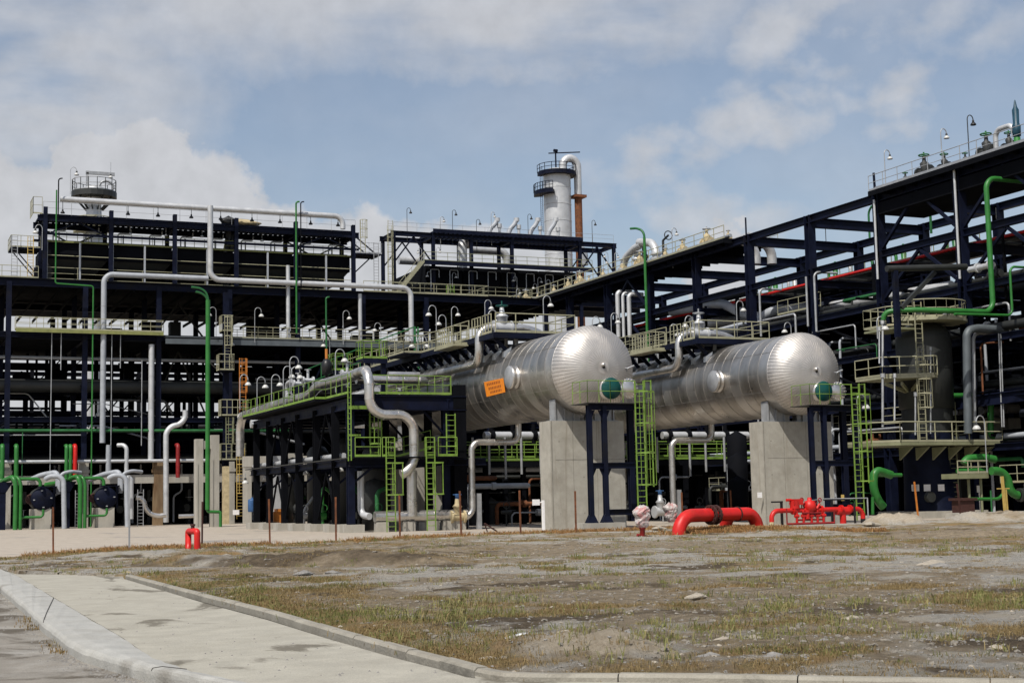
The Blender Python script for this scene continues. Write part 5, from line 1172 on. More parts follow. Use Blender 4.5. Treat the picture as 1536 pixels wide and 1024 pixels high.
    for x, z in ((xa,3.15),(xm,3.15),(xa,zs-.35),(xm,zs-.35)):
        for sgn in (-1,1):
            if x == xa and sgn < 0: continue
            mb.add([(x+sgn*.1,ya-.02,z),(x+sgn*.1,ya+.02,z),(x+sgn*.34,ya-.02,z),(x+sgn*.34,ya+.02,z),(x+sgn*.1,ya-.02,z-.5),(x+sgn*.1,ya+.02,z-.5)],[(0,1,3,2),(0,2,4),(1,5,3),(2,3,5,4)])
    build('gusset', mb, M['navy'], st)
    mb = MB(); mb.box((xa-.25,ya-.35,zs-.02),(xr+.6,yb2+.3,zs+.02)); dk2 = build('deck', mb, M['grating'], st)
    mb = MB(); mb.rail([(xa-.2,yb2+.2,zs+.03),(xa-.2,ya-.3,zs+.03),(xm+.25,ya-.3,zs+.03),(xr-.35,ya-.3,zs+.03)], step=.8, r=.02, toe=False); build('handrail', mb, M['lime'], dk2)
    mb = MB(); lx = xr-.25; mb.ladder((lx,ya-.5,.2),(lx,ya-.5,zs+1.15),(1,0,0),.5,r=.045)
    lx2 = lx+.62; mb.ladder((lx2,ya-.3,2.2),(lx2,ya-.3,zs+1.2),(1,0,0),.36,r=.03,gap=.9); build('ladder', mb, M['lime'], st)
    mb = MB()
    for z in (2.3,3.9,5.4,7.0):
        pts = [(lx-.25,ya-.5,z),(lx-.3,ya-1.05,z),(lx+.1,ya-1.25,z),(lx+.55,ya-1.05,z),(lx+.6,ya-.5,z)]
        for p, q in zip(pts, pts[1:]): mb.bar(p,q,.015,.07)
    for x, y in ((lx-.3,ya-1.05),(lx+.1,ya-1.25),(lx+.55,ya-1.05)): mb.bar((x,y,2.3),(x,y,7.0),.03,.012)
    build('cage', mb, M['lime'], st)
    mb = MB(); mb.box((xa-.75,ya-.5,-.1),(xm+.8,ya+.5,.44)); build('footing', mb, M['conc'], st)
    return t
M['pier'] = slabmat('pier_concrete', (.385,.365,.315), (.31,.29,.245), (.24,.21,.165), (.50,.78), .9, (2.4,2.4,.16))
M['concdark'] = mat('formwork_joint', (.26,.245,.21), .9)
v1 = vessel(35.25, True); v2 = vessel(48.7, False)
# darker staining streaks are in the concrete itself; placard on the first vessel
a, b, c, d = hx(727,573,32.75), hx(755,567,32.75), hx(758,588,32.75), hx(731,595,32.75)
mb = MB(); mid = (a+b+c+d)/4; off = V((-.05,0,0))
mb.add([a,b,c,d,a+off,b+off,c+off,d+off],[(0,1,2,3),(7,6,5,4),(0,4,5,1),(1,5,6,2),(2,6,7,3),(3,7,4,0)]); pl = build('placard', mb, M['placard'], v1)
mb = MB()
rnd = random.Random(5)
for r_, (v0, v1_) in enumerate(((.12,.30),(.42,.60),(.70,.86))):
    u = .14+.05*r_
    while u < .84:
        w_ = rnd.uniform(.05,.09); 
        def uv(s, t): return (a*(1-s)+b*s)*(1-t)+(d*(1-s)+c*s)*t + V((-.056,0,0))
        mb.add([uv(u,v0),uv(u+w_*.8,v0),uv(u+w_*.8,v1_),uv(u,v1_)],[(3,2,1,0)]); u += w_+.015
build('placard_lettering', mb, M['placink'], pl)
mb = MB(); mb.bar(mid+V((.05,0,0)),mid+V((.5,0,0)),.9,.6); mb.bar(a+V((0,0,.1)),a+V((.4,0,-.1)),.05,.05); build('placard_bracket', mb, M['galv'], pl)
# pipes falling from the vessels
J2 = lambda px, py, y: hy(px,py,y)
for xc, (pxv, pyh, pxh), yy, lb in ((35.25,(707,663,778),80.5,'silver pipe bending down from under the placard vessel'),(48.7,(1007,660,1068),80.5,'silver pipe bending down from under the unmarked vessel')):
    a = hy(pxv,pyh,yy); e = hy(pxh,pyh,yy); zb = hy(pxv,768,yy).z
    P_([(e.x,yy,ZV-RV+.1),(e.x,yy,a.z),(a.x,yy,a.z),(a.x,yy,.75),(a.x-.6,yy,.7)], .19, lb, 'alupipe', bend=.5, joints=1.6, n=12)
    mb = MB(); mb.box((a.x+.28,yy-.1,0),(a.x+.55,yy+.15,2.1)); single('pipe_prop', 'grey steel prop beside the pipe from the '+('placard vessel' if xc < 40 else 'unmarked vessel'), 'prop', mb, M['galv'])
    v = thing('gate_valve', 'low valve at the foot of the pipe from the '+('placard vessel' if xc < 40 else 'unmarked vessel'), 'valve', (a.x-.8,yy,0))
    q = V((a.x-1.0,yy-.1,.75)); mb = MB(); mb.rod(q+V((-.4,0,0)),q+V((.4,0,0)),.26,12); mb.rod(q+V((-.46,0,0)),q+V((-.34,0,0)),.38,12); mb.rod(q+V((.34,0,0)),q+V((.46,0,0)),.38,12); mb.lathe([(.22,.1),(.24,.55),(.3,.6),(.16,.75),(.12,1.1)],tuple(q),n=12); build('body', mb, M['tarp' if xc < 40 else 'palegrey'], v)
    mb = MB(); mb.rod(q+V((0,0,1.05)),q+V((0,0,1.35)),.13,8); mb.torus(q+V((0,0,1.3)),.24,.03,n=14,k=5); build('handwheel', mb, M['blue'], v)
# gantry with white hangers and lime railings behind the vessels, between the piers
for k, (xa, xb, yy, lb) in enumerate(((35.5,45,92.,'lime railed gantry with white hanger posts behind the placard vessel'),(49.5,60,92.,'lime railed gantry with white hanger posts behind the unmarked vessel'))):
    t = thing('hanger_gantry', lb, 'gantry', ((xa+xb)/2,yy,0))
    mb = MB(); mb.box((xa,yy,4.2),(xb,yy+1.6,4.35)); mb.bar((xa,yy,4.1),(xb,yy,4.1),.15,.35); dkk = build('deck', mb, M['black'], t)
    mb = MB(); mb.rail([(xa,yy+.1,4.35),(xb,yy+.1,4.35)], step=1.3, r=.035); mb.bar((xa,yy+.02,4.4),(xb,yy+.02,4.4),.04,.22); build('front_rail', mb, M['lime'], dkk)
    mb = MB(); mb.rail([(xa,yy+1.6,4.6),(xb,yy+1.6,4.6)], step=1., r=.035); build('rear_rail', mb, M['lime'], dkk)
    for q in range(4): mb = MB(); x = xa+.5+q*(xb-xa-1)/3; mb.ibeam((x,yy+.8,0),(x,yy+.8,4.2),.3,.3,.05); build('post', mb, M['black'], t)
    for q in range(8):
        x = xa+.4+q*(xb-xa-.8)/7.3+(.25 if q > 4 else 0); ln = 0 if q%3 else .3
        mb = MB(); mb.rod((x,yy-1.2,3.4-ln),(x+(.3 if q == 6 else 0),yy-1.2,5.9+(.4 if q == 7 else 0)),.09,8); build('hanger', mb, M['galv'], t)
    mb = MB(); mb.rod((xa+3.2,yy+.6,6.1),(xb,yy+.6,6.1),.28,12); build('pipe', mb, M['palegrey'], t)
    for q in range(4): mb = MB(); mb.rod((xa+3.6+q*1.6,yy+.6,6.1),(xa+3.9+q*1.6,yy+.6,6.1),.42,12); mb.rod((xa+3.7+q*1.6,yy+.5,5.4),(xa+3.7+q*1.6,yy+.5,6.9),.16,8); build('flange', mb, M['black'], t)
# low tangle of pipes behind the piers
rnd = random.Random(9)
for k in range(14):
    x0 = 34+rnd.uniform(0,12) if k < 8 else 51+rnd.uniform(0,10); yy = rnd.uniform(86,97); z = rnd.uniform(.4,3.4); L = rnd.uniform(2,5)
    mb = MB(); mb.pipe([(x0,yy,0),(x0,yy,z),(x0+L,yy,z),(x0+L,yy+2,z)], rnd.uniform(.06,.18), .3, 8); mb.rod((x0+L*.4,yy,z),(x0+L*.4+.3,yy,z),.25,10)
    single('pipe_run', 'dim pipe run with a flange in the shade behind the concrete piers', 'pipe', mb, M[rnd.choice(['greypaint','dgrey','dgrey','rust','galv'])], 'pipe runs behind the piers')
for k, x in enumerate((36.,39.5,42.5,52.5,56,59.5)):
    mb = MB(); mb.lathe([(0,-2.2),(.8,-2.0),(1.05,-1.2),(1.05,1.2),(.8,2),(0,2.2)],(x,104,2.0),'x',18); mb.box((x-1,103.5,0),(x-.7,104.5,1.4)); mb.box((x+.7,103.5,0),(x+1,104.5,1.4)); single('dark_exchanger', 'dark horizontal exchanger in the shade behind the concrete piers', 'exchanger', mb, M['black'], 'exchangers behind the piers')

# added canopy and black back wall that darken the bay behind the piers
t = thing('shade_canopy', 'low black canopy with clad back wall, added to cast the shade behind the concrete piers', 'canopy', (48,98,0))
mb = MB(); mb.box((33.,95.,5.55),(64,107,5.7)); build('canopy_plate', mb, M['black'], t)
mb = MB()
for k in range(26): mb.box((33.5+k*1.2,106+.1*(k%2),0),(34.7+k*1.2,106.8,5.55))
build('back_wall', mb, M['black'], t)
for k in range(9):
    for y in (95.4,101): colpart(34.+k*3.7, y, 0, 5.55, .3, t, 'black', 'post')
for y in (95.4, 98, 101): beampart((33,y,5.3),(64,y,5.3),.2,.4,t,'black')
rnd = random.Random(44)
for k in range(26):
    x0 = rnd.uniform(33.5,54); y = rnd.uniform(93.5,100); z = rnd.choice((.5,.9,1.5,2.2,2.7,3.3,3.8,4.6)); L = rnd.uniform(3,9); r = rnd.choice((.05,.08,.12,.2))
    mb = MB(); mb.pipe([(x0,y,z-rnd.uniform(.3,.8)),(x0,y,z),(x0+L,y,z),(x0+L,y+1.5,z)],r,.3,7); build('pipe', mb, M[rnd.choice(('dgrey','black','galv','dgrey','greypaint'))], t)
for k in range(14):
    x0 = rnd.uniform(34,62); y = rnd.uniform(95,102); h = rnd.uniform(1.5,4.4); r = rnd.uniform(.3,.8); mb = MB(); mb.lathe([(r,0),(r,h-.3),(0,h)],(x0,y,0),n=14); build('drum', mb, M['black' if k%3 else 'dgrey'], t)
for k in range(10):
    x0 = 35+k*2.9; y = 87.2; mb = MB(); mb.rod((x0,y,0),(x0,y,1.3),.06,6); mb.torus((x0,y-.05,1.35),.22,.03,'y',12,5); mb.rod((x0-.35,y,.9),(x0+.35,y,.9),.12,8); build('valve', mb, M[('galv','dgrey','rust','dgreen','dgrey')[k%5]], t)
# ================================================================ tall pipe rack to the right, running into the distance
RX0, RX1, RZ, RM = 66., 77., 23.0, 18.6
RY = [58.3,66.8,75.2,83.7,92.1,100.6,109.0,117.4,125.8,134.3]
rk = thing('pipe_rack', 'tall navy pipe rack running away behind both vessels, open chords above and dense pipes below', 'pipe rack', (71.5,96,0))
for i, y in enumerate(RY):
    for x in (RX0, RX1): colpart(x, y, 0, RZ, .62, rk)
    beampart((RX0,y,RZ-.55),(RX1,y,RZ-.55),.42,.75,rk); beampart((RX0,y,RM-.9),(RX1,y,RM-.9),.4,.6,rk)
    for z in (14.6,11.2,7.6,4.2): beampart((RX0,y,z),(RX1,y,z),.36,.5,rk)
for x in (RX0, RX1):
    beampart((x,50,RZ-.3),(x,168 if x == RX0 else 140,RZ-.3),.4,.6,rk); beampart((x,50,RM),(x,140,RM),.36,.5,rk)
    for z in (14.9,11.4,7.8,4.4): beampart((x,50,z),(x,140,z),.3,.45,rk)
for (i, x) in ((2,RX0),(1,RX0),(3,RX1),(7,RX0)):
    a, b = RY[i], RY[i+1]; m_ = (a+b)/2
    for (z0,z1) in ((RM+.2,RZ-.7),(15.2,RM-.3)): barpart((x,a,z0),(x,m_,z1),.2,.2,rk); barpart((x,b,z0),(x,m_,z1),.2,.2,rk)
def slab(x0,x1,y0,y1,z,m='black',name='tray',par=rk,th=.12):
    mb = MB(); mb.box((x0,y0,z),(x1,y1,z+th)); return build(name, mb, M[m], par)
slab(RX0+.4,RX1-.4,80,140,11.7); slab(RX0+.4,RX1-.4,64,140,8.1); slab(RX0+.3,RX1-.3,50,140,4.7); slab(RX0+.6,RX1-.4,80,140,15.0)
for (z, rlist) in ((RM+.55,((68.0,.25,'dgrey'),(70,.3,'dgrey'),(72.6,.22,'dgrey'),(75.2,.52,'dgrey'))),(15.4,((66.9,.2,'dgrey'),(68,.28,'greydark'),(69.2,.22,'dgrey'),(72.5,.4,'dgrey'),(75,.35,'black'))),
                   (12.1,((67,.3,'dgrey'),(68.3,.2,'dgrey'),(70,.4,'black'),(73,.5,'black'))),(8.5,((67,.25,'dgrey'),(68.5,.35,'black'),(71,.4,'black'),(74,.4,'black'))),(5.1,((66.8,.2,'greypaint'),(68.2,.35,'black'),(70.5,.4,'black')))):
    for x, r, m in rlist:
        ya = 50 if z < 16 and x > 70 else (106 if z > 16 and x < 72 else 62)
        mb = MB(); mb.rod((x,ya,z+r-.2),(x,168 if z > 16 else 140,z+r-.2),r,12); build('pipe', mb, M[m], rk)
# broad grey cable trays and the red pipe on their edge
mb = MB()
for i in range(1,8): mb.box((69.,RY[i]+.5,18.25),(71.6,RY[i+1]-.4,18.36))
build('cable_tray', mb, M['dgrey'], rk)
mb = MB(); mb.rod((68.75,56,18.4),(68.75,126,18.4),.12,8); single('pipe', 'long thin bright red pipe running through the tall pipe rack', 'pipe', mb, M['red'])
# pipes and fittings on the upper tier (pale expansion bends)
P_([hx(1040,478,69),(69,hx(1048,440,69).y,15.9),(69,hx(1048,440,69).y-.6,17.2),(72.5,hx(1048,440,69).y-3,17.3),(76,88,17.3)], .45, 'fat silver pipe bend between the rack columns, the upper of two', 'palegrey', bend=1.6, joints=2, n=14)
P_([(68,112,15.8),(68,103,16.0),(68.6,101.5,17.0),(72,99,17.)], .42, 'fat silver pipe bend between the rack columns, the lower of two', 'greypaint', bend=1.5, n=14)
P_([(68.6,118,18.9),(68.6,109,18.6),(68.9,106.5,17.2),(70,104,16.6)], .42, 'dull fat pipe dipping under the far rack deck', 'greypaint', bend=1.5, n=14)
for k, px in enumerate((926,934,943)):
    a, b = hx(px,437+k*2,65.5), hx(px,506,65.5); mb = MB(); mb.pipe([(67,a.y,a.z),(65.5,a.y,a.z),(65.5,a.y,b.z)], .22 if k != 1 else .16, .4, 9); single('pipe', ['first of three white downpipes on the rack side, a square headed one','second of three white downpipes on the rack side, the thinnest','third of three white downpipes on the rack side'][k], 'pipe', mb, M['palegrey'])
for k, (px, pt_, pb, px2, m, lb) in enumerate(((1139,433,505,1139,'galv','grey conduit hooking over beside the second rack column'),(1221,408,498,1221,'galv','grey conduit hooking over beside the third rack column'),(1209,415,490,1209,'galv','thin straight conduit on the third rack column'),(1311,300,420,1311,'palegrey','pale straight conduit up the fourth rack column'),(1431,255,420,1431,'palegrey','pale straight conduit up the nearest rack column'))):
    a, b = hx(px,pt_,65.4), hx(px,pb,65.4); mb = MB(); mb.pipe([(67.5,a.y,a.z),(65.4,a.y,a.z),(65.4,a.y,b.z)] if k < 2 else [a,(65.4,a.y,b.z)], .09, .4, 7); single('conduit', lb, 'conduit', mb, M[m])
# valve decks on top: near one and far one
def valvedeck(name, lab, y0, y1, side, girder):
    t = thing('valve_deck', lab, 'deck', (71,(y0+y1)/2,RZ))
    mb = MB(); mb.box((RX0-.9,y0,RZ+.0),(RX0+4.6,y1,RZ+.1)); 
    mb.bar((RX0-.9,y0,RZ-.1),(RX0-.9,y1,RZ-.1),.1,.35)
    if girder: mb.box((RX0-.3,y0+.5,RZ-1.6),(RX0+3.8,y1-.2,RZ-.75))
    k = y0
    while k < y1: mb.bar((RX0-.9,k,RZ-.18),(RX0+4.6,k,RZ-.18),.15,.28); k += 1.4
    d = build('deck', mb, M['black'], t)
    mb = MB(); mb.rail([(RX0-.85,y1,RZ+.1),(RX0-.85,y0,RZ+.1)], step=1.6, r=.028 if girder else .035); build('handrail', mb, M['galv' if girder else 'cream'], d)
    mb = MB(); mb.rail([(RX0+4.5,y1,RZ+.1),(RX0+4.5,y0,RZ+.1)], step=1.6, r=.028); build('rear_handrail', mb, M['galv' if girder else 'cream'], d)
    mb = MB(); mb.rod((RX0-.2,y0,RZ+.35),(RX0-.2,y1,RZ+.35),.16,8); build('header', mb, M['alupipe'], t)
    mb = MB(); mb.rod((RX0+1.6,y0,RZ+.5),(RX0+1.6,y1,RZ+.5),.22,8); build('header', mb, M['palegrey'], t)
    return t
valvedeck('near', 'near valve deck on the pipe rack, under the three tallest lamps', 50, 83.6, 1, True)
valvedeck('far', 'far valve deck on the pipe rack, leading up to the two big elbow pipes', 103, 166, 1, False)
vz = RZ+.1
vproto = None
spots = [(RX0+.3, 62.5+k*2.05, .75+.35*(k%3)) for k in range(10)]+[(RX0+.2, 104+k*3.1+(k*k%5)*.35, .75+.22*(k*7%4)) for k in range(19)]
for k, (x, y, s_) in enumerate(spots):
    near = k < 10
    lb = 'small handwheel valve on the near valve deck of the pipe rack' if near else 'pale valve standing on the far valve deck of the pipe rack'
    if k == 0 or k == 10:
        vproto = t = thing('deck_valve', lb, 'valve', (x,y,vz), 'valves on the near deck' if near else 'valves on the far deck')
        mb = MB(); mb.rod((x,y-.4,vz+.35),(x,y+.4,vz+.35),.16,8); mb.rod((x,y-.45,vz+.35),(x,y-.33,vz+.35),.27,10); mb.rod((x,y+.33,vz+.35),(x,y+.45,vz+.35),.27,10); mb.lathe([(.16,.4),(.22,.75),(.1,.85),(.08,1.1)],(x,y,vz),n=9); build('body', mb, M['dgrey' if near else 'tarp'], t)
        mb = MB(); mb.torus((x,y,vz+1.15),.24,.035,n=12,k=5); mb.rod((x-.22,y,vz+1.15),(x+.22,y,vz+1.15),.02,4); mb.rod((x,y,vz+1.05),(x,y,vz+1.3),.04,6); build('handwheel', mb, M['dgreen' if near else 'galv'], t)
    else:
        t = copy_tree(vproto); t.location = (x,y,vz); t['label'] = lb
    t.scale = (s_,s_,s_)
# big elbows, relief valves on the decks
Xe = RX0+.4
for k, (pxs, lb, m) in enumerate((([(935,408),(937,393),(953,380),(955,378)],'big pale elbow pipe on the far deck next to the green lamp pole',  'palegrey'),([(985,400),(985,383),(978,372),(970,371)],'big bright elbow pipe on the far deck facing the other elbow','palegrey'))):
    q = hx(pxs[0][0],pxs[0][1],Xe); q2 = hx(pxs[-1][0],pxs[-1][1],Xe)
    if k == 0: mb = MB(); mb.pipe([(Xe,q.y,vz),(Xe,q.y,vz+1.4),(Xe,q2.y,vz+2.3),(Xe,q2.y-1.,vz+2.3)],.36,.9,12); mb.rod((Xe,q.y,vz+.4),(Xe,q.y,vz+.6),.55,12)
    else: mb = MB(); mb.pipe([(Xe,q.y,vz),(Xe,q.y,vz+2.0),(Xe,q.y+3.2,vz+2.6)],.38,1.2,12); mb.rod((Xe,q.y,vz+.4),(Xe,q.y,vz+.6),.55,12); mb.rod((Xe,q.y,vz+.9),(Xe,q.y,vz+1.05),.55,12)
    single('elbow_pipe', lb, 'pipe', mb, M[m])
for k, (px, lb) in enumerate(((955,'grey relief valve between the two big elbow pipes, the far one'),(967,'grey relief valve between the two big elbow pipes, the near one'))):
    q = hx(px,395,Xe+.3); t = thing('relief_valve', lb, 'valve', (Xe+.3,q.y,vz))
    mb = MB(); mb.lathe([(.3,0),(.3,.3),(.42,.3),(.42,.45),(.26,.6),(.3,1.0),(.42,1.1),(.42,1.25),(.24,1.4),(.2,2.1),(.1,2.3),(.05,2.7)],(Xe+.3,q.y,vz),n=12); build('body', mb, M['dgrey' if k else 'palegrey'], t)
q = hx(985,368,Xe); mb = MB(); mb.rod((Xe,q.y-1.2,vz+2.0),(Xe,q.y-2.2,vz+2.3),.1,6); mb.torus((Xe,q.y-2.2,vz+2.3),.4,.05,'y',14,5); mb.rod((Xe,q.y-1.2,vz),(Xe,q.y-1.2,vz+2.0),.12,8); single('handwheel_valve', 'dark handwheel valve leaning out beyond the big bright elbow', 'valve', mb, M['dgrey'])
# two white goosenecks and a blue actuator at the near end of the deck
q = hx(1494,218,Xe); yq = q.y
P_([(Xe,yq,vz),(Xe,yq,vz+1.75),(Xe,yq-1.6,vz+1.75),(Xe,yq-1.6,vz+1.3)], .17, 'white gooseneck pipe beside the blue actuator on the near deck', 'palegrey', bend=.5)
mb = MB(); mb.rod((Xe,yq,vz+.25),(Xe,yq,vz+.4),.3,10); mb.rod((Xe,yq+.2,vz+.3),(Xe,yq+1.3,vz+.3),.12,8); mb.torus((Xe,yq+1.3,vz+.3),.25,.04,'y',12,5); single('side_valve', 'dark side valve at the foot of the white gooseneck', 'valve', mb, M['gasket'])
t = thing('actuator', 'slim teal blue actuator on a green foot, highest on the near deck', 'actuator', (Xe,yq-1.9,vz))
mb = MB(); mb.lathe([(.32,0),(.32,.15),(.2,.2),(.22,.8),(.1,.85)],(Xe,yq-1.9,vz),n=12); build('foot', mb, M['green'], t)
mb = MB(); mb.lathe([(.1,.8),(.26,.9),(.28,1.6),(.2,1.7),(.22,2.6),(.12,2.8),(.05,3.2),(0,3.3)],(Xe,yq-1.9,vz),n=12); build('cylinder', mb, M['blueact'] if 'blueact' in M else M['blackp'], t)
P_([(Xe,yq-3.4,vz),(Xe,yq-3.4,vz+2.6),(Xe,yq-5,vz+2.6)], .2, 'white gooseneck pipe at the very end of the near deck', 'palegrey', bend=.6)
mb = MB(); mb.rod((Xe,yq-3.4,vz+.25),(Xe,yq-3.4,vz+.45),.36,10); mb.rod((Xe,yq-3.4,vz+.35),(Xe,yq-4.3,vz+.35),.14,8); single('side_valve', 'rusty side valve at the very end of the near deck', 'valve', mb, M['gasket'])
mb = MB(); q = hx(1312,275,RX0); mb.rod((RX0,q.y,RZ),(RX0-.05,q.y,RZ+1.6),.09,6); single('deck_post', 'bare dark post on top of the fourth rack column', 'post', mb, M['navy'])
mb = MB(); q = hx(1119,345,RX0); mb.rod((RX0,q.y,RZ),(RX0,q.y,RZ+1.5),.07,6); single('deck_post', 'bare dark rod on top of the second rack column', 'post', mb, M['navy'])
# greenish valve platform and white elbows beyond the rack
q = hx(1150,375,79.5)
t = thing('valve_platform', 'distant green and cream valve platform seen through the rack chords', 'platform', (80,100,RZ-1.5))
mb = MB(); mb.box((79,88,RZ-2.6),(82,124,RZ-2.5)); d = build('deck', mb, M['dgrey'], t)
mb = MB(); mb.rail([(79,88,RZ-2.5),(79,124,RZ-2.5)], step=1.8, r=.04); build('handrail', mb, M['khaki'], d)
for k in range(9):
    y = 92+k*3.2; mb = MB(); mb.lathe([(.3,0),(.35,.5),(.2,.6),(.25,1.3),(.1,1.5),(.1,2.1)],(80,y,RZ-2.5),n=9); mb.pipe([(80,y+1,RZ-2.5),(80,y+1,RZ-1.),(80,y+2,RZ-.9)],.15,.4,7); build('valve', mb, M[['dgreen','palegrey','green'][k%3]], t)
for (px, lb) in ((1133,'white elbow pipe seen just past the second rack column'),(1157,'second white elbow pipe past the second rack column')):
    q = hy(px,368,103); P_([(q.x,103,q.z-1.6),(q.x,103,q.z),(q.x-1.5,103,q.z+.4)], .42, lb, 'palegrey', bend=1.)
# black walls added to black out the sky behind the rack
bk = thing('dark_backdrop', 'black walls added to stand for the dark behind the tall pipe rack', 'backdrop', (86,100,0))
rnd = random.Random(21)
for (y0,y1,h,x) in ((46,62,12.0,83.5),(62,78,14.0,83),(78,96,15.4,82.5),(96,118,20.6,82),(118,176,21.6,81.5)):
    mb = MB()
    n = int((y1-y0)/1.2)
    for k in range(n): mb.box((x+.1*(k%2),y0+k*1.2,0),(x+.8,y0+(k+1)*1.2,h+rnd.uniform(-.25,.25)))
    build('blackout_wall', mb, M['black'], bk)
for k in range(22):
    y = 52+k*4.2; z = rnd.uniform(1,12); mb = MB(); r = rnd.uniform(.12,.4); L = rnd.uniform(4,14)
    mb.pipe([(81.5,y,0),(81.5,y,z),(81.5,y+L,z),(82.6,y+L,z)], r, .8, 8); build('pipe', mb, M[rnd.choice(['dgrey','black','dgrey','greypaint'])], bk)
# pale rails, small pipe runs and valves in the gloom of the rack: thin light things that break the dark
for k in range(26):
    y = 62+rnd.random()*60; x = RX0+rnd.choice((-.6,.3,1.2,-.9)); z = rnd.choice((2.1,5.6,6.4,8.9,9.6,12.4,13.2,15.9)); L = rnd.uniform(2,8)
    mb = MB()
    c = k%4
    if c == 0: mb.rail([(x,y,z),(x,y+L,z)], step=1.5, r=.03)
    elif c == 1: mb.pipe([(x,y,z-2),(x,y,z+.5),(x,y+L,z+.5),(x,y+L,z-1)],.08,.3,7)
    elif c == 2: mb.pipe([(x,y,0),(x,y,z),(x+2,y,z)],.1,.4,7)
    else: mb.rod((x,y,z),(x,y+L*.5,z),.2,9); mb.rod((x,y+.2,z),(x,y+.35,z),.32,10); mb.rod((x,y+L*.3,z),(x,y+L*.3+.15,z),.32,10)
    nm = ['rack_railing','rack_pipe','rack_riser','rack_spool'][c]; gd = ['cream railing pieces inside the pipe rack','thin looped pipes inside the pipe rack','thin risers inside the pipe rack','flanged spools inside the pipe rack'][c]
    lb = ['short cream railing inside the dim lower tiers of the pipe rack','thin looped pipe inside the dim lower tiers of the pipe rack','thin riser inside the dim lower tiers of the pipe rack','short flanged spool inside the dim lower tiers of the pipe rack'][c]
    single(nm, lb, ['railing','pipe','pipe','pipe'][c], mb, M[['cream','galv','greypaint','palegrey'][c]], gd)

# ================================================================ dark tank on its navy skirt
TC = (63.2,76.2); TR = 1.75
tk = thing('dark_tank', 'tall dark grey tank on a navy skirt with cream railed platforms and white papers', 'tank', (*TC,0))
mb = MB(); mb.box((TC[0]-2.5,TC[1]-2.3,-.1),(TC[0]+2.6,TC[1]+2.3,.42)); build('plinth', mb, M['conc'], tk)
mb = MB(); mb.lathe([(TR+.02,.42),(TR-.02,.5),(TR-.1,3.6),(TR-.12,5.4)],(*TC,0),n=40); sk = build('skirt', mb, M['navy'], tk)
mb = MB(); mb.lathe([(TR-.15,5.0),(TR-.12,7.0)],(*TC,0),n=40); mb.lathe([(TR-.1,7.0),(TR+.02,7.05),(TR+.02,9.6)],(*TC,0),n=40); mb.lathe([(TR+.04,9.6),(TR+.04,11.6)],(*TC,0),n=40)
mb.lathe([(TR+.04,11.6),(TR-.03,11.95),(TR-.3,12.3),(TR-.9,12.62),(.7,12.75),(0,12.8)],(*TC,0),n=40); build('shell', mb, M['dgrey'], tk)
mb = MB(); mb.rod((TC[0],TC[1],12.7),(TC[0],TC[1],13.5),.3,12); mb.rod((TC[0],TC[1],13.2),(TC[0],TC[1],13.4),.5,14); build('top_nozzle', mb, M['dgrey'], tk)
for k, (px, w_) in enumerate(((1380,.55),(1390.5,.42),(1399.5,.42),(1413,.42))):
    q = hy(px,731,TC[1]-TR); a = math.asin(max(-.95,min(.95,(q.x-TC[0]+.0)/TR))); r = TR+.03
    c = V((TC[0]+r*math.sin(a),TC[1]-r*math.cos(a),q.z)); tdir = V((math.cos(a),math.sin(a),0)); mb = MB(); mb.bar(c-tdir*w_/2,c+tdir*w_/2,.012,.42); build('paper_notice', mb, M['paper'], sk)
mb = MB(); q = hy(1397,745,TC[1]-TR); mb.rod((q.x,TC[1]-TR-.05,q.z),(q.x,TC[1]-TR+.3,q.z),.33,18); build('skirt_hatch', mb, M['dgrey'], sk)
PI_ = PI
# top platform (two lobes), middle platform, wide lower platform
zt = 12.75
o = build('platform', ringplat(TC, .8, TR+1.1, zt, -PI*.95, PI*.05, 16, .18), M['cream'], tk); build('handrail', ringrail(MB(), TC, TR+1.05, zt, -PI*.95, PI*.05, 12, 1.15, .035), M['cream'], o)
mb = MB(); mb.box((TC[0]-TR-1.9,TC[1]-1.6,zt-.75),(TC[0]-TR-.1,TC[1]+1.4,zt-.62)); o = build('platform', mb, M['khaki'], tk)
mb = MB(); zz = zt-.5; mb.rail([(TC[0]-TR-.1,TC[1]-1.6,zz),(TC[0]-TR-1.3,TC[1]-1.6,zz),(TC[0]-TR-1.9,TC[1]-.9,zz),(TC[0]-TR-1.9,TC[1]+1.4,zz),(TC[0]-TR-.1,TC[1]+1.4,zz)], step=.7, r=.035, h=1.25); build('handrail', mb, M['cream'], o)
zm = 9.0
mb = MB(); mb.prism([(TC[0]-TR-2.6,TC[1]-1.2),(TC[0]-1.6,TC[1]-TR-1.1),(TC[0]-1.2,TC[1]-TR-.9),(TC[0]-1.2,TC[1]-TR+.3),(TC[0]-TR,TC[1]-.2),(TC[0]-TR-.2,TC[1]+1.6),(TC[0]-TR-2.6,TC[1]+1.6)], zm-.16, zm)
for k in range(3): mb.bar((TC[0]-TR-2.2+k*.9,TC[1]-.9-k*.5,zm-.45),(TC[0]-TR+.4,TC[1],zm-.95),.14,.2)
o = build('platform', mb, M['cream'], tk)
mb = MB(); mb.rail([(TC[0]-TR-2.6,TC[1]+1.6,zm),(TC[0]-TR-2.6,TC[1]-1.2,zm),(TC[0]-1.6,TC[1]-TR-1.1,zm),(TC[0]-1.2,TC[1]-TR-.9,zm)], step=1.2, r=.035, h=1.2); build('handrail', mb, M['cream'], o)
zl = 4.75
mb = MB(); mb.prism([(TC[0]-TR-4.2,TC[1]-1.8),(TC[0]-TR-3.,TC[1]-TR-1.4),(TC[0]+TR+1.6,TC[1]-TR-1.4),(TC[0]+TR+1.6,TC[1]+1),(TC[0]-TR-4.2,TC[1]+1)], zl-.2, zl)
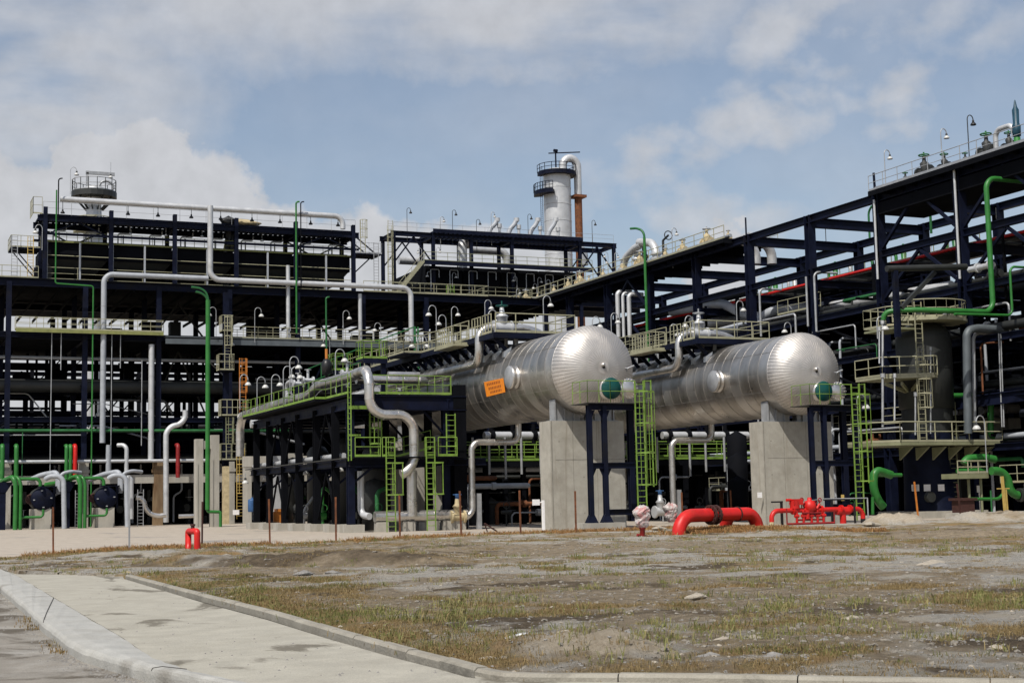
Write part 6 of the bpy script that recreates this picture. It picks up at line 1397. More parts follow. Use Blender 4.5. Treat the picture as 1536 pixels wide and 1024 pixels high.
for k in range(6): x = TC[0]-TR-2.+k*1.3; mb.add([(x-.06,TC[1]-TR-1.3,zl-.3),(x+.06,TC[1]-TR-1.3,zl-.3),(x+.06,TC[1]-TR,zl-.3),(x-.06,TC[1]-TR,zl-.3),(x-.06,TC[1]-TR,zl-1.1),(x+.06,TC[1]-TR,zl-1.1)],[(3,2,1,0),(0,1,5,4),(0,4,3),(1,2,5)])
o = build('platform', mb, M['khaki'], tk)
mb = MB(); mb.rail([(TC[0]-TR-4.2,TC[1]+1,zl),(TC[0]-TR-4.2,TC[1]-1.8,zl),(TC[0]-TR-3.,TC[1]-TR-1.4,zl),(TC[0]+TR+1.6,TC[1]-TR-1.4,zl),(TC[0]+TR+1.6,TC[1]+1,zl)], step=1.45, r=.04, h=1.25); build('handrail', mb, M['cream'], o)
yq_ = TC[1]-TR-.4
mb = MB(); x = hy(1382,600,yq_).x; mb.ladder((x,yq_,zl),(x,yq_,zm+1.2),(1,0,0),.55,r=.035,cage=(2.2,5.2),out=(.3,-1,0)); build('caged_ladder', mb, M['cream'], tk)
mb = MB(); x = hy(1380,500,yq_).x; mb.ladder((x,yq_+.1,zm),(x,yq_+.1,zt+1),(1,0,0),.55,r=.035); build('upper_ladder', mb, M['cream'], tk)
mb = MB(); x = hy(1431,710,TC[1]-1.6).x; mb.ladder((x,TC[1]-1.6,.42),(x,TC[1]-1.6,zl+.1),(1,0,0),.6,r=.04); x2 = hy(1429,630,TC[1]-1).x; mb.ladder((x2,TC[1]-1.,zl),(x2,TC[1]-1.,7.4),(1,0,0),.5,r=.035); build('lower_ladder', mb, M['khaki'], tk)
for k, (px, p0, p1, m, r) in enumerate(((1373,588,652,'galv',.06),(1396,520,650,'galv',.05),(1324,480,550,'palegrey',.07),(1319,490,545,'palegrey',.05),(1324,560,640,'galv',.08),(1342,560,630,'palegrey',.05))):
    a, b = hy(px,p0,yq_-.1), hy(px,p1,yq_-.1); mb = MB(); mb.rod(a,b,r,6); mb.rod(a,a+V((.0,0,-.25)),r*2,8); build('riser', mb, M[m], tk)
# support frame in front of the tank top
t = thing('support_frame', 'dark steel post with a slanting brace and a grey bar before the tank top', 'support', tuple(hy(1342,505,72.)))
a, b = hy(1330,403,72.), hy(1449,400,72.); mb = MB(); mb.rod(a,b,.2,10); build('bar', mb, M['dgrey'], t)
a, b = hy(1342,406,72.), hy(1342,520,72.); mb = MB(); mb.bar(a,(a.x,a.y,b.z+.6),.3,.3); build('post', mb, M['navy'], t)
a, b = hy(1402,408,72.2), hy(1352,462,72.2); mb = MB(); mb.bar(a,b,.24,.24); build('brace', mb, M['dgrey'], t)
# green lines
Yq = 71.
g = lambda px, py, y=Yq: hy(px,py,y)
P_([g(1420,462),(g(1374,461).x,Yq,g(1374,461).z),(g(1360,464).x,Yq,g(1360,464).z),(g(1356,472).x,Yq,g(1356,476).z)] if False else [(g(1356,470).x,Yq+2,g(1356,474).z),(g(1356,470).x,Yq+2,g(1360,462).z),(g(1380,461).x,Yq+1,g(1380,461).z),(g(1420,466).x,Yq,g(1420,466).z),(g(1490,468).x,Yq,g(1490,468).z),(g(1490,468).x,Yq,g(1479,267).z),(g(1479,267).x+4.5,Yq,g(1479,267).z+.0)], .17, 'thick green pipe rising from the tank top and turning over into the rack', 'green', bend=.7, n=12)
P_([(g(1425,472).x,Yq-.4,g(1425,472).z),(g(1512,474).x,Yq-.4,g(1512,474).z),(g(1512,474).x,Yq-.4,g(1505,401).z),(g(1505,401).x+3,Yq-.4,g(1505,401).z)], .08, 'thin green pipe running below the thick one beside the tank', 'green', bend=.4, n=8)
P_([hy(1428,593,75),hy(1476,593,75)], .17, 'short green pipe leaving the tank flank', 'green')
P_([hy(1486,598,74),hy(1486,652,74),hy(1492,656,74),hy(1545,655,74)], .2, 'green pipe dropping from the navy beam and turning along', 'green', bend=.5)
P_([hy(1446,695,70),hy(1449,687,70),hy(1480,686,70),hy(1492,689,70)], .24, 'bulky green pipe behind the small railed platform', 'green', bend=.4)
P_([hy(1436,706,70),hy(1478,705,70)], .14, 'thin green pipe along the small railed platform', 'green')
P_([hy(1487,706,69),hy(1510,706,69),hy(1516,742,69),hy(1527,742,69)], .25, 'thick green elbow pipe beside the yellow post', 'green', bend=.8, n=12)
q = hy(1528,742,69); mb = MB(); mb.rod(q,q+V((.15,0,0)),.42,14); mb.rod(q+V((.25,0,0)),q+V((.4,0,0)),.42,14); mb.rod(q,q+V((1.8,0,0)),.26,12); mb.lathe([(.25,.1),(.3,.6),(.2,.8),(.1,1.2)],tuple(q+V((.8,0,0))),n=10); single('flanged_valve', 'grey flanged valve at the end of the thick green elbow', 'valve', mb, M['dgrey'])
P_([hy(1337,712,73),hy(1313,704,73),hy(1309,722,73),hy(1314,748,73),hy(1325,760,73)], .26, 'thick green pipe looping down beside the tank skirt', 'green', bend=.9, n=12)
P_([hy(1314,712,73.4),hy(1352,712,73.4)], .12, 'thin green pipe reaching the tank skirt', 'green')
P_([hy(1309,745,73),hy(1309,771,73)], .1, 'thin green prop under the looping green pipe', 'green')
P_([hy(1452,650,73.),hy(1450,497,73),hy(1462,492,73),hy(1560,498,73)], .27, 'thick dull grey pipe rising and turning over beside the tank', 'greydark', bend=.6)
P_([hy(1462,645,73.4),hy(1460,505,73.4),hy(1466,499,73.4),hy(1560,503,73.4)], .12, 'thin pale pipe nested inside the thick grey bend', 'galv', bend=.4)
P_([hy(1475,600,74),hy(1471,515,74),hy(1505,513,74)], .07, 'rusty thin conduit inside the thick grey bend', 'rust', bend=.3, n=6)
for k, px in enumerate((1499,1502)): mb = MB(); mb.rod(hy(px-1,500,72.),hy(px+4,640,72.),.045,6); single('conduit', ['pale thin conduit crossing the white pipe pieces','second pale thin conduit crossing the white pipe pieces'][k], 'conduit', mb, M['galv'])
a, b = hy(1424,607,76), hy(1545,591,70); mb = MB(); mb.ibeam(a,b,.4,.75,.08); single('navy_beam', 'sloping looking navy beam beyond the grey bends at the edge of view', 'beam', mb, M['navy'])
for k, (xa, ya, xb, yb, r) in enumerate(((1432,618,1452,619,.3),(1471,616,1500,615,.33),(1507,612,1525,610,.36))):
    a, b = hy(xa,ya,79), hy(xb,yb,79); mb = MB(); mb.rod(a,(b.x,79,a.z),r,14); single('white_spool', ['short white pipe spool just past the tank','white pipe spool behind the green drop pipe','white pipe spool nearest the edge of view'][k], 'pipe', mb, M['palegrey'])
for k, px in enumerate((1478,1500,1523)):
    q = hy(px,655,78); mb = MB(); mb.box((q.x-.55,78,q.z),(q.x+.55,78.9,q.z+1.3)); mb.box((q.x-.7,77.9,q.z-.15),(q.x+.7,79,q.z)); single('concrete_block', ['tan concrete sleeper behind the green drop pipe','tan concrete sleeper beside the green drop pipe','tan concrete sleeper nearest the edge of view'][k], 'block', mb, M['conc'])
slabs = MB(); a = hy(1425,660,77.5); slabs.box((a.x,77.5,a.z-.35),(a.x+14,80,a.z)); 
for k in range(4): slabs.box((a.x+1+k*3.5,77.8,0),(a.x+1.4+k*3.5,78.4,a.z-.35))
single('pipe_table', 'low grey pipe table beside the tank carrying the concrete sleepers', 'pipe support', slabs, M['grating'])
t = thing('small_platform', 'small khaki railed platform beside the tank with green pipes behind', 'platform', tuple(hy(1460,712,69.5)))
a, b = hy(1437,710,69.5), hy(1483,709,69.5); z = a.z
mb = MB(); mb.box((a.x,69.5,z-.3),(b.x,71,z)); mb.rod((b.x-.2,70,0),(b.x-.2,70,z),.08,6); mb.rod((a.x+1.2,70,0),(a.x+1.2,70,z),.09,6); d = build('deck', mb, M['khaki'], t)
mb = MB(); mb.rail([(a.x,69.5,z),(b.x,69.5,z),(b.x,71,z)], step=.7, r=.035, h=.75); build('handrail', mb, M['cream'], d)
q = hy(1469,733,70.4); mb = MB(); mb.cbox((q.x,70.4,q.z),(.36,.03,.42)); mb.rod((q.x,70.43,0),(q.x,70.43,q.z),.03,5); single('notice', 'small white notice under the little railed platform', 'notice', mb, M['paper'])
q = hy(1508,766,66); mb = MB(); mb.bar((q.x,66,0),(q.x-.1,66,2.45),.13,.13); mb.bar((q.x+.2,66.05,0),(q.x+.15,66.05,1.7),.1,.1); mb.bar((q.x-.5,66.02,1.75),(q.x+.4,66.02,1.75),.06,.06); single('yellow_post', 'mustard yellow post by the thick green elbow', 'post', mb, M['yellow'])
q = hy(1453,760,68); mb = MB(); mb.box((q.x-.55,68,0),(q.x+.45,68.8,1.1)); mb.box((q.x-.7,67.9,1.1),(q.x+.6,68.9,1.25)); single('dark_cabinet', 'dark low cabinet between the tank plinth and the spoil heap', 'cabinet', mb, M['gasket'])
P_([hy(1455,748,69),hy(1498,748,69),hy(1504,741,69)], .1, 'thin green pipe with a rusty elbow at knee height', 'green', bend=.2)
P_([hy(1486,735,68.6),(hy(1486,735,68.6).x,68.6,0)], .05, 'thin dark green conduit under the small platform', 'dgreen')
mb = MB(); a, b = hy(1430,775,67.5), hy(1545,768,67.5); mb.box((a.x,67.5,-.05),(b.x+6,68.2,.4)); single('low_wall', 'low concrete wall running past the tank plinth', 'wall', mb, M['conc'])
rnd = random.Random(31)
for k in range(14):
    x = rnd.uniform(55,75); y = rnd.uniform(79,92); h = rnd.uniform(1.2,4.5); mb = MB(); mb.pipe([(x,y,0),(x,y,h),(x+rnd.uniform(.8,2.5),y,h),(x+2.6,y+.8,h-.4)],rnd.uniform(.05,.16),.3,7); mb.rod((x,y,h*.5),(x,y,h*.5+.2),.25,9); mb.torus((x,y-.3,h*.6),.22,.03,'y',12,5)
    single('pipe_stand', 'small piping stand in the gloom around the dark tank', 'pipe', mb, M[rnd.choice(['dgreen','dgrey','galv','greypaint','rust'])], 'piping stands around the tank')
for k in range(6):
    x = 53.5+k*1.1; y = 84+k*1.7; mb = MB(); h = 3+k%3*1.6; mb.lathe([(0,0),(.7,0),(.7,h-.4),(0,h)],(x,y,0),n=14); single('dark_vessel', 'dark upright vessel in the gloom between the piers and the tank', 'vessel', mb, M['black'], 'upright vessels beside the tank')

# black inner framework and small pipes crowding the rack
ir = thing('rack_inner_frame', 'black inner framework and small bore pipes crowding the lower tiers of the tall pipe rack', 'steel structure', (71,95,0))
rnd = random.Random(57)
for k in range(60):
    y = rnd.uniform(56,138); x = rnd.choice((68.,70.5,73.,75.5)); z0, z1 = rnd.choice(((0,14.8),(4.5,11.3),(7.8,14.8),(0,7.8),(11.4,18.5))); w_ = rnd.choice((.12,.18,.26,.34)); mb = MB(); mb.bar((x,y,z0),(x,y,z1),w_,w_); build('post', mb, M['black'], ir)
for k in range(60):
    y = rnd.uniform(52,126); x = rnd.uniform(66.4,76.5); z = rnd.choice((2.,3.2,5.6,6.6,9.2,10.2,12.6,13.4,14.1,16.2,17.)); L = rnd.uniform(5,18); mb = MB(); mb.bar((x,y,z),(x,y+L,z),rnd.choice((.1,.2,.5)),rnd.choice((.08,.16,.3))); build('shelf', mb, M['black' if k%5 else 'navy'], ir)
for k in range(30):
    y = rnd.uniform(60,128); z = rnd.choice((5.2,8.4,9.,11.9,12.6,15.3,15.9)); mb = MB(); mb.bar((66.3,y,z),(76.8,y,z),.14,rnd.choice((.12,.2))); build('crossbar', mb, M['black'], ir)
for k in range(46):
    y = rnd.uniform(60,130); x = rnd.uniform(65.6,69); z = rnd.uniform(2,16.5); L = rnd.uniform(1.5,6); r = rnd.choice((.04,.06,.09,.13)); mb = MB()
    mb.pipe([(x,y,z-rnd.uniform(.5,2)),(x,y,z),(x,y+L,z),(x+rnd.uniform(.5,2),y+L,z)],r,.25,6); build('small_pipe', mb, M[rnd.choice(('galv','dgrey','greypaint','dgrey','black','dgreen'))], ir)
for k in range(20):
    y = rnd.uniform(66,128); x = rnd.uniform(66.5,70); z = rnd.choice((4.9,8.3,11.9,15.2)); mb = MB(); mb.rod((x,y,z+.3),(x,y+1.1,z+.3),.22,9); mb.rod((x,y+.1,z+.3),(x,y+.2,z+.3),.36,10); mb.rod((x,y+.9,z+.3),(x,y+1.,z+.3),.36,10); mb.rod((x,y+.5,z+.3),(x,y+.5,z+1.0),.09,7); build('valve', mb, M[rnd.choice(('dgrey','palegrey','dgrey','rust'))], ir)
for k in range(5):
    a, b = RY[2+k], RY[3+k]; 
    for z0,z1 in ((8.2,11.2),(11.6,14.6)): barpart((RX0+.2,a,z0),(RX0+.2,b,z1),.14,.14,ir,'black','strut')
# ================================================================ fence posts, red fire pipes and litter near the field edge
for k, (px, pb, pt_, m, lb) in enumerate(((80,831,760,'rust','first rusty fence post, the one nearest the road'),(194,827,712,'galv','tall grey fence post between two rusty ones'),(303,821,752,'gasket','dark fence post just behind the small red arch'),
    (405,816,748,'rust','rusty fence post standing before the footing row'),(504,812,745,'rust','rusty fence post before the nearest rack footings'),(600,808,742,'rust','rusty fence post between the two lime ladders'),(692,806,736,'rust','rusty fence post before the first low valve'),
    (781,803,735,'rust','rusty fence post before the dark gap beside the pier'),(864,800,736,'rust','rusty fence post against the face of the first pier'),(1024,790,738,'rust','rusty fence post behind the red hoop pipe'),(1098,782,735,'rust','short rusty post in the gap behind the red hoop pipe'),(1175,783,729,'yellow','ochre fence post before the second pier'),
    (1378,782,722,'orange','ochre leaning fence post before the tank skirt'),(1442,781,725,'gasket','dark leaning fence post beside the tank ladder'))):
    b = g2(px,pb); z = hy(px,pt_,b[1]).z; mb = MB(); ln = random.uniform(-.05,.03) if k < 12 else -.18
    mb.bar((b[0],b[1],-.2),(b[0]+ln,b[1],z),.06,.06); mb.bar((b[0]+.02,b[1]-.03,-.2),(b[0]+ln+.02,b[1]-.03,z),.012,.07)
    single('fence_post', lb, 'fence post', mb, M[m], None, (b[0],b[1],0))
def H0(px, py): return V((*g2(px,py),0))
# big red hoop
f1, f2 = H0(1018,803.5), H0(1136,798.5); r = .29
za = hy(1075,775,(f1.y+f2.y)/2).z+.10
t = thing('hoop_pipe', 'big bright red hoop pipe rising from the weeds with a dark bolted flange', 'fire pipe', tuple(f1))
d = (f2-f1).normalized(); n_ = V((-d.y,d.x,0))
mb = MB(); mb.pipe([f1+V((0,0,-.3)),f1+V((0,0,za)),f2+V((0,0,za)),f2+V((0,0,.16))], r, .78, 20); build('main_pipe', mb, M['red'], t)
mb = MB(); mb.rod(f2+V((0,0,-.2)),f2+V((0,0,.17)),r*.97,20); build('pipe_foot', mb, M['blackp'], t)
q = f2-d*.85+V((0,0,za)); mb = MB(); mb.pipe([q,q+n_*1.3+d*.2,q+n_*1.35+d*.2+V((0,0,-za+.1))], r*.95, .8, 18); build('branch_pipe', mb, M['red'], t)
q2 = q+n_*1.35+d*.2; mb = MB(); mb.rod(V((q2.x,q2.y,-.1)),V((q2.x,q2.y,.25)),r*.97,18); build('pipe_foot', mb, M['blackp'], t)
L = (f2-f1).length
for s_, w2, rr in ((.40,.05,.43),(.46,.05,.43),(.745,.025,.33)):
    c = f1+d*(L*s_)+V((0,0,za)); mb = MB(); mb.rod(c-d*w2,c+d*w2,rr,26)
    if rr > .4:
        for k in range(14): a = 2*PI*k/14; p = c+(n_*math.cos(a)+V((0,0,1))*math.sin(a))*.365; mb.rod(p-d*.12,p+d*.12,.028,6)
    build('flange', mb, M['gasket'], t)
# small red arch near the road
f = H0(289,826); mb = MB(); t = thing('arch_pipe', 'small red arched pipe with a capped top beside the drain', 'fire pipe', tuple(f))
dd = V((.2,-.98,0)).normalized(); 
mb.pipe([f+dd*.42+V((0,0,-.1)),f+dd*.42+V((0,0,.70)),f+dd*.35+V((0,0,.74)),f-dd*.35+V((0,0,.74)),f-dd*.42+V((0,0,.70)),f-dd*.42+V((0,0,-.1))],.12,.36,16); build('bend', mb, M['red'], t)
mb = MB(); q = f+V((0,0,.74)); mb.rod(q,q+V((0,0,.22)),.07,10); mb.rod(q+V((0,0,.2)),q+V((0,0,.27)),.1,8); build('cap', mb, M['gasket'], t)
mb = MB(); mb.rod(f+dd*.42+V((0,0,-.1)),f+dd*.42+V((0,0,.07)),.15,14); build('pipe_foot', mb, M['blackp'], t)
# red valve manifold on its slab
ym = 63.2
m0, m1 = hy(1157,766,ym), hy(1294,766,ym); zm_ = m0.z
t = thing('valve_manifold', 'red fire valve manifold on a low slab before the second pier', 'valve manifold', ((m0.x+m1.x)/2,ym,0))
mb = MB(); mb.pipe([(m0.x,ym,.28),(m0.x,ym,zm_),(m1.x,ym,zm_),(m1.x,ym,.32)], .125, .38, 14); build('main_pipe', mb, M['red'], t)
mb = MB(); mb.rod((m0.x,ym,-.1),(m0.x,ym,.28),.125,14); build('pipe_foot', mb, M['tarp'], t)
mb = MB(); mb.rod((m1.x,ym,-.1),(m1.x,ym,.32),.13,14); build('pipe_foot', mb, M['blackp'], t)
X3 = lambda px: hy(px,770,ym).x
Z3 = lambda py: hy(1210,py,ym).z
for k, (px, w2) in enumerate(((1190,.1),(1212,.12),(1232,.1),(1262,.1),(1275,.08))):
    mb = MB(); x = X3(px); mb.rod((x-w2*.6,ym,zm_),(x-w2*.1,ym,zm_),.22,14); mb.rod((x+w2*.1,ym,zm_),(x+w2*.6,ym,zm_),.22,14); build('flange', mb, M['red'], t)
mb = MB(); x = X3(1215); mb.lathe([(.2,-.1),(.32,.05),(.34,.2),(.26,.45),(.12,.5),(.1,.65)],(x,ym,zm_),n=16); mb.rod((x-.25,ym-.1,zm_),(x-.25,ym-.1,zm_-.45),.14,10); mb.rod((x+.35,ym-.1,zm_+.05),(x+.55,ym-.1,zm_+.3),.07,8); build('valve_body', mb, M['red'], t)
mb = MB(); x = X3(1195); mb.rod((x,ym,zm_),(x,ym,Z3(760)),.15,12); mb.bar((x-.28,ym,Z3(752)),(x+.28,ym,Z3(752)),.45,.3); mb.rod((x-.1,ym,Z3(762)),(x-.1,ym,Z3(750)),.25,12); mb.rod((x-.6,ym,Z3(749)),(x-.3,ym,Z3(749)),.07,8); build('alarm_gong', mb, M['red'], t)
for px in (1193,1203,1215,1224,1233): mb = MB(); x = X3(px); mb.rod((x,ym-.12,.12),(x,ym-.12,zm_),.07,8); mb.rod((x-.12,ym-.12,.55),(x+.12,ym-.12,.55),.09,8); build('trim_pipe', mb, M['red'], t)
mb = MB(); mb.rod((X3(1175),ym-.3,.16),(X3(1246),ym-.3,.16),.06,8); mb.rod((X3(1175),ym-.3,.16),(X3(1175),ym-.3,zm_+.1),.035,6); mb.rod((X3(1246),ym-.3,.0),(X3(1246),ym-.3,.75),.035,6); mb.rod((X3(1193),ym-.1,.35),(X3(1233),ym-.1,.35),.05,8); mb.rod((X3(1200),ym-.2,.7),(X3(1228),ym-.2,.7),.05,8); build('drain_rail', mb, M['dred'], t)
mb = MB()
for (px, py) in ((1203,749),(1222,754),(1230,750),(1207,757)): x = X3(px); z = Z3(py); mb.rod((x,ym,zm_),(x,ym,z),.03,6); mb.torus((x,ym-.03,z),.1,.03,'y',12,5)
build('gauge', mb, M['dred'], t)
mb = MB(); x = X3(1265); mb.rod((x,ym+.05,-.1),(x,ym+.05,zm_),.17,14); mb.rod((x-.4,ym+.05,zm_-.1),(x+.4,ym+.05,zm_-.1),.2,12); build('riser', mb, M['red'], t)
mb = MB(); mb.bar((X3(1166),ym+.5,zm_+.45),(X3(1183),ym+.5,zm_+.45),.07,.08); mb.bar((X3(1181),ym+.5,0),(X3(1181),ym+.5,zm_+.45),.12,.08); build('bracket_post', mb, M['blackp'], t)
mb = MB(); mb.bar((X3(1245),ym+.5,zm_+.5),(X3(1277),ym+.5,zm_+.5),.07,.08); mb.bar((X3(1257),ym+.5,0),(X3(1257),ym+.5,zm_+.5),.12,.08); build('bracket_post', mb, M['blackp'], t); mb = MB(); mb.bar((X3(1275),ym-.4,0),(X3(1275),ym-.4,zm_+.3),.1,.06); build('bracket_post', mb, M['blackp'], t)
mb = MB(); p0 = H0(1140,791); mb.box((p0.x,ym-1.4,-.1),(X3(1335),ym+1.2,.1)); single('manifold_slab', 'low concrete slab under the red valve manifold', 'slab', mb, M['conc'])
mb = MB(); a = hy(1236,748,ym+1.4); b = hy(1301,746,ym+1.4); mb.rod(a,(b.x,b.y,a.z),.035,6); mb.rod((b.x,b.y,0),(b.x,b.y,a.z),.04,6); mb.rod((a.x,a.y,0),(a.x,a.y,a.z),.03,6); mb.rod((a.x-1.6,a.y,a.z-.1),a,.02,5); single('pipe_railing', 'thin grey pipe railing behind the red valve manifold', 'railing', mb, M['galv'])
q = hy(1264,746,65.3); single('tag', 'yellow tag hanging on the lime ladder behind the manifold', 'tag', MB().cbox(tuple(q),(.18,.04,.32)), M['yellow'])
# plastic wrapped hydrant and wrapped valve
def bag(c, h, seed):
    rnd = random.Random(seed); mb = MB(); n, m_ = 22, 12; vs = []
    prof = [.12,.2,.25,.27,.29,.30,.31,.33,.35,.36,.33,.24,.08]
    for j in range(m_+1):
        for i in range(n):
            t = 2*PI*i/n; sq = 1/max(abs(math.cos(t)),abs(math.sin(t)))**.6; r = prof[j]*h*sq*(1+rnd.uniform(-.10,.10))
            vs.append((c[0]+r*math.cos(t)+.04*math.sin(j*1.3), c[1]+r*.8*math.sin(t), c[2]+h*(j/m_)*(1+.06*math.sin(2*t+seed))))
    return mb.add(vs, [(j*n+i,j*n+(i+1)%n,(j+1)*n+(i+1)%n,(j+1)*n+i) for j in range(m_) for i in range(n)]+[tuple(range(n-1,-1,-1)),tuple(m_*n+i for i in range(n))], False)
M['plastic'] = mat('plastic_wrap', (.46,.42,.40), .3, var=.3, scale=7, bump=.5, bscale=14, col2=(.46,.20,.19), mix=(.45,.62))
f = H0(964,806); t = thing('wrapped_hydrant', 'fire hydrant post wrapped in torn plastic beside the red hoop', 'hydrant', tuple(f))
mb = MB(); mb.lathe([(.1,-.1),(.11,.35),(.16,.4),(.12,.5)],tuple(f),n=12); mb.rod(f+V((-.25,0,.12)),f+V((.2,.1,.05)),.06,6); build('post', mb, M['dred'], t)
mb = bag((f.x,f.y,.36),.95,4); build('plastic_bag', mb, M['plastic'], t)
q = hy(1006,770,74.); mb = bag((q.x,q.y,q.z-.5),1.1,8); single('plastic_bag', 'crumpled clear plastic tied round the valve beside the red hoop', 'plastic', mb, M['plastic'])
# small signs at the piers
for k, (px, py, yy, w2, h2, lb) in enumerate(((804,753,68.5,.42,.3,'white notice on a grey stand beside the first pier'),(885,752,69.97,.2,.22,'small white label on the first pier'),(1139.5,742,69.97,.3,.3,'small pale label on the second pier'))):
    q = hy(px,py,yy); mb = MB(); mb.box((q.x-w2/2,yy-.02,q.z-h2/2),(q.x+w2/2,yy,q.z+h2/2))
    if k == 0: mb.bar((q.x+.4,yy,0),(q.x+.4,yy,q.z+.1),.12,.1); mb.bar((q.x+.4,yy,q.z),(q.x+.1,yy+.01,q.z),.03,.06)
    single('notice', lb, 'notice', mb, M['paper'])
q = H0(736,797); mb = MB(); mb.bar(q+V((-.3,.1,.45)),q+V((.35,0,.02)),.3,.05); mb.bar(q+V((-.3,.1,.43)),q+V((-.15,.1,0)),.05,.05); single('tilted_board', 'rusty tilted board lying on the apron edge', 'board', mb, M['gasket'])
# rocks and litter
def rock(name, lb, px, py, s_, m, seed, grp=None, cat='rock', flat=.6):
    rnd = random.Random(seed); p = H0(px,py); mb = MB(); n=9; h = 5; vs=[]; ph=[rnd.uniform(0,6) for _ in range(4)]
    zz = float(ground_height(np.array([[p.x]]),np.array([[p.y]]))[0][0,0])
    for j in range(h+1):
        v = j/h
        for i in range(n):
            t = 2*PI*i/n; rr = s_*(math.sin(PI*(.12+.86*v))**.7)*(1+.28*math.sin(2*t+ph[0])+.2*math.sin(5*t+ph[1]+v*3))
            vs.append((p.x+rr*math.cos(t)*(1.3),p.y+rr*math.sin(t),zz-.04+s_*flat*1.2*v+.1*s_*math.sin(t+ph[2])))
    mb.add(vs,[(j*n+i,j*n+(i+1)%n,(j+1)*n+(i+1)%n,(j+1)*n+i) for j in range(h) for i in range(n)]+[tuple(range(n-1,-1,-1)),tuple(h*n+i for i in range(n))],False)
    single(name, lb, cat, mb, m, grp)
M['stone'] = mat('pale_stone', (.34,.30,.24), .9, var=.2, scale=9, bump=.5, bscale=25, col2=(.24,.205,.16))
M['stoneg'] = mat('grey_stone', (.22,.21,.195), .9, var=.25, scale=9, bump=.5, bscale=25, col2=(.18,.17,.16))
RK = [(1043,902,.16,'stone','pale pointed stone alone on the field'),(790,962,.11,'stoneg','grey stone beside the pale spoil'),(1160,996,.10,'stoneg','dark grey slab of stone near the front kerb'),(1062,996,.09,'stoneg','flat grey stone beside the sandy heap'),(1083,967,.09,'stone','flat pale stone before the grass clump'),(1133,964,.10,'stone','whitish stone beside the flat pale one'),
      (455,866,.2,'stoneg','round grey stone at the foot of the soil bank'),(500,862,.14,'stoneg','smaller stone along the soil bank'),(1398,850,.22,'stone','tan stone half buried by the tussocks'),(1410,852,.16,'stoneg','dark stone beside the tan one'),(940,958,.1,'stoneg','small stone between the sandy heap and the field'),(852,958,.09,'stone','small sandy stone above the heap'),(735,992,.08,'stone','pale lump at the kerb corner'),(728,946,.07,'stoneg','small grey stone before the heap'),(990,797,.3,'stone','pale rubble lump between hydrant and hoop'),(1145,772,.4,'stone','pale stone by the second pier'),(338,836,.14,'stone','stone beside the small red arch'),(330,845,.12,'stoneg','stone on the drain bank'),(1275,933,.1,'stone','lone pale stone on the grey gravel'),(1235,968,.08,'stoneg','little grey stone by the long grass'),(1496,978,.1,'stone','pale stone near the edge of view'),(1308,792,.35,'stone','pale rubble before the spoil heap')]
for k, (px, py, s_, m, lb) in enumerate(RK): rock('rock', lb, px, py, s_, M[m], k)
p = H0(770,968); mb = MB(); q0 = p+V((-.11,.03,.06)); q1 = p+V((.10,-.04,.12)); mb.rod(q0,q1,.034,9,.03); mb.rod(q1,q1+(q1-q0)*.25,.024,9,.011); single('plastic_bottle', 'crushed clear plastic bottle on the spoil heap', 'bottle', mb, M['palegrey'])
rock('plastic_scrap', 'scrap of white plastic at the foot of the spoil heap', 730, 990, .09, M['white'], 77, None, 'litter', .4)
rock('plastic_scrap', 'yellowish plastic scrap in the drain mouth', 192, 862, .12, M['tarp'], 78, None, 'litter', .5)

